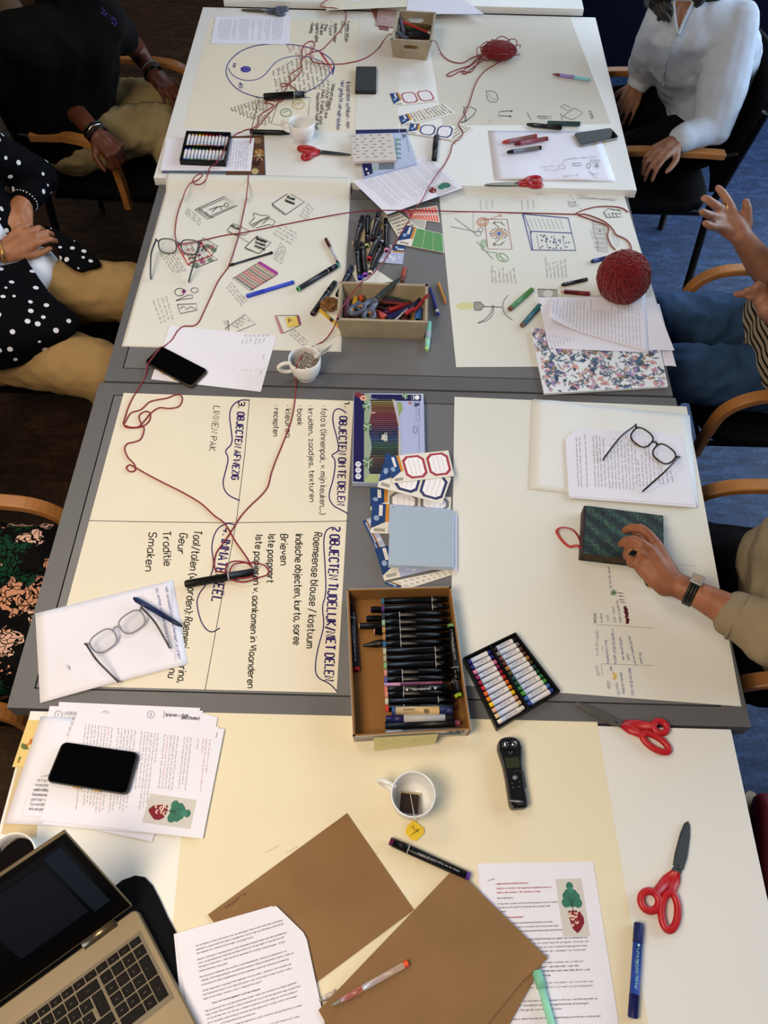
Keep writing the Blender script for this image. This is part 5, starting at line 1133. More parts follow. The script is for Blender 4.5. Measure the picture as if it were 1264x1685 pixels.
twin_marker(z(1102, 905), z(1046, 392), 'black marker upright along the right wall of the box, green end up', '#7aa050', None, h=.028, r=.0078, ring=.2, body='#060608', h1=.028)
twin_marker(z(1062, 905), z(1122, 1075), 'black marker along the right wall of the box with a lime end downward', '#9ab83a', None, h=.03, r=.0075, ring=.2, print_=False, body='#060608')
z = zt(560, 960, 5.745)
for i, (x0, y0, x1, y1, c) in enumerate(((350, 252, 285, 248, '#5a2a6a'), (350, 330, 245, 335, '#141420'), (372, 398, 172, 404, '#8a7a58'), (375, 472, 318, 456, '#d0908c'))):
    pen(z(x0 + 260, y0 + 4), z(x1, y1), ['violet ended', 'black ended', 'tan ended', 'rose ended'][i] + ' marker sticking out left under the packed row in the box', [('barrel', '#0a0a0c', [(0, 1), (.97, 1)]), ('end_plug', c, [(.97, .95), (1, .8)])], r=.0066, h=.004, cat='marker', name='marker', group=GB)
pen(z(420, 562), z(212, 590), 'pointed black marker tip poking left out of the packed row', [('barrel', '#0a0a0c', [(0, 1), (.4, 1), (.95, .35), (1, .2)])], r=.0075, h=.004, cat='marker', name='marker', group=GB)

# ---------------------------------------------------------------- wooden crates
CRW = mat('pale_pine', '#aa9c82', .6, noise=.22, nscale=22, bump=.15, bscale=60)
CRI = mat('pine_inside', '#b08a58', .65, noise=.22, nscale=22)
def crate(rimpx, basepx, z_, hgt, label, slots=False):
    rim = [W(x, y, z_ + hgt) for x, y in rimpx]        # tl tr br bl
    br_, bl_ = W(*basepx[0], z_ + .0005), W(*basepx[1], z_ + .0005)
    dep = ((rim[0] - rim[3]).length + (rim[1] - rim[2]).length) / 2 * .9
    dirn = ((rim[0] - rim[3]) + (rim[1] - rim[2])); dirn.z = 0; dirn.normalize()
    base = [bl_ + dirn * dep, br_ + dirn * dep, br_, bl_]
    cen = sum(base, V()) / 4
    t = empty('wooden_crate', cen, label, 'crate')
    q = MB().m(CRI); q.prism(base, z_ + .0005, z_ + .006); q.build('crate_floor', None, t)
    for i in range(4):
        a, b, c, d = base[i], base[(i + 1) % 4], rim[(i + 1) % 4], rim[i]
        n = (b - a).cross(V((0, 0, 1))).normalized()
        if n.dot(cen - a) < 0: n = -n
        th = n * .007
        q = MB().m(CRW)
        if slots and i in (0, 2):
            def pt(u, v): return (a * (1 - u) + b * u) * (1 - v) + (d * (1 - u) + c * u) * v
            us, vs = (0, .28, .34, .66, .72, 1), (0, .5, .57, .68, .75, 1)
            for m1 in range(5):
                for m2 in range(5):
                    if m1 in (1, 2, 3) and m2 in (1, 2, 3) and not ((m1 in (1, 3)) and (m2 in (1, 3))): continue
                    P = [pt(us[m1], vs[m2]), pt(us[m1 + 1], vs[m2]), pt(us[m1 + 1], vs[m2 + 1]), pt(us[m1], vs[m2 + 1])]
                    q.loft(P, [p + th for p in P])
        else:
            P = [a, b, c, d]; q.loft(P, [p + th for p in P])
        q.build('side_panel', None, t)
    return t, rim, base, cen
z = zt(540, 440, 6.32)
tc, rim, base, cen = crate([z(118, 145), z(1040, 176), z(1035, 575), z(85, 545)], [z(988, 745), z(140, 722)], .75, .066, 'low open wooden crate of pencils and crayons with scissors on top')
def cp(x, y, h): return Pj(W(*z(x, y), .75 + h)), h
GC = 'pencils and crayons in the wooden crate'
def inc(x0, y0, x1, y1, h0, h1, lab, c, r=.005, cat='crayon', prof=None, tip=None, seg=10):
    a, b = W(*z(x0, y0), .75 + h0), W(*z(x1, y1), .75 + h1)
    s = empty(cat if cat != 'pencil' else 'pencil', (a + b) / 2 - V((0, 0, r)), lab, cat, GC)
    MB().m(hexm(c, .45)).lathe(a, b, prof or [(0, r * .8), (.02, r), (.98, r), (1, r * .8)], seg).build('barrel', None, s)
    if tip: MB().m(hexm(tip, .5)).lathe(a, b, [(.86, r * 1.02), (.95, r * .6), (1, r * .25)], seg).build('tip', None, s)
inc(205, 320, 178, 520, .045, .03, 'dusty plum crayon standing at the left end of the wooden crate', '#5a2c3c', .007)
inc(292, 310, 238, 480, .035, .035, 'yellow crayon behind the scissors handle in the crate', '#c89a2c', .006)
inc(342, 290, 350, 350, .04, .03, 'orange-red crayon behind the scissors in the crate', '#b0441c', .006)
inc(318, 360, 305, 450, .03, .028, 'grey-green crayon seen through the scissors handle', '#5f7f7c', .007)
inc(600, 305, 850, 362, .03, .03, 'dark green pencil across the back of the crate', '#20402e', .0045, 'pencil')
inc(565, 330, 800, 350, .028, .03, 'deep violet pencil at the back of the crate', '#2e1638', .0045, 'pencil')
inc(500, 350, 840, 385, .026, .028, 'rust red pencil in the middle of the crate', '#6e2a26', .0045, 'pencil')
inc(500, 380, 790, 372, .02, .024, 'dark maroon pencil with white print in the crate', '#2a0c18', .005, 'pencil')
inc(500, 415, 680, 445, .02, .024, 'dark plum pencil with white lettering in the crate', '#34102a', .0055, 'pencil')
inc(630, 445, 850, 378, .03, .03, 'bright red wooden pencil, thickest in the crate', '#8e2026', .006, 'pencil')
inc(560, 470, 700, 455, .018, .02, 'purple pencil deep in the crate', '#571e50', .005, 'pencil')
inc(500, 470, 600, 525, .034, .034, 'salmon crayon with a grey end in the crate', '#b84a4a', .0085)
inc(600, 525, 800, 440, .03, .03, 'navy ribbed pencil near the front of the crate', '#14165a', .0055, 'pencil')
inc(630, 545, 850, 400, .034, .036, 'dark blue pencil in front in the crate', '#161c4a', .0055, 'pencil')
inc(690, 555, 830, 430, .036, .036, 'white-tipped pencil along the front wall of the crate', '#a8a4b0', .003, 'pencil')
inc(800, 488, 900, 425, .04, .042, 'pinkish red pen end in the crate', '#a82c38', .0055, 'pen')
inc(850, 440, 960, 330, .034, .044, 'dark navy pencil at the right end of the crate', '#1a1f40', .006, 'pencil')
inc(895, 455, 1040, 285, .046, .07, 'red pen reaching over the right end of the crate', '#8a1a24', .0045, 'pen')
inc(950, 430, 935, 552, .036, .036, 'blue crayon at the right end of the crate', '#2f5fa6', .009)
inc(720, 505, 830, 545, .022, .022, 'brown-red crayon low at the front of the crate', '#4a1e1c', .006)
q0 = W(*z(612, 420), .7795)
# contents bottom filler: more pencils lying low
for i in range(9):
    inc(200 + 75 * i, 330 + 12 * (i % 3), 260 + 72 * i, 520 - 8 * (i % 4), .014, .014, '%s pencil lying at the bottom of the crate, %s' % (['plum', 'maroon', 'forest', 'navy', 'umber'][i % 5], ['leftmost', 'second from the left', 'left of the middle', 'under the scissors pivot', 'in the middle', 'right of the middle', 'third from the right', 'second from the right', 'rightmost'][i]), ['#2a1620', '#3a1a1c', '#1c2a24', '#1a1c34', '#3a2018'][i % 5], .005, 'pencil')

z = zt(560, 0, 3.718)
tc2, rim2, base2, cen2 = crate([z(352, 60), z(588, 74), z(562, 256), z(308, 242)], [z(527, 370), z(322, 352)], T4, .075, 'handled wooden crate of pens on the far white table', True)
GC = 'pens in the handled crate'
def W2(x, y, h): return W(*z(x, y), T4 + h)
for (x0, y0, x1, y1, h0, h1, lab, c, r) in ((375, 130, 555, 205, .06, .045, 'red and white pen across the handled crate', '#a83a34', .0045), (365, 112, 388, 210, .06, .05, 'purple-grey pen at the left of the handled crate', '#3c3a52', .007), (345, 195, 415, 240, .06, .055, 'grey-blue pen at the near left of the handled crate', '#56607a', .006), (430, 150, 555, 165, .035, .035, 'olive pen at the back of the handled crate', '#5a5230', .006), (400, 180, 540, 190, .03, .03, 'dark green pen in the handled crate', '#25302a', .006), (420, 222, 550, 226, .04, .04, 'black marker along the near side of the handled crate', '#101018', .007), (400, 205, 545, 210, .03, .03, 'navy marker in the middle of the handled crate', '#1c2036', .007)):
    a, b = W2(x0, y0, h0), W2(x1, y1, h1)
    s = empty('pen', (a + b) / 2 - V((0, 0, r)), lab, 'pen', GC); MB().m(hexm(c)).lathe(a, b, [(0, r * .7), (.04, r), (.9, r)], 10).build('barrel', None, s); MB().m(hexm('#c9c4c0' if 'white' in lab else '#222228')).lathe(a, b, [(.9, r), (1, r * .5)], 10).build('end_plug', None, s)

# ---------------------------------------------------------------- scissors
def scissors(tip, piv, r1c, r1d, r2c, r2d, label, z_, h, hm, inner=None, blade='#6a7278', open_=0.0, rr=.0052, hr=.0, pz=0, tz=0, bw=.012):
    """px: tip, pivot, ring centres; rNd = (half length px-free metres, half width m, angle offset deg)"""
    P = W(*piv, z_ + h + .004 + pz); T_ = W(*tip, z_ + h + .003 + tz)
    t = empty('scissors', V((P.x, P.y, min(P.z, T_.z) - .004)), label, 'scissors')
    BL_ = mat('scissor_steel_' + blade[1:], blade, .32, .85)
    HM = mat('handle_' + hm[1:], hm, .4)
    d = (T_ - P); L = d.length; u = d.normalized(); n = V((0, 0, 1)).cross(u).normalized(); up = u.cross(n)
    for s_ in (0, 1):
        ang = (open_ if s_ else -open_); uu = (u * math.cos(ang) + n * math.sin(ang)); nn = up.cross(uu)
        sg = 1 if s_ else -1
        prof = [(-.03, -.2), (0, -.7 if s_ else -.55), (.25, -.75), (.7, -.6), (.93, -.35), (1, -.02), (1, .02), (.6, .45), (.2, .6), (0, .65), (-.03, .3)]
        lo = up * (-.0012 if s_ else .0004)
        pts = [P + uu * (a * L) + nn * (b * bw * sg * -1) + lo for a, b in prof]
        q = MB().m(BL_); q.loft(pts if s_ else pts, [p + up * .0012 for p in pts]); q.build('blade', None, t)
    q = MB().m(STEEL); q.lathe(P - up * .001, P + up * .0035, [(0, .0035), (.8, .0035), (1, .002)], 12); q.build('pivot_screw', None, t)
    for s_, (c, (hl, hw, rot)) in enumerate(((r1c, r1d), (r2c, r2d))):
        Cc = W(*c, z_ + h + .006 + hr)
        dd = (Cc - P); dd.z = 0; dd.normalize(); dd = Matrix.Rotation(R(rot), 3, 'Z') @ dd; nn = V((0, 0, 1)).cross(dd)
        q = MB().m(HM)
        ring = [Cc + dd * (hl * math.cos(a)) + nn * (hw * math.sin(a)) for a in [2 * math.pi * i / 28 for i in range(28)]]
        q.tube(ring, rr * 1.22, 10, True)
        st = P * .82 + Cc * .18; near = min(ring, key=lambda p: (p - P).length)
        stem = [P * .8 + near * .2, P * .5 + near * .5, near]
        q.tube(stem, [rr * 1.1, rr * 1.9, rr * 1.5], 10, flatz=.7)
        q.build('handle', None, t)
        tang = MB().m(BL_); a, b = P, stem[1]; w_ = V((0, 0, 1)).cross((b - a).normalized()) * .007
        tang.loft([a - w_, b - w_ * .7, b + w_ * .7, a + w_], [p + V((0, 0, .0012)) for p in (a - w_, b - w_ * .7, b + w_ * .7, a + w_)]); tang.build('tang', None, t)
        if inner:
            q = MB().m(mat('grip_' + inner[1:], inner, .5)); q.tube([Cc + (p - Cc) * .8 for p in ring], rr * .7, 8, True); q.build('grip_insert', None, t)
    return t
z = zt(920, 1130, 3.035)
scissors(z(80, 78), z(285, 178), z(506, 202), (.0125, .0115, 0), z(482, 280), (.026, .0115, -4), 'red handled scissors bridging the grey and near white tables', .75, .0005, '#b3141e', blade='#8d8a80')
scissors(z(642, 672), z(597, 902), z(453, 1070), (.0155, .0145, 0), z(552, 1122), (.0285, .0135, 8), 'open red handled scissors lying alone on the near white table', .75, .0005, '#b3141e', blade='#747c80', bw=.014)
z = zt(250, 0, 3.326)
scissors(z(1090, 847), z(925, 832), z(850, 818), (.026, .010, 0), z(848, 856), (.014, .010, 10), 'red handled scissors in front of the white cup on the far table', T4, .0005, '#a3121e', blade='#4a5250')
scissors(z(488, 54), z(612, 60), z(708, 50), (.022, .009, 0), z(700, 74), (.015, .009, 8), 'grey and orange scissors at the back edge of the far table', T4, .0005, '#4a5468', inner='#b08a60', blade='#7a7468')
z = zt(560, 0, 3.718)
scissors(z(882, 1132), z(1075, 1126), z(1180, 1100), (.022, .011, 0), z(1192, 1130), (.018, .010, 4), 'red handled scissors at the near edge of the far white table', T4, .0005, '#a3121e', blade='#8a8678')
z = zt(540, 440, 6.32)
scissors(z(755, 105), z(520, 308), z(300, 435), (.022, .0135, 0), z(425, 500), (.017, .0125, 6), 'grey scissors with orange grips resting in the wooden crate', .75, .052, '#4a5064', inner='#c08a52', blade='#5f6c68', tz=.018, pz=.006)

# ---------------------------------------------------------------- cups
PORC = mat('white_porcelain', '#e4e4e4', .16, spec=.6)
def cup(c, z_, label, hdl, R_=.0385, H=.064, fill=None, h=0):
    C = W(*c, z_ + h + H); C.z = z_ + h
    t = empty('cup', C, label, 'cup')
    prof = [(0, .0235), (.002, .025), (.006, .0245), (.010, .027), (.02, .0335), (.034, .0375), (.05, .0388), (H, R_), (H + .0006, R_ - .001), (H - .001, R_ - .0026), (.05, .0362), (.034, .035), (.02, .031), (.0115, .024), (.009, .0)]
    q = MB().m(PORC); vs = []; fs = []; sg = 40
    for (zz, r_) in prof:
        for k in range(sg): a = 2 * math.pi * k / sg; vs.append((C.x + r_ * math.cos(a), C.y + r_ * math.sin(a), C.z + zz))
    for i in range(len(prof) - 1):
        for k in range(sg): k2 = (k + 1) % sg; fs.append([i * sg + k, i * sg + k2, (i + 1) * sg + k2, (i + 1) * sg + k])
    fs.append(list(range(sg))[::-1]); q.add(vs, fs, True); q.build('bowl', None, t)
    Hd = W(*hdl, z_ + h + .042); d = Hd - C; d.z = 0; d.normalize()
    pts = [C + d * a + V((0, 0, b)) for a, b in ((.034, .053), (.047, .056), (.060, .052), (.064, .043), (.058, .032), (.046, .026), (.034, .026))]
    q = MB().m(PORC); q.tube(spline(pts, 5), .0042, 10, flatz=1.3); q.build('handle', None, t)
    if fill:
        q = MB().m(fill); zz = .044; rr = .0355
        q.add([(C.x + rr * math.cos(a), C.y + rr * math.sin(a), C.z + zz) for a in [2 * math.pi * i / 32 for i in range(32)]], [list(range(32))], True); q.build('coffee', None, t)
    return t, C
cup((496, 200), T4, 'empty white cup on the far white table by the red scissors', (471, 207))
cu2, C2 = cup((501, 588.5), .75, 'white cup holding a crumpled clear wrapper', (468, 605))
cu1, C1 = cup((680, 1306.5), .75, 'white cup with a used tea bag and yellow tag', (634, 1290))
cup((17, 1413), .75, 'white cup of black coffee at the left edge behind the laptop', (-10, 1440), R_=.0405, fill=mat('black_coffee', '#0c0504', .06))
# wrapper
q = MB().m(mat('crinkled_film', '#a89c90', .15, trans=.35, noise=.3, nscale=60)); rg = random.Random(3)
q.ell(C2 + V((.004, .0, .048)), (.031, .028, .017), nu=22, nv=12); c0 = C2 + V((.004, 0, .048)); q.v = [tuple(V(v) + (V(v) - c0) * rg.uniform(-.28, .02)) for v in q.v]
WR = q.build('wrapper_bundle', smooth=False) if False else None
t = empty('tea_wrapper', C2 + V((0, 0, .012)), 'crumpled clear tea wrapper stuffed in the far cup', 'wrapper')
q.build('crumpled_film', None, t, smooth=False)
q = MB().m(mat('white_film', '#d4d8dc', .3)); e0 = W(527, 583, .82); e1 = W(545, 571, .835); q0, q1 = V((.006, .012, 0)), V((-.006, -.012, 0))
pts = [e0 + q1, e1 + q1 * 1.1, e1 + q0 * 1.1, e0 + q0]; q.loft(pts, [p + V((0, 0, .001)) for p in pts])
a_ = C2 + V((.02, .01, .055)); pts = [a_ + V((0, -.008, 0)), e0 + q1, e0 + q0, a_ + V((0, .008, 0))]; q.loft(pts, [p + V((0, 0, .001)) for p in pts]); q.build('wrapper_end', None, t)
k = Ink(lambda x, y: e0 * (1 - x) + e1 * x + q0 * y + V((0, 0, .0015)))
for i in range(6): k.fill([(i * .16, -.8), (i * .16 + .07, -.8), (i * .16 + .07, .8), (i * .16, .8)], '#4a5058')
k.build('printed_mark', t)
# tea bag + tag
t = empty('tea_bag', C1 + V((0, 0, .012)), 'wet dark tea bag with a yellow diamond tag hanging over the cup', 'tea bag')
b0 = W(674, 1322, .775); q = MB().m(mat('wet_tea', '#2a1206', .35, noise=.6, nscale=120, bump=.5)); ax = (V((.99, -.1, .05)).normalized(), V((.08, .9, -.42)).normalized()); ax = (ax[0], ax[1], ax[0].cross(ax[1]))
q.box(b0, (.033, .038, .006), ax); q.build('bag', None, t, bevel=.002)
q = MB().m(mat('wet_paper', '#b09a70', .5)); q.box(b0 + ax[1] * .018 + ax[2] * .001, (.034, .006, .003), ax); q.build('bag_fold', None, t)
tg = W(683, 1367, .7515)
e = [W(*p, .7535) for p in ((682, 1350.5), (698, 1363), (697.5, 1372), (685, 1383.5), (676, 1381), (667.5, 1371), (668.5, 1362), (678, 1351))]
q = MB().m(mat('yellow_tag', '#e0bc1e', .5)); q.loft(e, [p + V((0, 0, .0006)) for p in e]); q.build('tag', None, t)
k = Ink(lambda x, y: W(x, y, .7543))
k.poly([(677, 1362), (681, 1359), (682, 1366)], 1.2, '#2a2a10'); k.poly([(684, 1366), (688, 1364), (687, 1370)], 1.2, '#2a2a10')
for i in range(5): k.poly([(674 + 2.4 * i, 1373 - 1.6 * i + 3), (684 + 2.0 * i, 1365 - 1.2 * i + 3)], .5, '#4a4610')
k.build('printed_mark', t)
q = MB().m(mat('cotton_string', '#d8d4cc', .8)); q.tube(spline([b0 + ax[1] * .018 + V((0, 0, .004)), C1 + V((.002, -.037, .066)), C1 + V((.004, -.042, .058)), W(683, 1352, .755)], 5), .0006, 6); q.build('string', None, t)
# ---------------------------------------------------------------- electronics
def rbox(c4, z0, th, name, mt, parent, rad=.008, bevel=.002):
    """slab with rounded corners from world corners"""
    c = sum(c4, V()) / 4; pts = []
    for i in range(4):
        p, a, b = c4[i], c4[i - 1], c4[(i + 1) % 4]
        u, w = (a - p).normalized() * rad, (b - p).normalized() * rad
        for k in range(5):
            t = k / 4 * math.pi / 2; pts.append(p + u * (1 - math.sin(t)) + w * (1 - math.cos(t)))
    q = MB().m(mt); q.prism(pts, z0, z0 + th); return q.build(name, None, parent, bevel=bevel)
SCR = mat('phone_glass', '#030304', .06, spec=.1)
def phone(px, h, z_, label, case='#1c1c20', th=.009, name='phone', cam_=False):
    C = [W(x, y, z_ + h + th) for x, y in px]; c = sum(C, V()) / 4
    t = empty(name, V((c.x, c.y, z_ + h)), label, 'phone')
    rbox(C, z_ + h, th - .001, 'case', mat('phone_case_' + case[1:], case, .3), t, .010)
    rbox([c + (p - c) * .955 for p in C], z_ + h + th - .001, .0012, 'screen', SCR, t, .008, .0004)
    s = C[2] - C[3]; q = MB().m(mat('gilt_metal', '#b08a4c', .3, .8))
    for f in (.38, .62): p = C[3] + s * f; p.z = z_ + h + th * .5; q.box(p, (.014, .004, .003), (s.normalized(), V((0, 0, 1)).cross(s.normalized()), V((0, 0, 1))))
    q.build('side_button', None, t)
    return t
z = zt(0, 1150, 3.416)
phone([z(348, 238), z(782, 300), z(716, 540), z(255, 464)], .0075, .75, 'large black phone on the near left paper stack')
z = zt(190, 280, 3.241)
phone([z(240, 933), z(496, 1065), z(404, 1156), z(152, 1020)], .002, .75, 'black phone with a gold edge on the white page at the left', '#3a2c1c')
z = zt(880, 0, 3.292)
phone([z(210, 720), z(415, 690), z(460, 742), z(250, 788)], .001, T4, 'black phone with a steel edge at the right of the far white table', '#8a8c90')
z = zt(560, 0, 3.718)
C = [W(*z(*p), T4 + .014) for p in ((97, 405), (222, 405), (220, 555), (90, 553))]; c = sum(C, V()) / 4
t = empty('storage_disk', V((c.x, c.y, T4)), 'small matt black portable disk on the far white table', 'disk')
rbox(C, T4 + .0008, .0132, 'disk_case', mat('matt_black', '#0c0c0d', .55), t, .004, .0015)
q = MB().m(mat('port', '#2c2c30', .4)); q.box((C[3] * .8 + C[2] * .2) + V((0, -.0004, -.008)), (.008, .001, .003)); q.build('port', None, t)

# recorder
z = zt(540, 1180, 3.511)
A_, B_ = W(*z(1042, 112), .772), W(*z(1108, 525), .772)
u = (B_ - A_); u.z = 0; L = u.length; u.normalize(); n = V((-u.y, u.x, 0))
t = empty('audio_recorder', V(((A_.x + B_.x) / 2, (A_.y + B_.y) / 2, .751)), 'black handheld audio recorder with microphone grille, right of the tea cup', 'recorder')
def Rp(a, b, zz): return V((A_.x, A_.y, 0)) + u * a * L + n * b + V((0, 0, zz))
RB = mat('recorder_black', '#0b0b0e', .3); 
out = [(0, .006), (.02, .014), (.07, .0205), (.16, .0225), (.26, .0205), (.4, .0175), (.6, .0162), (.9, .0165), (.97, .0155), (1, .011)]
poly = [Rp(a, b, 0) for a, b in out] + [Rp(a, -b, 0) for a, b in out[::-1]]
q = MB().m(RB); q.prism(poly, .7512, .771); q.build('body', None, t, bevel=.003)
for s_ in (-1, 1):
    q = MB().m(mat('bright_chrome', '#b8babc', .18, 1.0)); c = Rp(.115, s_ * .0075, .772)
    q.ell(c, (.0072, .0072, .006), nu=14, nv=8); q.build('microphone', None, t)
q = MB().m(METAL_D)
for i in range(-2, 3):
    q.tube([Rp(.03 + .005 * abs(i), i * .0062, .772), Rp(.1, i * .0068, .7805), Rp(.19, i * .006, .772)], .0009, 6)
q.tube([Rp(.115, -.0165, .772), Rp(.115, 0, .781), Rp(.115, .0165, .772)], .001, 6); q.build('grille', None, t)
q = MB().m(mat('lcd_screen', '#2c3424', .25)); q.prism([Rp(.30, -.0125, 0), Rp(.45, -.0125, 0), Rp(.45, .0125, 0), Rp(.30, .0125, 0)], .771, .7715); q.build('screen', None, t)
k = Ink(lambda x, y: Rp(y, x, .7717))
k.scrib((-.010, .35), (.004, .35), .02, .0008, '#77866a', 1); k.scrib((-.010, .4), (-.002, .4), .02, .0008, '#77866a', 2); k.scrib((-.006, .275), (.006, .275), .0022, .0005, '#a8a8b0', 4); k.scrib((-.013, .5), (.013, .5), .014, .0005, '#8a8a92', 3)
k.build('lcd_marks', t)
q = MB().m(RB); q.lathe(Rp(.235, 0, .771), Rp(.235, 0, .7735), [(0, .006), (1, .0055)], 20); q.build('dial', None, t)
q = MB().m(mat('chrome_button', '#d4d6da', .25, .7)); q.lathe(Rp(.585, 0, .771), Rp(.585, 0, .7735), [(0, .0042), (.7, .0042), (1, .0034)], 20); q.build('record_button', None, t)
k = Ink(lambda x, y: Rp(y, x, .7714))
k.ellipse(0, .585, .0016, .006, None, '#c01c1c', 10)
for (x, y) in ((-.007, .66), (.006, .65), (-.006, .72), (.004, .715)): k.poly([(x - .001, y), (x + .002, y)], .006, '#77777c')
k.text('H1n', (-.003, .925), (.0095, .92), .042, .0011, '#c8c8ce'); k.poly([(-.003, .95), (.0095, .945)], .003, '#77777c'); k.build('printed_mark', t)
q = MB().m(RB); p = Rp(.6, .0172, .762); q.box(p, (.03, .003, .006), (u, n, V((0, 0, 1)))); q.build('side_switch', None, t)

# laptop
zb = .757
SL = [W(*p, .7575) for p in ((183, 1462), (200, 1448), (222, 1440), (238, 1443), (250, 1456), (262, 1479), (275, 1508), (290, 1536), (303, 1600), (318, 1690), (60, 1800), (-60, 1600))]
q = MB().m(mat('neoprene', '#07080c', .85)); q.prism(SL, .7502, .7566); S_ = q.build('laptop_sleeve', bevel=.002); tag(S_, 'black padded laptop sleeve beneath the laptop', 'sleeve')
SB = mat('champagne_metal', '#6e6048', .45, .3, noise=.06, nscale=8)
zt_ = zb + .018
HR, HL = W(222, 1495, zt_), W(0, 1657, zt_)
d = (HL - HR); d.z = 0; d.normalize(); nb = V((-d.y, d.x, 0))
if nb.dot(W(100, 1370, zt_) - HR) < 0: nb = -nb
LW, LD = .357, .228
HLw = HR + d * LW; o0 = V((HR.x, HR.y, zb))
t = empty('laptop', V(((HR.x + HLw.x) / 2, (HR.y + HLw.y) / 2, zb)), 'open champagne-coloured laptop at the near left corner, dark screen', 'laptop')
base = [HR - d * .002, HLw, HLw - nb * LD, HR - nb * LD - d * .002]
rbox(base, zb, .018, 'base', SB, t, .010, .002)
best = None
for L_ in (.20, .21, .22, .23, .235, .24):
    for th in range(20, 130, 2):
        p = HR + nb * (L_ * math.cos(R(th))) + V((0, 0, L_ * math.sin(R(th)) + .002)); x, y = Pj(p); e = math.hypot(x - 109, y - 1370)
        if best is None or e < best[0]: best = (e, L_, th)
_, SLn, STH = best
print('laptop lid', best)
su = nb * math.cos(R(STH)) + V((0, 0, math.sin(R(STH)))); sn = d.cross(su)
if sn.dot(CP - HR) < 0: sn = -sn
def Sp(a, b, c=0): return HR + V((0, 0, .004)) + nb * .002 + d * a + su * b + sn * c
q = MB().m(SB); P = [Sp(.0, .004), Sp(LW, .004), Sp(LW, SLn), Sp(0, SLn)]; q.loft([p - sn * .006 for p in P], P); q.build('lid', None, t, bevel=.001)
q = MB().m(mat('screen_bezel', '#020203', .4, spec=.1)); P = [Sp(.002, .008, .0004), Sp(LW - .002, .008, .0004), Sp(LW - .002, SLn - .002, .0004), Sp(.002, SLn - .002, .0004)]; q.add(P, [[0, 1, 2, 3]]); q.build('bezel', None, t)
q = MB().m(mat('dim_screen', '#02030a', .3, spec=.12)); P = [Sp(.012, .03, .0007), Sp(LW - .012, .03, .0007), Sp(LW - .012, SLn - .014, .0007), Sp(.012, SLn - .014, .0007)]; q.add(P, [[0, 1, 2, 3]]); q.build('screen', None, t)
k = Ink(lambda x, y: Sp(x, y, .0011))
k.fill([(.018, .05), (.045, .05), (.045, SLn - .02), (.018, SLn - .02)], '#0a1a28'); k.fill([(.05, .06), (.16, .06), (.16, SLn - .03), (.05, SLn - .03)], '#060a18')
for i in range(14): k.scrib((.06, SLn - .04 - .009 * i), (.06 + .05 + .03 * ((i * 7) % 5) / 5, SLn - .04 - .009 * i), .003, .0007, '#16262e', i)
k.build('screen_window', t)
for s0 in (.035, .26):
    q = MB().m(mat('hinge_metal', '#7a6e58', .3, .8)); q.lathe(HR + d * s0 + nb * .001 + V((0, 0, .002)), HR + d * (s0 + .055) + nb * .001 + V((0, 0, .002)), [(0, .0075), (1, .0075)], 16); q.build('hinge', None, t)
# keys: u along d from right edge, v towards the user
pu, pv = .0193, .0178
def Kp(uu, vv, zz): return HR + d * uu - nb * vv + V((0, 0, zz))
u0 = .012; v0 = .038
q = MB().m(mat('key_well', '#5e5038', .5)); P = [Kp(u0 - .004, v0 - .004, 0), Kp(u0 + pu * 17.6, v0 - .004, 0), Kp(u0 + pu * 17.6, v0 + pv * 6.2, 0), Kp(u0 - .004, v0 + pv * 6.2, 0)]; q.prism(P, zt_ + .0001, zt_ + .0006); q.build('key_deck', None, t)
KM = mat('key_black', '#070404', .6, spec=.12)
keys = []
for i in range(17): keys.append((i, 0, 1, .72))
rows = {1: [(0, 1), (1, 1), (2, 1), (3, 1), (4.15, 1.9)] + [(6.05 + i, 1) for i in range(11)],
        2: [(1, 1), (2, 1), (3, 1), (5.2, 1)] + [(6.2 + i, 1) for i in range(11)],
        3: [(1, 1), (2, 1), (3, 1), (5.4, 1)] + [(6.4 + i, 1) for i in range(11)],
        4: [(1, 1), (2, 1), (3, 1), (4.15, 2.3)] + [(6.5 + i, 1) for i in range(11)],
        5: [(1, 1), (2, 2), (4.15, 1), (5.15, 1), (6.15, 1.2), (7.35, 1), (8.35, 5.2), (13.6, 1), (14.6, 1), (15.6, 1)]}
for r_, L_ in rows.items():
    for a, w in L_: keys.append((a, r_ - .22, w, 1))
keys += [(0, 1.78, 1, 2), (0, 3.78, 1, 2), (4.15, 1.78, 1.0, 2)]
kl = Ink(lambda x, y: Kp(x, y, .0026))
for n_, (a, r_, w, hgt) in enumerate(keys):
    g = .0011; x0, x1, y0, y1 = u0 + a * pu + g, u0 + (a + w) * pu - g, v0 + r_ * pv + g, v0 + (r_ + hgt) * pv - g
    pr = [Kp(x0, y0, 0), Kp(x1, y0, 0), Kp(x1, y1, 0), Kp(x0, y1, 0)]
    q = MB().m(KM); q.prism(pr, zt_ + .0006, zt_ + .0022); q.build('key', None, t, bevel=.0009)
    kl.scrib(((x0 + x1) / 2 + .002, (y0 + y1) / 2), ((x0 + x1) / 2 - .002, (y0 + y1) / 2), .0022, .0004, '#8a8078', n_, (1, 3))
kl.build('key_legends', t)
q = MB().m(mat('power_key', '#14121a', .6, spec=.1)); pr = [Kp(u0 + .003, v0 + .002, 0), Kp(u0 + .016, v0 + .002, 0), Kp(u0 + .016, v0 + .010, 0), Kp(u0 + .003, v0 + .010, 0)]; q.prism(pr, zt_ + .0022, zt_ + .0026); q.build('fingerprint_reader', None, t)
q = MB().m(mat('touchpad', '#8f7957', .35, .3)); P = [Kp(.12, .155, 0), Kp(.235, .155, 0), Kp(.235, .222, 0), Kp(.12, .222, 0)]; q.prism(P, zt_ + .0001, zt_ + .0008); q.build('touchpad', None, t)

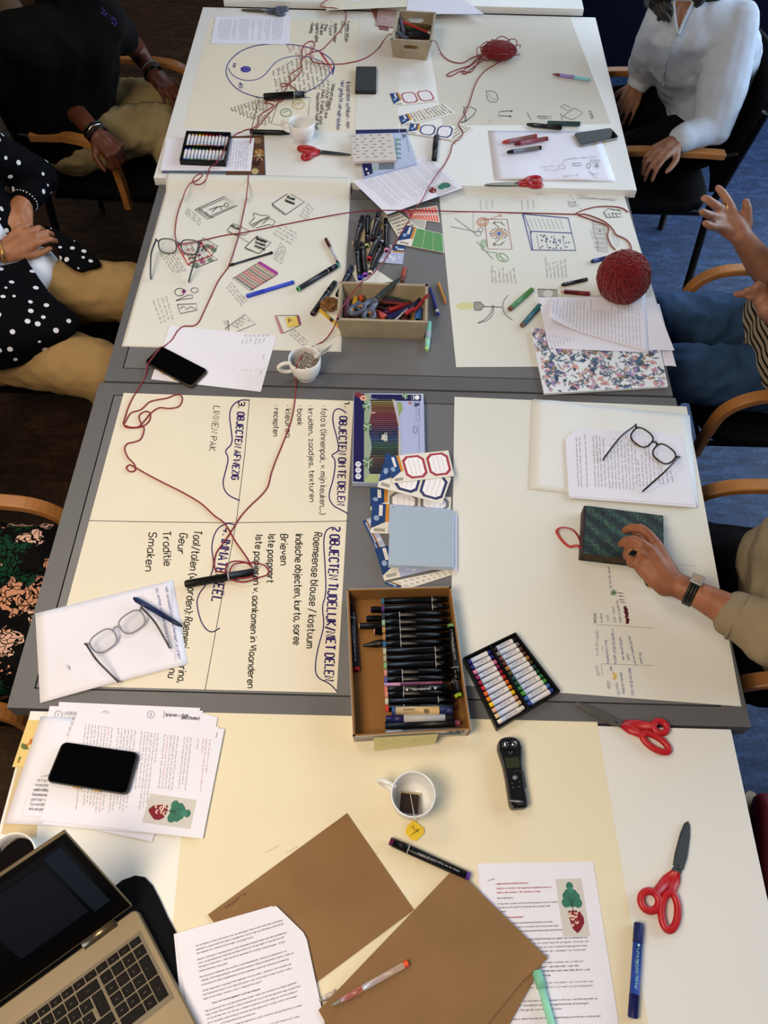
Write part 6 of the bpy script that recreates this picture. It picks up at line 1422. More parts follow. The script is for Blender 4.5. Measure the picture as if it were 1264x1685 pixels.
# ---------------------------------------------------------------- notebook with ribbon
CVM = bpy.data.materials.new('woven_green_cover'); CVM.use_nodes = True
nt = CVM.node_tree; b_ = nt.nodes['Principled BSDF']; b_.inputs['Roughness'].default_value = .6
tc = nt.nodes.new('ShaderNodeTexCoord'); vo = nt.nodes.new('ShaderNodeTexVoronoi'); vo.inputs['Scale'].default_value = 420
wv = nt.nodes.new('ShaderNodeTexWave'); wv.inputs['Scale'].default_value = 14; wv.inputs['Distortion'].default_value = 1.2; wv.bands_direction = 'DIAGONAL'
rr_ = nt.nodes.new('ShaderNodeValToRGB'); e = rr_.color_ramp.elements; e[0].position = .25; e[0].color = (*lin('#0b1014'), 1); e[1].position = .95; e[1].color = (*lin('#56784e'), 1); x_ = e.new(.6); x_.color = (*lin('#1d3a3c'), 1)
mm1 = nt.nodes.new('ShaderNodeMath'); mm1.operation = 'MULTIPLY_ADD'; mm1.inputs[1].default_value = .45
sx_ = nt.nodes.new('ShaderNodeSeparateColor')
nt.links.new(tc.outputs['Object'], vo.inputs['Vector']); nt.links.new(tc.outputs['Object'], wv.inputs['Vector']); nt.links.new(vo.outputs['Color'], sx_.inputs[0])
nt.links.new(wv.outputs['Fac'], mm1.inputs[0]); m5 = nt.nodes.new('ShaderNodeMath'); m5.operation = 'MULTIPLY'; m5.inputs[1].default_value = .55; nt.links.new(sx_.outputs[0], m5.inputs[0]); nt.links.new(m5.outputs[0], mm1.inputs[2]); mm1.inputs[1].default_value = .34
nt.links.new(mm1.outputs[0], rr_.inputs['Fac']); nt.links.new(rr_.outputs['Color'], b_.inputs['Base Color'])
z = zt(940, 820, 6.02)
top = [W(*z(*p), .782) for p in ((146, 70), (915, 170), (921, 640), (122, 545))]
c = sum(top, V()) / 4
t = empty('notebook', V((c.x, c.y, .7512)), 'thick notebook with a woven green cover under the hand', 'notebook')
rbox(top, .7795, .0025, 'front_cover', CVM, t, .002, .0006)
rbox(top, .7512, .0025, 'back_cover', CVM, t, .002, .0006)
rbox([c + (p - c) * .97 for p in top], .7537, .0258, 'page_block', mat('aged_pages', '#54483a', .8, noise=.5, nscale=180), t, .001, 0)
q = MB().m(mat('dark_spine', '#2a1014', .6)); a, b = top[0], top[3]; w_ = (top[1] - top[0]).normalized()
P = [a - w_ * .004, b - w_ * .004, b + w_ * .002, a + w_ * .002]; q.prism(P, .7514, .7812); q.build('spine', None, t, bevel=.001)
zz6 = zt(840, 640, 2.981)
pts = [W(*zz6(*p), .7512 + h) for p, h in (((352, 786), .016), ((325, 770), .006), ((292, 775), .002), ((262, 755), .002), ((236, 722), .003), ((226, 700), .004), ((240, 684), .004), ((272, 682), .004), ((305, 693), .004), ((330, 722), .005), ((350, 768), .014))]
q = MB().m(mat('red_ribbon', '#b01a1e', .5)); sp_ = spline(pts, 5); L_, R__ = [], []
for i in range(len(sp_)):
    tt = (sp_[min(i + 1, len(sp_) - 1)] - sp_[max(i - 1, 0)]).normalized(); nn = tt.cross(V((0, 0, 1))).normalized(); L_.append(sp_[i] + nn * .0024 + V((0, 0, .002))); R__.append(sp_[i] - nn * .0024)
vs = L_ + R__; nn_ = len(L_); q.add(vs + [v + V((0, 0, .0005)) for v in vs], [[i, i + 1, nn_ + i + 1, nn_ + i] for i in range(nn_ - 1)] + [[2 * nn_ + i, 2 * nn_ + nn_ + i, 2 * nn_ + nn_ + i + 1, 2 * nn_ + i + 1] for i in range(nn_ - 1)], True)
q.build('ribbon_bookmark', None, t)

# ---------------------------------------------------------------- spectacles
LENS = mat('spectacle_lens', '#e8ecf2', .02, alpha=.10, spec=.9)
def glasses(hA, hB, tA, tB, label, z_, base, lift, frame, temple, tilt=.35, lens_h=.038, rf=.0019, rt=.0021, spread=.004):
    """hA,hB hinge pixels at height lift; tA,tB temple tips on the table"""
    A, B = W(*hA, z_ + base + lift), W(*hB, z_ + base + lift); c = (A + B) / 2
    EA, EB = W(*tA, z_ + base + .004), W(*tB, z_ + base + .004)
    t = empty('spectacles', V((c.x, c.y, z_ + base)), label, 'glasses')
    e1 = (B - A).normalized(); back = ((EA + EB) / 2 - c); back.z = 0; back = (back - e1 * back.dot(e1)).normalized()
    w = (B - A).length
    dn = (V((0, 0, -1)) * (lift - rf) / lens_h); hz = math.sqrt(max(0, 1 - min(1, (lift - rf) / lens_h) ** 2)); e2 = (dn + back * hz * (1 if tilt >= 0 else -1)).normalized()
    FM, TM = mat('frame_' + frame[1:], frame, .25), mat('temple_' + temple[1:], temple, .28, color2='#0a0806' if temple == '#3a2414' else None)
    lw = w * .40; q = MB().m(FM)
    for s_ in (-1, 1):
        cc = c + e1 * (s_ * w * .255) + e2 * (lens_h * .5)
        ring = []
        for i in range(30):
            a = 2 * math.pi * i / 30; ca, sa = math.cos(a), math.sin(a); m_ = (abs(ca) ** 2.8 + abs(sa) ** 2.8) ** (-1 / 2.8)
            ring.append(cc + e1 * (ca * m_ * lw * .5 * (1 + .05 * -sa)) + e2 * (sa * m_ * lens_h * .5))
        q.tube(ring, rf, 8, True)
        g = MB().m(LENS); nn = e1.cross(e2); inner = [cc + (p - cc) * .97 for p in ring]; g.loft(inner, [p + nn * .0012 for p in inner]); g.build('lens', None, t)
    br = [c + e1 * (x * w) + e2 * (y * lens_h) for x, y in ((-.07, .38), (-.03, .26), (0, .23), (.03, .26), (.07, .38))]; q.tube(br, rf * 1.25, 8)
    for s_, H in ((-1, A), (1, B)): q.tube([c + e1 * (s_ * w * .44) + e2 * lens_h * .22, H + e2 * lens_h * .12, H + back * .004], rf * 1.4, 8)
    q.build('front_frame', None, t)
    for H, E_ in ((A, EA), (B, EB)):
        m1 = H * .55 + E_ * .45 + V((0, 0, .010)); out = (H - c).normalized() * spread; m2 = H * .2 + E_ * .8 + V((0, 0, .006)) + out * .5
        q = MB().m(TM); q.tube(spline([H + e2 * lens_h * .12, H * .9 + E_ * .1 + V((0, 0, .002)), m1 + out, m2, E_], 5), rt, 8, flatz=1.6); q.build('temple', None, t)
    return t
glasses((257, 392), (330, 395.5), (248, 459), (310.5, 464), 'grey and black framed spectacles on the drawing poster', .75, .001, .034, '#4a4e56', '#20242c')
glasses((138.5, 1057), (231, 996), (196, 1123), (280, 1067), 'clear framed spectacles with patterned temples on the white note page', .75, .006, .026, '#8c8c92', '#34302e', rf=.0017)
glasses((1048, 697), (1120, 750), (992, 757), (1057, 809), 'tortoiseshell spectacles with clear lenses on the printed letter', .75, .008, .020, '#24140e', '#3a2414', rf=.0020)
pen((220, 984), (300, 1031), 'dark blue ball pen with white lettering beside the clear spectacles', [('end_button', '#141e3c', [(0, .5), (.05, .8)]), ('barrel', '#1a2a58', [(.05, 1), (.62, 1.05)]), ('grip', '#141e3c', [(.62, .95), (.92, .8), (1, .25)])], r=.0056, h=.009)
k = Ink(lambda x, y: (W(245, 999, .7716) * (1 - x) + W(268, 1011, .7716) * x) + V((y * .3, -y * .6, 0)) + V((0, 0, .0002)))
k.text('PILOT', (0, .0028), (1, .0028), -.0042 * -1.2, .03 * 0 + .0012, '#c8ccd8') if False else None

# ---------------------------------------------------------------- red yarn
YM = mat('crimson_yarn', '#820a20', .8, sheen=.4); YD = mat('crimson_wool', '#7a0716', .85, noise=.35, nscale=90, sheen=.3)
def strand(pts, label, n=6, r=.00165, h0=.0022, z_=.75, name='yarn_strand', mt=None):
    P = []; pp = []
    for p in pts:
        if pp:
            o_ = pp[-1]; lim = 324 if p[0] < 578 else 304
            if (o_[1] < lim) != (p[1] < lim) and len(o_) < 4 and len(p) < 4:
                for y_ in sorted((lim - 1, lim + 2), reverse=o_[1] > p[1]):
                    f_ = (y_ - o_[1]) / (p[1] - o_[1])
                    if 0 < f_ < 1: pp.append((o_[0] + (p[0] - o_[0]) * f_, y_, (o_[2] if len(o_) > 2 else 0) * (1 - f_) + (p[2] if len(p) > 2 else 0) * f_))
        pp.append(p)
    for p in pp:
        hh = p[2] if len(p) > 2 else 0; zz = p[3] if len(p) > 3 else (T4 if p[1] < (324 if p[0] < 578 else 304) else .75)
        P.append(W(p[0], p[1], zz + h0 + hh))
    q = MB().m(mt or YM); q.tube(spline(P, n), r, 6); o = q.build(name); tag(o, label, 'yarn', 'crimson yarn strands strung across the tables'); return o
z = zt(360, 60, 5.267)
def zs(*a): return [q for q in (z(*a) if len(a) > 2 else [z(*a)])]
strand([(551, -6, .03), (533, 3, .03), (527, 8, .03), (532, 12, .028), (550, 13, .022), (566, 18, .008), (570, 26), (566, 42), (553, 58), (540, 72), (529, 82)] + zs(800, 140, 730, 190, 712, 230, 715, 260, 690, 280, 645, 310, 615, 335, 622, 360, 615, 395, 590, 440, 560, 485), 'red thread coming off the furthest table down to the thick black marker')
strand([(646, 57, .07), (640, 57, .06), (632, 66, .012), (622, 80), (608, 92), (590, 100), (570, 104)] + zs(1100, 235, 1000, 240, 900, 235, 830, 222, 800, 190, 798, 150, 830, 80, 828, 50, 790, 42, 745, 70, 722, 120, 722, 180, 715, 230, 722, 285, 690, 330, 650, 375, 615, 405, 560, 435, 540, 425, 550, 408, 600, 410, 650, 445, 690, 478), 'red thread looping from the handled crate over the yin-yang poster')
strand(zs(590, 540, 540, 545, 500, 560, 450, 555, 410, 565, 400, 575, 440, 582, 470, 590, 470, 605, 420, 640, 370, 670, 350, 700, 345, 740, 320, 780, 285, 800, 230, 810, 200, 825, 150, 845, 110, 890) + [(374, 235, .018), (366, 252, .02), (356, 268, .02), (345, 276, .008), (342, 288), (338, 297), (330, 303), (321, 303), (317, 298), (321, 291), (330, 286), (333, 289), (326, 296), (314, 301), (306, 312), (300, 328), (294, 345), (290, 362), (288, 386), (292, 400, .01), (305, 400, .008), (330, 396, .004), (352, 391), (376, 386), (393, 384), (440, 375), (500, 363), (560, 352, .004), (600, 347, .02), (625, 346, .032), (655, 346.2, .032), (690, 346.5, .02), (760, 348), (850, 350), (945, 352.5), (965, 353), (990, 362), (1002, 370), (1010, 379), (1014, 386), (1027, 392), (1036, 400), (1040, 412)], 'red thread from the black marker over the pastel tray to the big yarn ball', n=5)
strand(zs(580, 530, 545, 560, 510, 580, 480, 620, 440, 665, 400, 710, 355, 765, 310, 815) + [(413, 222, .012), (412, 240), (411, 262), (409, 290), (405, 330), (398, 362), (393, 384, .003), (386, 410), (378, 432, .004), (374, 442), (360, 461), (348, 486), (336, 512), (327, 530), (318, 536), (302, 537), (292, 545), (284, 558), (274, 567), (262, 575, .009), (250, 590, .011), (242, 602, .006), (240, 618), (230, 636), (220, 652), (212, 668), (206, 686), (203, 697), (208, 703), (222, 704), (236, 701), (246, 692), (247, 680), (239, 677), (229, 684), (232, 697), (237, 706), (232, 722), (222, 727), (210, 730), (205, 738), (210, 752), (221, 764), (222, 774), (214, 776), (208, 770), (213, 765), (222, 769), (245, 782), (270, 795), (300, 810), (330, 828), (352, 848), (370, 862), (388, 892), (405, 916), (414, 932)], 'red thread running down the left past the phone to the near black marker', n=5)
strand([(205, 697), (215, 680), (232, 674), (245, 662), (258, 658), (275, 655), (288, 650), (297, 650), (300, 658), (294, 669), (278, 672), (262, 671), (248, 680), (238, 692), (228, 702), (215, 703), (206, 700)], 'loose red loop of thread at the top left of the list poster')
strand([(837, 94), (828, 99), (812, 108), (798, 117), (787, 130), (780, 145), (774, 165), (765, 188), (755, 203), (757, 210), (762, 219), (756, 229), (745, 237), (741, 252), (732, 270), (720, 285, .01), (708, 303, .01), (706, 306, .03), (694, 330, .03), (682, 345, .03), (668, 372, .012), (650, 400, .004), (630, 432, .006), (606, 458, .03), (596, 463, .068), (578, 486, .062), (564, 505, .066), (556, 522, .068), (549, 540, .02), (534, 560, .004), (512, 572), (500, 582, .055), (493, 592, .067), (488, 604, .066), (487, 618, .02), (487, 640), (484, 668), (478, 696), (470, 718), (462, 738), (453, 760), (446, 780), (441, 800), (430, 815), (412, 832), (396, 850), (382, 872), (368, 893), (357, 908), (353, 922), (353, 934), (358, 940), (376, 942)], 'red thread from the loose wool pile over the crate and cup to the near marker', n=5)
z = zt(100, 630, 2.528)
strand([z(*p) for p in ((800, 770), (775, 750), (740, 742), (708, 745), (688, 765), (692, 800), (720, 822), (765, 828), (815, 812), (855, 800), (866, 785), (850, 762), (820, 752), (770, 748), (720, 755), (705, 790), (735, 812), (790, 806), (800, 790), (770, 782), (730, 790))], 'red thread wound round the near black marker', h0=.012)
z = zt(560, 0, 3.718)
strand([(712, 66, .07), (718, 70, .05), (724, 84, .004), (735, 97), (750, 103), (763, 103), (775, 96), (790, 90), (798, 86)], 'red thread from the handled crate to the loose wool pile')
strand([z(*p) for p in ((880, 340), (840, 352), (800, 395), (760, 412), (700, 432), (658, 452), (655, 462), (680, 464), (740, 435), (800, 440), (850, 370), (880, 330), (900, 300))], 'trailing double loop of red thread left of the loose wool pile')
strand([z(*p) for p in ((900, 345), (850, 385), (790, 430), (772, 450), (748, 448), (760, 425), (800, 400), (860, 345), (870, 290), (890, 280), (880, 320), (860, 340), (875, 365), (900, 370), (930, 350))], 'second small tangle of red thread by the loose wool pile')
strand([(945, 352.5), (962, 345), (985, 340), (1010, 340), (1025, 343), (1034, 349)], 'short red thread end branching off towards the table edge')
strand([(952, 354), (975, 362), (1000, 372), (1000, 388), (1005, 402), (1013, 411)], 'second red thread running up against the big yarn ball')
z = zt(100, 630, 2.528)
pen(z(803, 788), z(516, 838), 'slim black felt marker lying across the heading of list four', [('cap', '#0a0a0c', [(0, .9), (.01, 1.05), (.36, 1.05)]), ('ring', '#c0c0c4', [(.36, 1.06), (.375, 1.06)]), ('barrel', '#0b0b0e', [(.375, .98), (.97, .98), (1, .7)])], r=.0085, cat='marker', name='marker', h=.001)

def yarn_ball(c, rad, label, n, seed, squash=(1, 1, 1), r=.0014):
    t = empty('yarn_ball', V((c.x, c.y, c.z - rad * squash[2])), label, 'yarn ball')
    q = MB().m(YD); q.ell(c, (rad * .93 * squash[0], rad * .93 * squash[1], rad * .93 * squash[2]), nu=28, nv=18); q.build('wool_core', None, t)
    rg = random.Random(seed); q = MB().m(YD)
    axis = V((rg.uniform(-1, 1), rg.uniform(-1, 1), rg.uniform(-1, 1))).normalized()
    for i in range(n):
        if i % 12 == 0: axis = V((rg.uniform(-1, 1), rg.uniform(-1, 1), rg.uniform(-.6, .6))).normalized()
        ax = (axis + V((rg.gauss(0, .13), rg.gauss(0, .13), rg.gauss(0, .13)))).normalized()
        a = ax.orthogonal().normalized(); b = ax.cross(a); off = rg.uniform(-.55, .55); rr = math.sqrt(1 - off * off); sc_ = rg.uniform(.93, 1.05); ph = rg.uniform(0, 6.28)
        P = []
        for k_ in range(26):
            an = 2 * math.pi * k_ / 26; v = ax * off + (a * math.cos(an) + b * math.sin(an)) * rr; s2 = sc_ * (1 + .012 * math.sin(3 * an + ph))
            P.append(c + V((v.x * squash[0], v.y * squash[1], v.z * squash[2])) * rad * s2)
        q.tube(P, r, 5, True)
    q.build('wool_windings', None, t); return t
yarn_ball(W(1026.5, 456, .813), .0655, 'big round ball of dark red wool at the right table edge', 190, 4, r=.0019)
PILE = yarn_ball(W(822, 83, .796), .047, 'loose flattened pile of dark red wool on the far table', 110, 9, (1.2, .95, .5), .0017)
rg = random.Random(12); 
for i in range(11):
    c_ = W(rg.uniform(795, 852), rg.uniform(76, 96), .785); P = [c_ + V((.035 * math.cos(a) * rg.uniform(.7, 1.2), .02 * math.sin(a) * rg.uniform(.7, 1.2), .012 + .012 * math.sin(2 * a + i))) for a in [2 * math.pi * k_ / 9 for k_ in range(9)]]
    q = MB().m(YM); q.tube(spline(P, 4), .0015, 6); q.build('loose_loop', None, PILE)
# ---------------------------------------------------------------- chairs
SEATM = mat('black_upholstery', '#060608', .85, noise=.2, nscale=60)
def chair(cx, cy, ang, label, armx=(-.19, .27), arms=True, name='armchair', short=0):
    ca, sa = math.cos(R(ang)), math.sin(R(ang))
    def T(x, y, z): return V((cx + ca * x - sa * y, cy + sa * x + ca * y, z))
    X, Y, Z = V((ca, sa, 0)), V((-sa, ca, 0)), V((0, 0, 1))
    t = empty(name, V((cx, cy, 0)), label, 'chair')
    q = MB().m(SEATM); pts = []
    for i in range(24):
        a = 2 * math.pi * i / 24; c_, s_ = math.cos(a), math.sin(a); m_ = (abs(c_) ** 5 + abs(s_) ** 5) ** -.2; pts.append(T(c_ * m_ * .235, s_ * m_ * .225, 0))
    q.prism(pts, .415, .455); q.build('seat', None, t, bevel=.012)
    q = MB().m(SEATM); n = 9; vs = []
    for k_ in (0, 1):
        for j, zz in enumerate((.50, .62, .74, .86)):
            for i in range(n): y = -.21 + .42 * i / (n - 1); vs.append(T(-.235 - .05 * j / 1.6 + (y / .21) ** 2 * .035 - .02 * k_, y * (1 - .03 * j), zz))
    fs = []
    for j in range(3):
        for i in range(n - 1):
            a = j * n + i; fs.append([a, a + 1, a + n + 1, a + n]); b = a + 4 * n; fs.append([b + n, b + n + 1, b + 1, b])
    o4 = 4 * n; rim = [i for i in range(n)] + [j * n + n - 1 for j in (1, 2, 3)] + [3 * n + i for i in range(n - 2, -1, -1)] + [j * n for j in (2, 1)]
    for a, b in zip(rim, rim[1:] + rim[:1]): fs.append([b, a, a + o4, b + o4])
    q.add(vs, fs, True); q.build('backrest', None, t)
    for s_ in (-1, 1):
        y = s_ * .24; a0 = armx; armx = (armx[0], armx[1] - (short if s_ < 0 else 0))
        P = [T(armx[0], y, .66), T(armx[0] + .12, y, .665), T(armx[1] - .15, y, .665), T(armx[1] - .06, y * 1.0, .645), T(armx[1] - .01, y * .99, .59), T(armx[1], y * .98, .50), T(armx[1], y * .97, .40)]
        P = spline(P, 5); q = MB().m(WOODC); L_ = []
        vs = []
        for i, p in enumerate(P):
            tt = (P[min(i + 1, len(P) - 1)] - P[max(i - 1, 0)]).normalized(); nn = tt.cross(Y).normalized()
            vs += [p + Y * .017 + nn * .011, p - Y * .017 + nn * .011, p - Y * .017 - nn * .011, p + Y * .017 - nn * .011]
        fs = [[3, 2, 1, 0], [len(vs) - 4, len(vs) - 3, len(vs) - 2, len(vs) - 1]]
        for i in range(len(P) - 1):
            for k_ in range(4): a, b = i * 4 + k_, i * 4 + (k_ + 1) % 4; fs.append([a, b, b + 4, a + 4])
        q.add(vs, fs)
        if arms: q.build('armrest', None, t, bevel=.004)
        ax_e = armx; armx = a0
        q = MB().m(METAL_D); q.tube([T(.25, y * .95, .41), T(.265, y, 0)], .014, 10); q.build('leg', None, t)
        q = MB().m(METAL_D); q.tube([T(-.27, y * .95, .80), T(-.22, y * .95, .45), T(-.265, y, 0)], .014, 10); q.build('leg', None, t)
        if arms: q = MB().m(METAL_D); q.tube([T(-.24, y * .95, .655), T(armx[0] + .03, y, .652)], .008, 8); q.build('arm_bracket', None, t)
    q = MB().m(METAL_D); q.tube([T(-.2, -.2, .405), T(.22, -.2, .405), T(.22, .2, .405), T(-.2, .2, .405)], .01, 8, True); q.build('seat_frame', None, t)
    return t
chair(-1.0, 2.65, -3, 'armchair with wooden arms under the person in the black t-shirt', short=.2)
chair(-1.08, 1.74, 0, 'black chair without arms under the person in the polka dot cardigan', arms=False, name='chair')
chair(-1.02, .74, 0, 'armchair with wooden arms under the person in the floral dress')
chair(.905, 2.655, 180, 'armchair with a pale wooden arm under the person in the white blouse')
chair(1.13, 1.61, 180, 'armchair with bent wooden arms under the person in jeans', armx=(-.19, .24))
chair(1.02, .84, 180, 'armchair with wooden arms under the person in the beige cardigan', armx=(-.19, .28))

# ---------------------------------------------------------------- people
from mathutils import noise as mnoise
def skinned(name, segs, mt, parent, voxel=.006, sm=6, fold=0, fscale=14, seed=0, cuts=None):
    q = MB()
    for s in segs:
        if s[0] == 'e': q.ell(s[1], s[2], s[3] if len(s) > 3 else None, 18, 12)
        elif s[0] == 't':
            for a, b in zip(s[1][:-1], s[1][1:]): q.cap2(a[0], a[1], b[0], b[1], 12)
        else: q.cap2(s[0], s[1], s[2], s[3], 14)
    me = bpy.data.meshes.new('tmp'); me.from_pydata(q.v, [], q.f); o = bpy.data.objects.new('tmp', me); col.objects.link(o)
    m_ = o.modifiers.new('r', 'REMESH'); m_.mode = 'VOXEL'; m_.voxel_size = voxel
    m_ = o.modifiers.new('s', 'SMOOTH'); m_.factor = .5; m_.iterations = sm
    dg = bpy.context.evaluated_depsgraph_get(); dg.update()
    me2 = bpy.data.meshes.new_from_object(o.evaluated_get(dg)); bpy.data.objects.remove(o); bpy.data.meshes.remove(me)
    org = V((0, 0, 0)); p = parent
    while p is not None: org = org + p.location; p = p.parent
    nv = len(me2.vertices); co = np.empty(nv * 3); me2.vertices.foreach_get('co', co); co = co.reshape(-1, 3)
    if fold:
        no = np.empty(nv * 3); me2.vertices.foreach_get('normal', no); no = no.reshape(-1, 3)
        d = np.array([1 - 2 * abs(mnoise.noise(V((c[0] * fscale + seed, c[1] * fscale, c[2] * fscale * .8)))) for c in co]) + .5 * np.array([mnoise.noise(V((c[0] * fscale * 2.7, c[1] * fscale * 2.1 + seed, c[2] * fscale * 2.3))) for c in co])
        co = co + no * (d * fold)[:, None]
    co = co - np.array(org)
    me2.vertices.foreach_set('co', co.reshape(-1)); me2.materials.clear(); me2.materials.append(mt); me2.name = name
    me2.polygons.foreach_set('use_smooth', [True] * len(me2.polygons)); me2.update()
    o = bpy.data.objects.new(name, me2); col.objects.link(o); o.parent = parent
    return o
def hand(w, f, n, side, curl=.5, sc_=1.0, spread=.12, thumb=.7):
    """w wrist, f towards the knuckles, n out of the back of the hand, side=+1 thumb along f x n"""
    f = f.normalized(); n = (n - f * n.dot(f)).normalized(); s = f.cross(n) * side; S = []
    kn = []
    for i, (off, L) in enumerate(((.030, .088), (.010, .092), (-.010, .087), (-.029, .078))):
        k_ = w + (f * L + s * off) * sc_; kn.append(k_); S.append((w + s * off * .55 * sc_, .0155 * sc_, k_, .0115 * sc_))
    S.append((w - f * .01, .021 * sc_, w + f * .05 * sc_, .019 * sc_))
    for i, (k_, ls) in enumerate(zip(kn, ((.040, .025, .020), (.045, .028, .021), (.041, .026, .020), (.032, .020, .018)))):
        a = 0; p = k_; d0 = (f + s * spread * (1.2 - i * .8)).normalized(); r = .0092 if i < 3 else .0078
        for j, l in enumerate(ls):
            a += curl * (.75, 1.0, .7)[j] * (1 + .1 * i); d = d0 * math.cos(a) - n * math.sin(a); p2 = p + d * l * sc_; S.append((p, r * sc_, p2, (r - .0008) * sc_)); p = p2; r -= .0007
    tb = w + (f * .022 + s * .026 - n * .004) * sc_; t1 = tb + (f * .6 + s * .75 * thumb - n * .25).normalized() * .042 * sc_; t2 = t1 + (f * .85 + s * .25 * thumb - n * .3).normalized() * .03 * sc_; t3 = t2 + (f - n * .35).normalized() * .022 * sc_
    S += [(w, .017 * sc_, tb, .0145 * sc_), (tb, .0145 * sc_, t1, .0115 * sc_), (t1, .0112 * sc_, t2, .0098 * sc_), (t2, .0098 * sc_, t3, .008 * sc_)]
    return S
def skin(name, c, c2): return mat(name, c, .5, noise=.1, color2=c2, nscale=26, bump=.12, bscale=160, spec=.35)
def head(c, fd, root, sk, hairc, long_=0, segs=None, tilt=.25):
    """adds skull, jaw, nose, ears and lips to the body segments; eyes and hair as parts"""
    fd = V((fd[0], fd[1], -tilt)).normalized(); sd = fd.cross(V((0, 0, 1))).normalized(); up = sd.cross(fd)
    S = [('e', c + up * .02 - fd * .01, (.088, .074, .098), (fd, sd, up)), ('e', c - up * .035 + fd * .02, (.066, .058, .068), (fd, sd, up)), (c - up * .07 + fd * .05, .024, c - up * .075 + fd * .056, .022),
         (c + fd * .078 + up * .012, .009, c + fd * .098 - up * .018, .012), (c + fd * .07 - up * .045 - sd * .018, .0075, c + fd * .07 - up * .045 + sd * .018, .0075), (c + fd * .066 - up * .053 - sd * .014, .0075, c + fd * .066 - up * .053 + sd * .014, .0075),
         (c + fd * .074 + up * .032 - sd * .034, .008, c + fd * .074 + up * .032 + sd * .034, .008)]
    for s_ in (-1, 1): S += [('e', c + sd * s_ * .076 - fd * .005, (.018, .007, .03), (fd, sd, up))]
    segs += S
    hm = mat('hair_' + hairc[1:], hairc, .55, noise=.4, nscale=80)
    H = [('e', c + up * .035 - fd * .025, (.092, .084, .095), (fd, sd, up)), ('e', c - fd * .05 - up * .01, (.06, .078, .085), (fd, sd, up))]
    if long_:
        for s_ in (-1, 1):
            for j in range(4): H.append((c + sd * s_ * .07 - fd * (.02 + .02 * j) + up * .03, .028, c + sd * s_ * (.085 + .01 * j) + fd * (.03 - .03 * j) - up * (.10 + long_ * (1 - .12 * j)), .018))
        H.append((c - fd * .07, .05, c - fd * .08 - up * (.1 + long_), .04))
    skinned('hair', H, hm, root, .007, 3, .004, 40)
    q = MB().m(mat('eye_white', '#d8d4d0', .2)); 
    for s_ in (-1, 1): q.ell(c + fd * .0725 + up * .014 + sd * s_ * .031, (.0045, .0115, .0048), (fd, sd, up), 10, 8)
    q.m(mat('iris_dark', '#1c120c', .15))
    for s_ in (-1, 1): q.ell(c + fd * .0758 + up * .0138 + sd * s_ * .031, (.002, .0046, .0044), (fd, sd, up), 10, 8)
    q.build('eyes', None, root)
def chain(*a): return [(a[i], a[i + 1], a[i + 2], a[i + 3]) for i in range(0, len(a) - 3, 2)]
def torso(pv, ch, sL, sR, hL, hR, r=(.11, .115, .06)):
    m = (sL + sR) / 2; s = []
    for f_ in (-.5, 0, .5):
        o1 = (hL - hR) * f_ * .8; o2 = (sL - sR) * f_ * .62
        s += [(pv + o1, r[0], ch + o2 * .9, r[1] * (.95 if f_ else 1)), (ch + o2 * .9, r[1] * .95, m + o2 - V((0, 0, .04)), r[2] * 1.25)]
    s += [(m + (sL - m) * .2, r[2], sL, r[2]), (m + (sR - m) * .2, r[2], sR, r[2])]
    return s
def legs_segs(hL, hR, kL, kR, aL, aR, rt=.078, rk=.056, rs=.045): return [(hL, rt * 1.1, kL, rk), (hR, rt * 1.1, kR, rk), (kL, rk, aL, rs), (kR, rk, aR, rs), (hL, rt * 1.2, hR, rt * 1.2)]
def shoes(aL, aR, fd, root, c='#141416', sole='#202024'):
    for a in (aL, aR):
        f = V((fd[0], fd[1], 0)); b = V((a.x, a.y, .045))
        skinned('shoe', [(b - f * .04, .04, b + f * .06, .038), (b + f * .06, .038, b + f * .14 - V((0, 0, .01)), .032), (b, .036, b + V((0, 0, .05)), .036)], hexm(c, .5), root, .007, 4)
def bracelet(c, ax, r, tr, mt, root, name='bracelet', beads=0):
    ax = ax.normalized(); u = ax.orthogonal().normalized(); w = ax.cross(u); q = MB().m(mt)
    ring = [c + (u * math.cos(a) + w * math.sin(a)) * r for a in [2 * math.pi * i / 36 for i in range(36)]]
    if beads:
        for i in range(beads): a = 2 * math.pi * i / beads; q.ell(c + (u * math.cos(a) + w * math.sin(a)) * r, (tr, tr, tr), None, 8, 6)
    else: q.tube(ring, tr, 6, True)
    return q.build(name, None, root)
GOLD, SILV = mat('gold_metal', '#c79a4a', .22, 1.0), mat('silver_metal', '#b4b6ba', .2, 1.0)

# --- A: black t-shirt, far left
RA = empty('person', V((-1.1, 2.62, 0)), 'person in a black t-shirt and khaki trousers seated at the far left', 'person')
SA = skin('brown_skin', '#5a2f1c', '#482414')
pv, ch = W(118, 200, .58), W(95, 105, .84); nk = W(90, -8, 1.04); sL, sR = W(168, 32, .99), W(28, 62, .99)
eL, wL = W(222, 78, .74), W(250, 118, .70); eR, wR = W(107, 166, .74), W(160, 222, .70)
hL, hR = pv + V((.02, .10, -.02)), pv + V((.02, -.10, -.02)); kL, kR = W(276, 166, .58), W(262, 206, .58); aL, aR = V((-.62, 2.74, .09)), V((-.64, 2.5, .09))
body = [(nk - V((0, 0, .07)), .055, nk + V((.01, 0, .09)), .052)] + torso(pv, ch, sL, sR, hL, hR, (.09, .095, .05)) + chain(sL, .045, eL, .036, wL, .025) + chain(sR, .046, eR, .037, wR, .026) + legs_segs(hL, hR, kL, kR, aL, aR, .06, .045, .035)
body += hand(wL, W(282, 152, .67) - wL, V((0, .2, 1)), -1, .35) + hand(wR, W(203, 262, .67) - wR, V((.2, -.2, 1)), 1, 1.35)
hc = W(84, -78, 1.19); head(hc, (.85, -.5), RA, SA, '#0c0a0a', segs=body); skinned('body', body, SA, RA, .0052, 3)
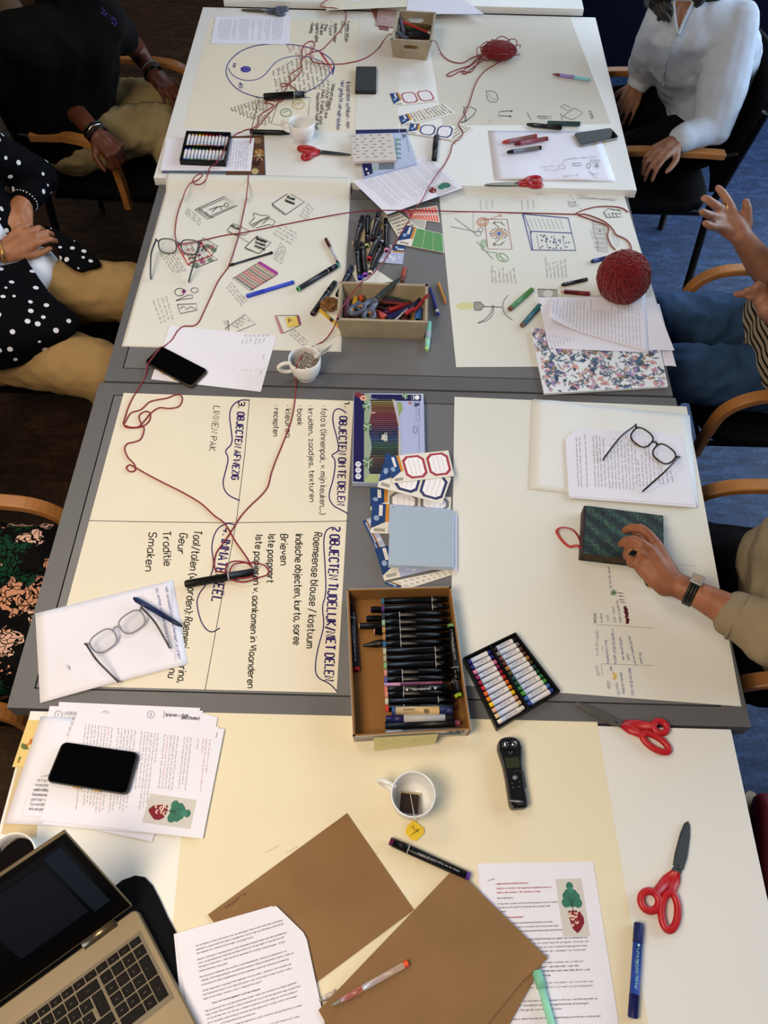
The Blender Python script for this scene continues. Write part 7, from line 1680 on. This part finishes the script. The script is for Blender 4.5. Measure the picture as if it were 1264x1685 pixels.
TS = mat('black_cotton', '#030304', .9)
skinned('t_shirt', torso(pv, ch, sL, sR, hL, hR, (.125, .13, .07)) + [(sL, .066, sL * .45 + eL * .55, .056), (sR, .068, sR * .6 + eR * .4, .062), (nk - V((0, 0, .05)), .062, nk - V((0, 0, .0)), .058)], TS, RA, .008, 5, .004, 11)
KH = mat('khaki_cotton', '#a5936c', .85, noise=.12, nscale=12)
skinned('trousers', legs_segs(hL, hR, kL, kR, aL, aR, .088, .074, .058), KH, RA, .008, 4, .007, 17, 3)
shoes(aL, aR, (1, 0), RA)
k = Ink(lambda x, y: sL + V((x, 0, 0)) * 1); ux, uy = (W(190, 45, 1.0) - W(165, 15, 1.0)), V((0, 0, 1))
a_, b_ = W(163, 17, 1.055), W(191, 44, 1.035); n_ = (CP - a_).normalized(); sd_ = n_.cross((b_ - a_).normalized())
skp = Ink(lambda x, y: a_ * (1 - x) + b_ * x - sd_ * y + n_ * .004); skp.text('TEX', (0, 0), (.42, 0), .014, .0035 , '#3a34a0'); skp.text('\u2191', (.48, 0), (.55, 0), .014, .0035, '#3a34a0'); skp.text('fOb', (.62, 0), (1, 0), .018, .004, '#3a34a0', 1); skp.build('printed_lettering', RA)
bracelet(wL - (wL - eL).normalized() * .012, wL - eL, .032, .0045, mat('dark_beads', '#5c5854', .3), RA, beads=22); bracelet(wL + (wL - eL).normalized() * .008, wL - eL, .031, .005, BLACK, RA)
for d_ in (-.02, -.008, .006): bracelet(wR + (wR - eR).normalized() * d_, wR - eR, .032, .0035, [BLACK, SILV, BLACK][int((d_ + .02) * 90) % 3], RA)

# --- B: polka dot cardigan
RBp = empty('person', V((-1.1, 1.74, 0)), 'person in a black cardigan with white polka dots, hands clasped, left side', 'person')
SK = skin('tan_skin', '#a9714e', '#8e5a3c')
DOT = bpy.data.materials.new('polka_dot_fabric'); DOT.use_nodes = True; nt = DOT.node_tree; b_ = nt.nodes['Principled BSDF']; b_.inputs['Roughness'].default_value = .85; b_.inputs['Specular IOR Level'].default_value = .08
tc = nt.nodes.new('ShaderNodeTexCoord'); vo = nt.nodes.new('ShaderNodeTexVoronoi'); vo.inputs['Scale'].default_value = 30; vo.inputs['Randomness'].default_value = .45
lt = nt.nodes.new('ShaderNodeMath'); lt.operation = 'LESS_THAN'; lt.inputs[1].default_value = .215; mx = nt.nodes.new('ShaderNodeMix'); mx.data_type = 'RGBA'
mx.inputs[6].default_value = (*lin('#040408'), 1); mx.inputs[7].default_value = (*lin('#d4d4dc'), 1)
nt.links.new(tc.outputs['Object'], vo.inputs['Vector']); nt.links.new(vo.outputs['Distance'], lt.inputs[0]); nt.links.new(lt.outputs[0], mx.inputs[0]); nt.links.new(mx.outputs[2], b_.inputs['Base Color'])
pv, ch = W(10, 515, .56), W(-110, 390, .80); nk = W(-190, 265, 1.05); sL, sR = W(-105, 205, .99), W(-230, 370, .99)
eL, wL = W(62, 292, .74), W(36, 338, .735); eR, wR = W(-75, 425, .74), W(8, 416, .72)
hL, hR = pv + V((0, .10, -.02)), pv + V((0, -.11, -.02)); kL, kR = W(212, 478, .56), W(168, 610, .56); aL, aR = V((-.66, 1.82, .09)), V((-.66, 1.50, .09))
body = [(nk - V((0, 0, .07)), .05, nk + V((.02, 0, .09)), .048)] + torso(pv, ch, sL, sR, hL, hR, (.09, .09, .045)) + chain(sL, .042, eL, .036, wL, .027) + chain(sR, .042, eR, .036, wR, .027) + legs_segs(hL, hR, kL, kR, aL, aR, .06, .045, .035)
body += hand(wL, W(28, 386, .72) - wL, V((.55, .1, .8)), 1, .75, 1.0) + hand(wR, W(66, 374, .745) - wR, V((.4, -.2, .85)), 1, .65, 1.0, thumb=.4)
hc = nk + V((.06, 0, .16)); head(hc, (1, -.1), RBp, SK, '#3a2a20', .12, segs=body); skinned('body', body, SK, RBp, .0042, 3)
TR_ = mat('tan_trousers', '#a3865a', .85, noise=.06, nscale=10)
skinned('trousers', legs_segs(hL, hR, kL, kR, aL, aR, .098, .082, .062), TR_, RBp, .008, 5, .0045, 15, 8)
WT = mat('white_jersey', '#dfe6f2', .7)
skinned('white_top', torso(pv, ch, sL, sR, hL, hR, (.095, .10, .055)) + [('e', W(55, 452, .62), (.075, .10, .065))], WT, RBp, .008, 6, .002, 9)
cg = [(sL, .068, eL, .058), (eL, .056, eL * .35 + wL * .65, .044), (sR, .068, eR, .058), (eR, .056, eR * .4 + wR * .6, .044)]
m_ = (sL + sR) / 2
for f_ in (-.5, .5): cg += [(m_ + (sL - sR) * f_ * .8, .075, ch + (sL - sR) * f_ * 1.0, .10), (ch + (sL - sR) * f_ * 1.0, .10, (hL if f_ > 0 else hR) + V((-.02, .02 * (1 if f_ > 0 else -1), .03)), .11)]
cg += [(m_, .08, (hL + hR) / 2 + V((-.1, 0, .05)), .1)]
skinned('cardigan', cg, DOT, RBp, .008, 5, .003, 12, 4)
def flap(pts, zs_, name, root, mt, th=.006):
    """cloth panel: rows of (pixel, height) points"""
    rows = [[W(x, y, zz) for x, y, zz in r_] for r_ in pts]; vs = []; fs = []
    rows = [spline(r_, 5) for r_ in rows]; cols = list(zip(*rows)); cols = [spline(list(c_), 5) for c_ in cols]; m = len(cols); n = len(cols[0])
    for k_ in (0, 1):
        for c_ in cols:
            for p in c_: vs.append(p + V((0, 0, -th * k_ + .004 * mnoise.noise(p * 22))))
    for i in range(m - 1):
        for j in range(n - 1):
            a = i * n + j; fs.append([a, a + 1, a + n + 1, a + n]); b = a + m * n; fs.append([b + n, b + n + 1, b + 1, b])
    rim = [j for j in range(n)] + [i * n + n - 1 for i in range(1, m)] + [(m - 1) * n + j for j in range(n - 2, -1, -1)] + [i * n for i in range(m - 2, 0, -1)]
    for a, b in zip(rim, rim[1:] + rim[:1]): fs.append([b, a, a + m * n, b + m * n])
    q = MB().m(mt); q.add(vs, fs, True); return q.build(name, None, root)
flap([[(-60, 445, .77), (10, 436, .735), (42, 425, .71)], [(-70, 500, .76), (15, 500, .735), (82, 482, .70)], [(-60, 560, .71), (25, 562, .69), (132, 534, .67)], [(-50, 610, .62), (15, 604, .62), (50, 590, .62)]], 0, 'cardigan_flap', RBp, DOT)
flap([[(72, 368, .70), (78, 372, .70), (92, 378, .69)], [(84, 392, .69), (108, 396, .685), (132, 402, .675)], [(95, 412, .685), (125, 422, .675), (166, 434, .655)], [(98, 425, .67), (118, 440, .665), (132, 446, .66)]], 0, 'cardigan_flap', RBp, DOT)
shoes(aL, aR, (1, 0), RBp)
for i, d_ in enumerate((-.030, -.020)): bracelet(wL + (wL - eL).normalized() * d_, wL - eL, .036 + .001 * i, .0022 + .001 * i, SILV, RBp, beads=26 if i else 0)
for i, d_ in enumerate((-.030, -.018, -.006)): bracelet(wR + (wR - eR).normalized() * d_, wR - eR, .036, .0024, GOLD if i != 1 else SILV, RBp)

# --- C: floral dress
RC = empty('person', V((-1.06, .74, 0)), 'person in a dark floral dress at the lower left, only the lap in view', 'person')
FLW = bpy.data.materials.new('floral_fabric'); FLW.use_nodes = True; nt = FLW.node_tree; b_ = nt.nodes['Principled BSDF']; b_.inputs['Roughness'].default_value = .8; b_.inputs['Specular IOR Level'].default_value = .1
tc = nt.nodes.new('ShaderNodeTexCoord'); n1 = nt.nodes.new('ShaderNodeTexNoise'); n1.inputs['Scale'].default_value = 30
vm = nt.nodes.new('ShaderNodeMix'); vm.data_type = 'RGBA'; vm.inputs[0].default_value = .06
v1 = nt.nodes.new('ShaderNodeTexVoronoi'); v1.inputs['Scale'].default_value = 17; v2 = nt.nodes.new('ShaderNodeTexVoronoi'); v2.feature = 'DISTANCE_TO_EDGE'; v2.inputs['Scale'].default_value = 62
nt.links.new(tc.outputs['Object'], n1.inputs['Vector']); nt.links.new(tc.outputs['Object'], vm.inputs[6]); nt.links.new(n1.outputs['Color'], vm.inputs[7])
nt.links.new(vm.outputs[2], v1.inputs['Vector']); nt.links.new(vm.outputs[2], v2.inputs['Vector'])
a1 = nt.nodes.new('ShaderNodeMath'); a1.operation = 'LESS_THAN'; a1.inputs[1].default_value = .62; a2 = nt.nodes.new('ShaderNodeMath'); a2.operation = 'GREATER_THAN'; a2.inputs[1].default_value = .09; a3 = nt.nodes.new('ShaderNodeMath'); a3.operation = 'MULTIPLY'
nt.links.new(v1.outputs['Distance'], a1.inputs[0]); nt.links.new(v2.outputs['Distance'], a2.inputs[0]); nt.links.new(a1.outputs[0], a3.inputs[0]); nt.links.new(a2.outputs[0], a3.inputs[1])
rp = nt.nodes.new('ShaderNodeValToRGB'); rp.color_ramp.interpolation = 'CONSTANT'; e = rp.color_ramp.elements; e[0].color = (*lin('#0d3a26'), 1); e[1].position = .28; e[1].color = (*lin('#c48e72'), 1); x_ = e.new(.75); x_.color = (*lin('#d8b0a0'), 1)
sx_ = nt.nodes.new('ShaderNodeSeparateColor'); nt.links.new(v1.outputs['Color'], sx_.inputs[0]); nt.links.new(sx_.outputs[0], rp.inputs['Fac'])
mx = nt.nodes.new('ShaderNodeMix'); mx.data_type = 'RGBA'; mx.inputs[6].default_value = (*lin('#050507'), 1); nt.links.new(a3.outputs[0], mx.inputs[0]); nt.links.new(rp.outputs['Color'], mx.inputs[7]); nt.links.new(mx.outputs[2], b_.inputs['Base Color'])
pv = V((-1.12, .74, .57)); ch = V((-1.17, .74, .85)); nk = V((-1.17, .74, 1.06)); sL, sR = V((-1.17, .92, 1.01)), V((-1.17, .56, 1.01)); hL, hR = pv + V((0, .1, 0)), pv + V((0, -.1, 0))
kL, kR = W(72, 925, .57), W(60, 1075, .56); aL, aR = V((-.70, .85, .09)), V((-.70, .62, .09)); eL, wL = V((-1.12, .98, .76)), V((-.98, .86, .68)); eR, wR = V((-1.12, .48, .76)), V((-.98, .62, .68))
body = [(nk - V((0, 0, .07)), .05, nk + V((.02, 0, .08)), .048)] + torso(pv, ch, sL, sR, hL, hR, (.09, .09, .045)) + chain(sL, .042, eL, .034, wL, .025) + chain(sR, .042, eR, .034, wR, .025) + legs_segs(hL, hR, kL, kR, aL, aR, .06, .045, .035)
body += hand(wL, V((.6, -1, -.3)), V((.3, 0, 1)), 1, .5) + hand(wR, V((.6, 1, -.3)), V((.3, 0, 1)), -1, .5)
head(nk + V((.03, 0, .17)), (1, 0), RC, SK, '#2a1c14', .15, segs=body); skinned('body', body, SK, RC, .006, 3)
skinned('dress', torso(pv, ch, sL, sR, hL, hR, (.13, .13, .065)) + [(sL, .062, eL, .052), (sR, .062, eR, .052)] + [(hL, .125, kL, .088), (hR, .125, kR, .088), ((hL + hR) / 2, .12, (kL + kR) / 2, .09), (kL, .09, aL + V((0, 0, .2)), .085), (kR, .09, aR + V((0, 0, .2)), .085), ((kL + kR) / 2, .09, (aL + aR) / 2 + V((0, 0, .2)), .08)], FLW, RC, .009, 5, .007, 10, 2)
shoes(aL, aR, (1, 0), RC)

# --- D: white blouse
RD_ = empty('person', V((1.05, 2.72, 0)), 'person with long dark hair in a white blouse, hand on the chair arm, far right', 'person')
SD = skin('olive_skin', '#8e6650', '#74503e')
pv = W(1140, 195, .56); ch = W(1160, 88, .83); nk = W(1128, 2, .98); sL, sR = W(1212, 40, .97), W(1094, 26, .97); hL, hR = pv + V((0, -.1, -.01)), pv + V((0, .1, -.01))
eL, wL = W(1174, 206, .72), W(1112, 233, .71); eR, wR = W(1068, 108, .72), W(1048, 142, .66); kL, kR = W(1010, 265, .55), W(1005, 180, .55); aL, aR = V((.66, 2.5, .09)), V((.68, 2.78, .09))
body = [(nk - V((0, 0, .07)), .05, nk + V((-.02, 0, .09)), .046)] + torso(pv, ch, sL, sR, hL, hR, (.085, .088, .045)) + chain(sL, .04, eL, .033, wL, .024) + chain(sR, .04, eR, .033, wR, .024) + legs_segs(hL, hR, kL, kR, aL, aR, .06, .045, .035)
body += hand(wL, W(1078, 256, .70) - wL, V((.1, .1, 1)), -1, .55, .95) + hand(wR, W(1026, 190, .62) - wR, V((.2, -.2, 1)), 1, .3, .95)
hc = nk + V((-.05, 0, .15)); head(hc, (-1, -.15), RD_, SD, '#0b0807', .17, segs=body); skinned('body', body, SD, RD_, .0045, 3)
WB = mat('white_linen', '#b4bdcc', .75, noise=.05, nscale=30)
skinned('blouse', torso(pv + V((0, 0, .05)), ch, sL, sR, hL, hR, (.11, .125, .06)) + [(sL, .068, sL * .4 + eL * .6, .078), (sL * .4 + eL * .6, .078, eL, .064), (eL, .056, wL * .85 + eL * .15, .040), (sR, .062, eR, .07), (eR, .066, wR * .8 + eR * .2, .04)], WB, RD_, .007, 4, .004, 11, 5)
BLS = [o for o in RD_.children if o.name.startswith('blouse')][0]
from mathutils.bvhtree import BVHTree
def surf(o, x, y, off=.0, root=None):
    mw = V((0, 0, 0)); q = o.parent
    while q is not None: mw = mw + q.location; q = q.parent
    if o not in BV: BV[o] = BVHTree.FromPolygons([v.co + mw for v in o.data.vertices], [p.vertices[:] for p in o.data.polygons])
    d = (W(x, y, .5) - CP).normalized(); h = BV[o].ray_cast(CP, d)
    return h[0] - d * off if h[0] is not None else W(x, y, .9)
BV = {}
q = MB().m(SD); top_ = [surf(BLS, x, y, .012) for x, y in ((1110, 2), (1124, 2), (1140, 3), (1131, 18), (1123, 36), (1116, 54), (1113, 36), (1110, 18))]; q.add(top_ + [p + (p - CP).normalized() * .012 for p in top_], [list(range(8)), list(range(15, 7, -1))] + [[i, (i + 1) % 8, 8 + (i + 1) % 8, 8 + i] for i in range(8)]); q.build('neckline', None, RD_)
q = MB().m(mat('blouse_collar', '#aab4c2', .7)); q.tube([surf(BLS, x, y, .012) for x, y in ((1142, 2), (1133, 18), (1125, 36), (1117, 56))], .005, 8); q.tube([surf(BLS, x, y, .012) for x, y in ((1109, 2), (1109, 20), (1112, 38), (1116, 56))], .005, 8); q.build('collar', None, RD_)
hs = []
for i, (x, y, x2, y2) in enumerate(((1068, -14, 1084, 20), (1076, -16, 1092, 34), (1086, -16, 1100, 36), (1094, -16, 1106, 26), (1082, -10, 1086, 34), (1150, -18, 1158, -4))):
    hs.append([surf(BLS, x + (x2 - x) * f_ + 2.5 * math.sin(f_ * 7 + i), max(y, 1) + (y2 - max(y, 1)) * f_, .012) for f_ in (0, .25, .5, .75, 1)])
    hs[-1].insert(0, hs[-1][0] + V((.02, .0, .07)))
q = MB().m(mat('hair_0b0807', '#0b0807', .55))
for h_ in hs: q.tube(spline(h_, 3), [.020 - .015 * i / 15 for i in range(16)], 10)
q.build('hair_lock', None, RD_)
bracelet(wL * .9 + eL * .1, wL - eL, .036, .005, WB, RD_, 'sleeve_cuff')
q = MB().m(mat('cotton_placket', '#a3acb9', .7)); P = [surf(BLS, x, y, .001) for x, y in ((1116, 56), (1106, 76), (1098, 96), (1094, 116), (1092, 140))]; q.tube(spline(P, 3), .0035, 8)
for p in P: q.ell(p + (CP - p).normalized() * .004, (.004, .004, .004), None, 8, 6)
q.v = q.v; q.build('button_placket', None, RD_)
skinned('trousers', legs_segs(hL, hR, kL, kR, aL, aR, .092, .076, .06) , mat('black_trousers', '#040406', .85), RD_, .009, 4, .003, 12)
shoes(aL, aR, (-1, 0), RD_)

# --- E: gesturing, jeans
RE = empty('person', V((1.2, 1.62, 0)), 'person in jeans and a striped top gesturing with an open palm, right side', 'person')
SE = skin('fair_skin', '#a2745e', '#865a48')
pv = W(1290, 578, .56); ch = W(1350, 515, .82); nk = W(1440, 390, 1.05); sL, sR = W(1440, 470, 1.0), W(1380, 330, 1.0); hL, hR = pv + V((.02, -.1, -.01)), pv + V((.02, .1, -.01))
w1, e1_ = W(1219, 388, .98), W(1278, 462, .84); w2, e2_ = W(1262, 508, .86), W(1330, 560, .78)
kL, kR = W(1098, 612, .57), W(1082, 524, .58); aL, aR = V((.72, 1.48, .09)), V((.74, 1.72, .09))
def pts_(*a): return [(W(x, y, zz), r_) for x, y, zz, r_ in a]
z7 = zt(1130, 290, 6.24)
def fg(*a): return ('t', [(W(*z7(x, y), zz), r_) for x, y, zz, r_ in a])
body = [(nk - V((0, 0, .07)), .05, nk + V((-.02, 0, .09)), .048)] + torso(pv, ch, sL, sR, hL, hR, (.095, .1, .05)) + chain(sR, .045, e1_, .042, W(1250, 432, .90), .035, w1, .0245) + chain(sL, .045, e2_, .04, w2, .026) + legs_segs(hL, hR, kL, kR, aL, aR, .06, .045, .035)
body += [fg((555, 590, .98, .024), (500, 480, 1.0, .021), (465, 370, 1.02, .0135)), fg((545, 590, .98, .02), (430, 450, 1.005, .02), (375, 360, 1.02, .013)), fg((530, 600, .98, .02), (400, 470, 1.0, .018), (350, 430, 1.015, .0125)), fg((520, 610, .975, .02), (390, 540, .995, .016), (345, 515, 1.01, .0115)),
    fg((465, 350, 1.02, .0125), (410, 235, 1.035, .0108), (365, 165, 1.045, .0098), (322, 120, 1.05, .0082)), fg((372, 350, 1.02, .012), (285, 290, 1.04, .0108), (225, 245, 1.05, .0098), (180, 225, 1.052, .0085)),
    fg((345, 435, 1.015, .0115), (260, 410, 1.035, .0105), (200, 385, 1.05, .0095), (160, 365, 1.058, .0082)), fg((345, 518, 1.01, .0105), (270, 520, 1.03, .0095), (222, 500, 1.045, .0088), (190, 480, 1.052, .0078)),
    fg((560, 560, .98, .021), (605, 490, .995, .0175), (618, 390, 1.015, .013), (618, 320, 1.03, .0115), (608, 262, 1.04, .009))]
body += [fg((830, 1330, .86, .026), (760, 1270, .875, .02), (700, 1240, .88, .012)), fg((700, 1240, .88, .012), (620, 1215, .885, .0098), (560, 1212, .885, .009), (505, 1212, .885, .0078)), fg((760, 1230, .88, .014), (690, 1190, .895, .0105), (650, 1172, .90, .0095), (622, 1172, .90, .0082)), fg((800, 1230, .875, .016), (770, 1150, .90, .013), (730, 1118, .91, .011), (722, 1125, .91, .009)), fg((790, 1290, .875, .014), (720, 1255, .88, .010), (650, 1240, .885, .0085))]
hc = nk + V((-.05, 0, .16)); head(hc, (-1, .1), RE, SE, '#8a8680', segs=body); skinned('body', body, SE, RE, .0042, 3)
STR = bpy.data.materials.new('striped_jersey'); STR.use_nodes = True; nt = STR.node_tree; b_ = nt.nodes['Principled BSDF']; b_.inputs['Specular IOR Level'].default_value = .1; b_.inputs['Roughness'].default_value = .85
tc = nt.nodes.new('ShaderNodeTexCoord'); wv = nt.nodes.new('ShaderNodeTexWave'); wv.bands_direction = 'Z'; wv.inputs['Scale'].default_value = 9.5; wv.inputs['Distortion'].default_value = .6; lt = nt.nodes.new('ShaderNodeMath'); lt.operation = 'GREATER_THAN'; lt.inputs[1].default_value = .28; mx = nt.nodes.new('ShaderNodeMix'); mx.data_type = 'RGBA'
mx.inputs[6].default_value = (*lin('#0a0a0e'), 1); mx.inputs[7].default_value = (*lin('#b3a68e'), 1); nt.links.new(tc.outputs['Object'], wv.inputs['Vector']); nt.links.new(wv.outputs['Fac'], lt.inputs[0]); nt.links.new(lt.outputs[0], mx.inputs[0]); nt.links.new(mx.outputs[2], b_.inputs['Base Color'])
skinned('striped_top', torso(pv, ch, sL, sR, hL, hR, (.12, .135, .065)) + [(sL, .066, sL * .5 + e2_ * .5, .058), (sR, .066, sR * .55 + e1_ * .45, .058)], STR, RE, .008, 6, .002, 9)
JE = mat('denim', '#304a6e', .85, noise=.25, nscale=18, bump=.2, bscale=400)
skinned('jeans', legs_segs(hL, hR, kL, kR, aL, aR, .092, .075, .06), JE, RE, .008, 4, .007, 16, 6)
shoes(aL, aR, (-1, 0), RE)
zc = W(*z7(362, 338), 1.022); bracelet(zc, W(*z7(285, 290), 1.04) - zc, .0135, .002, GOLD, RE, 'ring')

# --- F: hand on the notebook
RF = empty('person', V((1.05, .84, 0)), 'person in a beige cardigan with a wristwatch resting a hand on the green notebook', 'person')
SF = skin('sun_tanned_skin', '#9c6446', '#7e4c34')
pv = W(1320, 1010, .57); ch = W(1372, 965, .82); nk = W(1580, 850, 1.05); sL, sR = W(1560, 970, 1.0), W(1530, 790, 1.0); hL, hR = pv + V((.02, -.1, -.01)), pv + V((.02, .1, -.01))
wL = W(1112, 962, .808); eL = W(1272, 1044, .84); eR, wR = W(1420, 850, .72), W(1330, 900, .66); kL, kR = W(1125, 1050, .56), W(1120, 905, .56); aL, aR = V((.70, .70, .09)), V((.70, .98, .09))
z6 = zt(940, 820, 6.02)
def fh(*a): return ('t', [(W(*z6(x, y), zz), r_) for x, y, zz, r_ in a])
body = [(nk - V((0, 0, .07)), .05, nk + V((-.02, 0, .09)), .048)] + torso(pv, ch, sL, sR, hL, hR, (.095, .1, .05)) + chain(sL, .048, eL, .041, W(1190, 1000, .825), .033, W(1148, 978, .814), .0265, wL, .0255) + chain(sR, .045, eR, .036, wR, .026) + legs_segs(hL, hR, kL, kR, aL, aR, .06, .045, .035)
body += [fh((1010, 830, .81, .0235), (930, 640, .822, .016), (845, 455, .826, .0125)), fh((990, 850, .81, .022), (880, 680, .826, .016), (785, 515, .832, .0128)), fh((960, 870, .808, .021), (850, 730, .824, .016), (750, 600, .828, .0125)), fh((930, 880, .806, .02), (800, 790, .814, .016), (715, 690, .818, .0125)), fh((1000, 850, .80, .022), (820, 800, .80, .018), (700, 700, .80, .014)),
    fh((845, 455, .826, .012), (760, 350, .836, .0108), (690, 300, .836, .0104), (600, 290, .824, .0095), (535, 318, .806, .0085)), fh((785, 515, .832, .0122), (700, 450, .842, .011), (620, 410, .838, .0104), (540, 420, .822, .0095), (495, 455, .804, .0085)),
    fh((750, 600, .828, .012), (660, 540, .836, .0108), (590, 520, .828, .0102), (550, 545, .810, .0095), (555, 580, .798, .0085)), fh((715, 690, .818, .0115), (640, 640, .822, .0100), (585, 625, .812, .0092), (590, 655, .798, .0082)),
    fh((900, 720, .806, .017), (760, 520, .806, .013), (680, 400, .805, .0112), (640, 360, .800, .0092))]
body += hand(wR, V((-1, -.2, -.3)), V((0, 0, 1)), 1, .5)
hc = nk + V((-.05, 0, .16)); head(hc, (-1, 0), RF, SF, '#9a948a', .05, segs=body); BF = skinned('body', body, SF, RF, .0040, 3)
BG = mat('beige_knit', '#8f8068', .9, noise=.1, nscale=30, bump=.4, bscale=300)
cuff = W(1216, 1016, .828)
skinned('cardigan', torso(pv, ch, sL, sR, hL, hR, (.135, .15, .075)) + [('e', W(1268, 925, .70), (.065, .085, .09)), (sL, .075, eL, .064), (eL, .062, cuff, .047), (sR, .07, eR, .06), (eR, .058, wR, .04)], BG, RF, .007, 5, .005, 13, 2)
bracelet(cuff + (cuff - eL).normalized() * .002, cuff - eL, .046, .004, BG, RF, 'sleeve_cuff')
skinned('trousers', legs_segs(hL, hR, kL, kR, aL, aR, .092, .078, .06), mat('dark_trousers', '#05050a', .85), RF, .009, 4, .003, 12)
shoes(aL, aR, (-1, 0), RF)
# watch
wc = W(1139, 973, .812); ax = (W(1148, 978, .814) - wL).normalized(); upw = V((0, 0, 1)); upw = (upw - ax * upw.dot(ax)).normalized(); sw = ax.cross(upw)
q = MB().m(mat('black_strap', '#0c0a0a', .45)); ring = [wc + (sw * math.cos(a) + upw * math.sin(a)) * .0282 for a in [2 * math.pi * i / 30 for i in range(30)]]
for o_ in (-.006, 0, .006): q.tube([p + ax * o_ for p in ring], .0036, 6, True)
q.build('watch_strap', None, RF)
tl_ = upw * .92 - sw * .38; tl_.normalize(); tw = ax.cross(tl_); dc = wc + tl_ * .031
q = MB().m(SILV); q.box(dc, (.024, .031, .006), (ax, tw, tl_)); wt = q.build('watch_case', None, RF, bevel=.0015)
q = MB().m(mat('watch_dial', '#a38a68', .3)); q.box(dc + tl_ * .0032, (.018, .022, .0008), (ax, tw, tl_)); q.build('watch_dial', None, RF)
k = Ink(lambda x, y: dc + tl_ * .0038 + ax * x + tw * y)
for i in range(12): a = i * math.pi / 6; k.poly([(.006 * math.cos(a), .008 * math.sin(a)), (.0078 * math.cos(a), .0102 * math.sin(a))], .0009, '#2a2018')
k.poly([(0, 0), (.004, .003)], .0007, '#15100c'); k.poly([(0, 0), (-.001, .007)], .0006, '#15100c'); k.build('dial_print', RF)
rc = W(*z6(612, 545), .842); q = MB().m(mat('black_stone', '#060608', .1)); ra = (W(*z6(590, 520), .828) - W(*z6(660, 540), .836)).normalized(); q.box(rc, (.012, .014, .005), (ra, V((0, 0, 1)).cross(ra).normalized(), ra.cross(V((0, 0, 1)).cross(ra).normalized()))); q.build('ring_stone', None, RF, bevel=.001)
bracelet(W(*z6(625, 532), .831), ra, .0118, .0016, GOLD, RF, 'ring')
pen(z6(700, 752), z6(772, 888), 'thin pen with a golden end held under the hand on the notebook', [('barrel', '#1a1416', [(0, .9), (.8, .9)]), ('end_button', GOLD, [(.8, .8), (1, .6)])], r=.0035, h=.02, h1=.004)

# ---------------------------------------------------------------- clothing on the far left chair, extra items
t = empty('jacket', V((-1.33, 2.6, .3)), 'grey-blue jacket hanging over the back of the far left chair', 'jacket')
JK = mat('grey_blue_cloth', '#4a5464', .9, noise=.35, nscale=16, color2='#6e6252')
skinned('jacket_sleeve', [(W(-15, 70, .84), .05, W(5, 150, .60), .05), (W(5, 150, .60), .05, W(20, 235, .36), .042)], JK, t, .008, 4, .007, 14)
skinned('jacket_body', [(W(15, 20, .90), .045, W(45, 125, .70), .05), (W(45, 125, .70), .05, W(72, 215, .50), .035), (W(-20, 10, .9), .05, W(30, 160, .6), .04)], mat('taupe_cloth', '#4e4234', .9, noise=.2, nscale=12), t, .008, 4, .007, 12, 3)
skinned('jacket_cuff', [(W(20, 232, .37), .038, W(30, 258, .31), .034)], mat('rib_knit', '#4a4034', .9, noise=.3, nscale=90), t, .006, 3, .003, 40)
t = empty('shoe', W(1258, 1392, 0), 'red and cream flat shoe on the floor at the right edge', 'shoe')
f = V((.2, 1, 0)).normalized(); b = W(1262, 1392, .04)
skinned('upper', [(b - f * .09, .036, b, .034), (b, .034, b + f * .1, .036)], hexm('#6a1418', .5), t, .006, 4)
q = MB().m(hexm('#a89478', .6)); cc = V((b.x, b.y, 0)); q.prism([cc + V((.044 * math.cos(a), .145 * math.sin(a), 0)) for a in [2 * math.pi * i / 24 for i in range(24)]], .001, .014); q.build('sole', None, t)
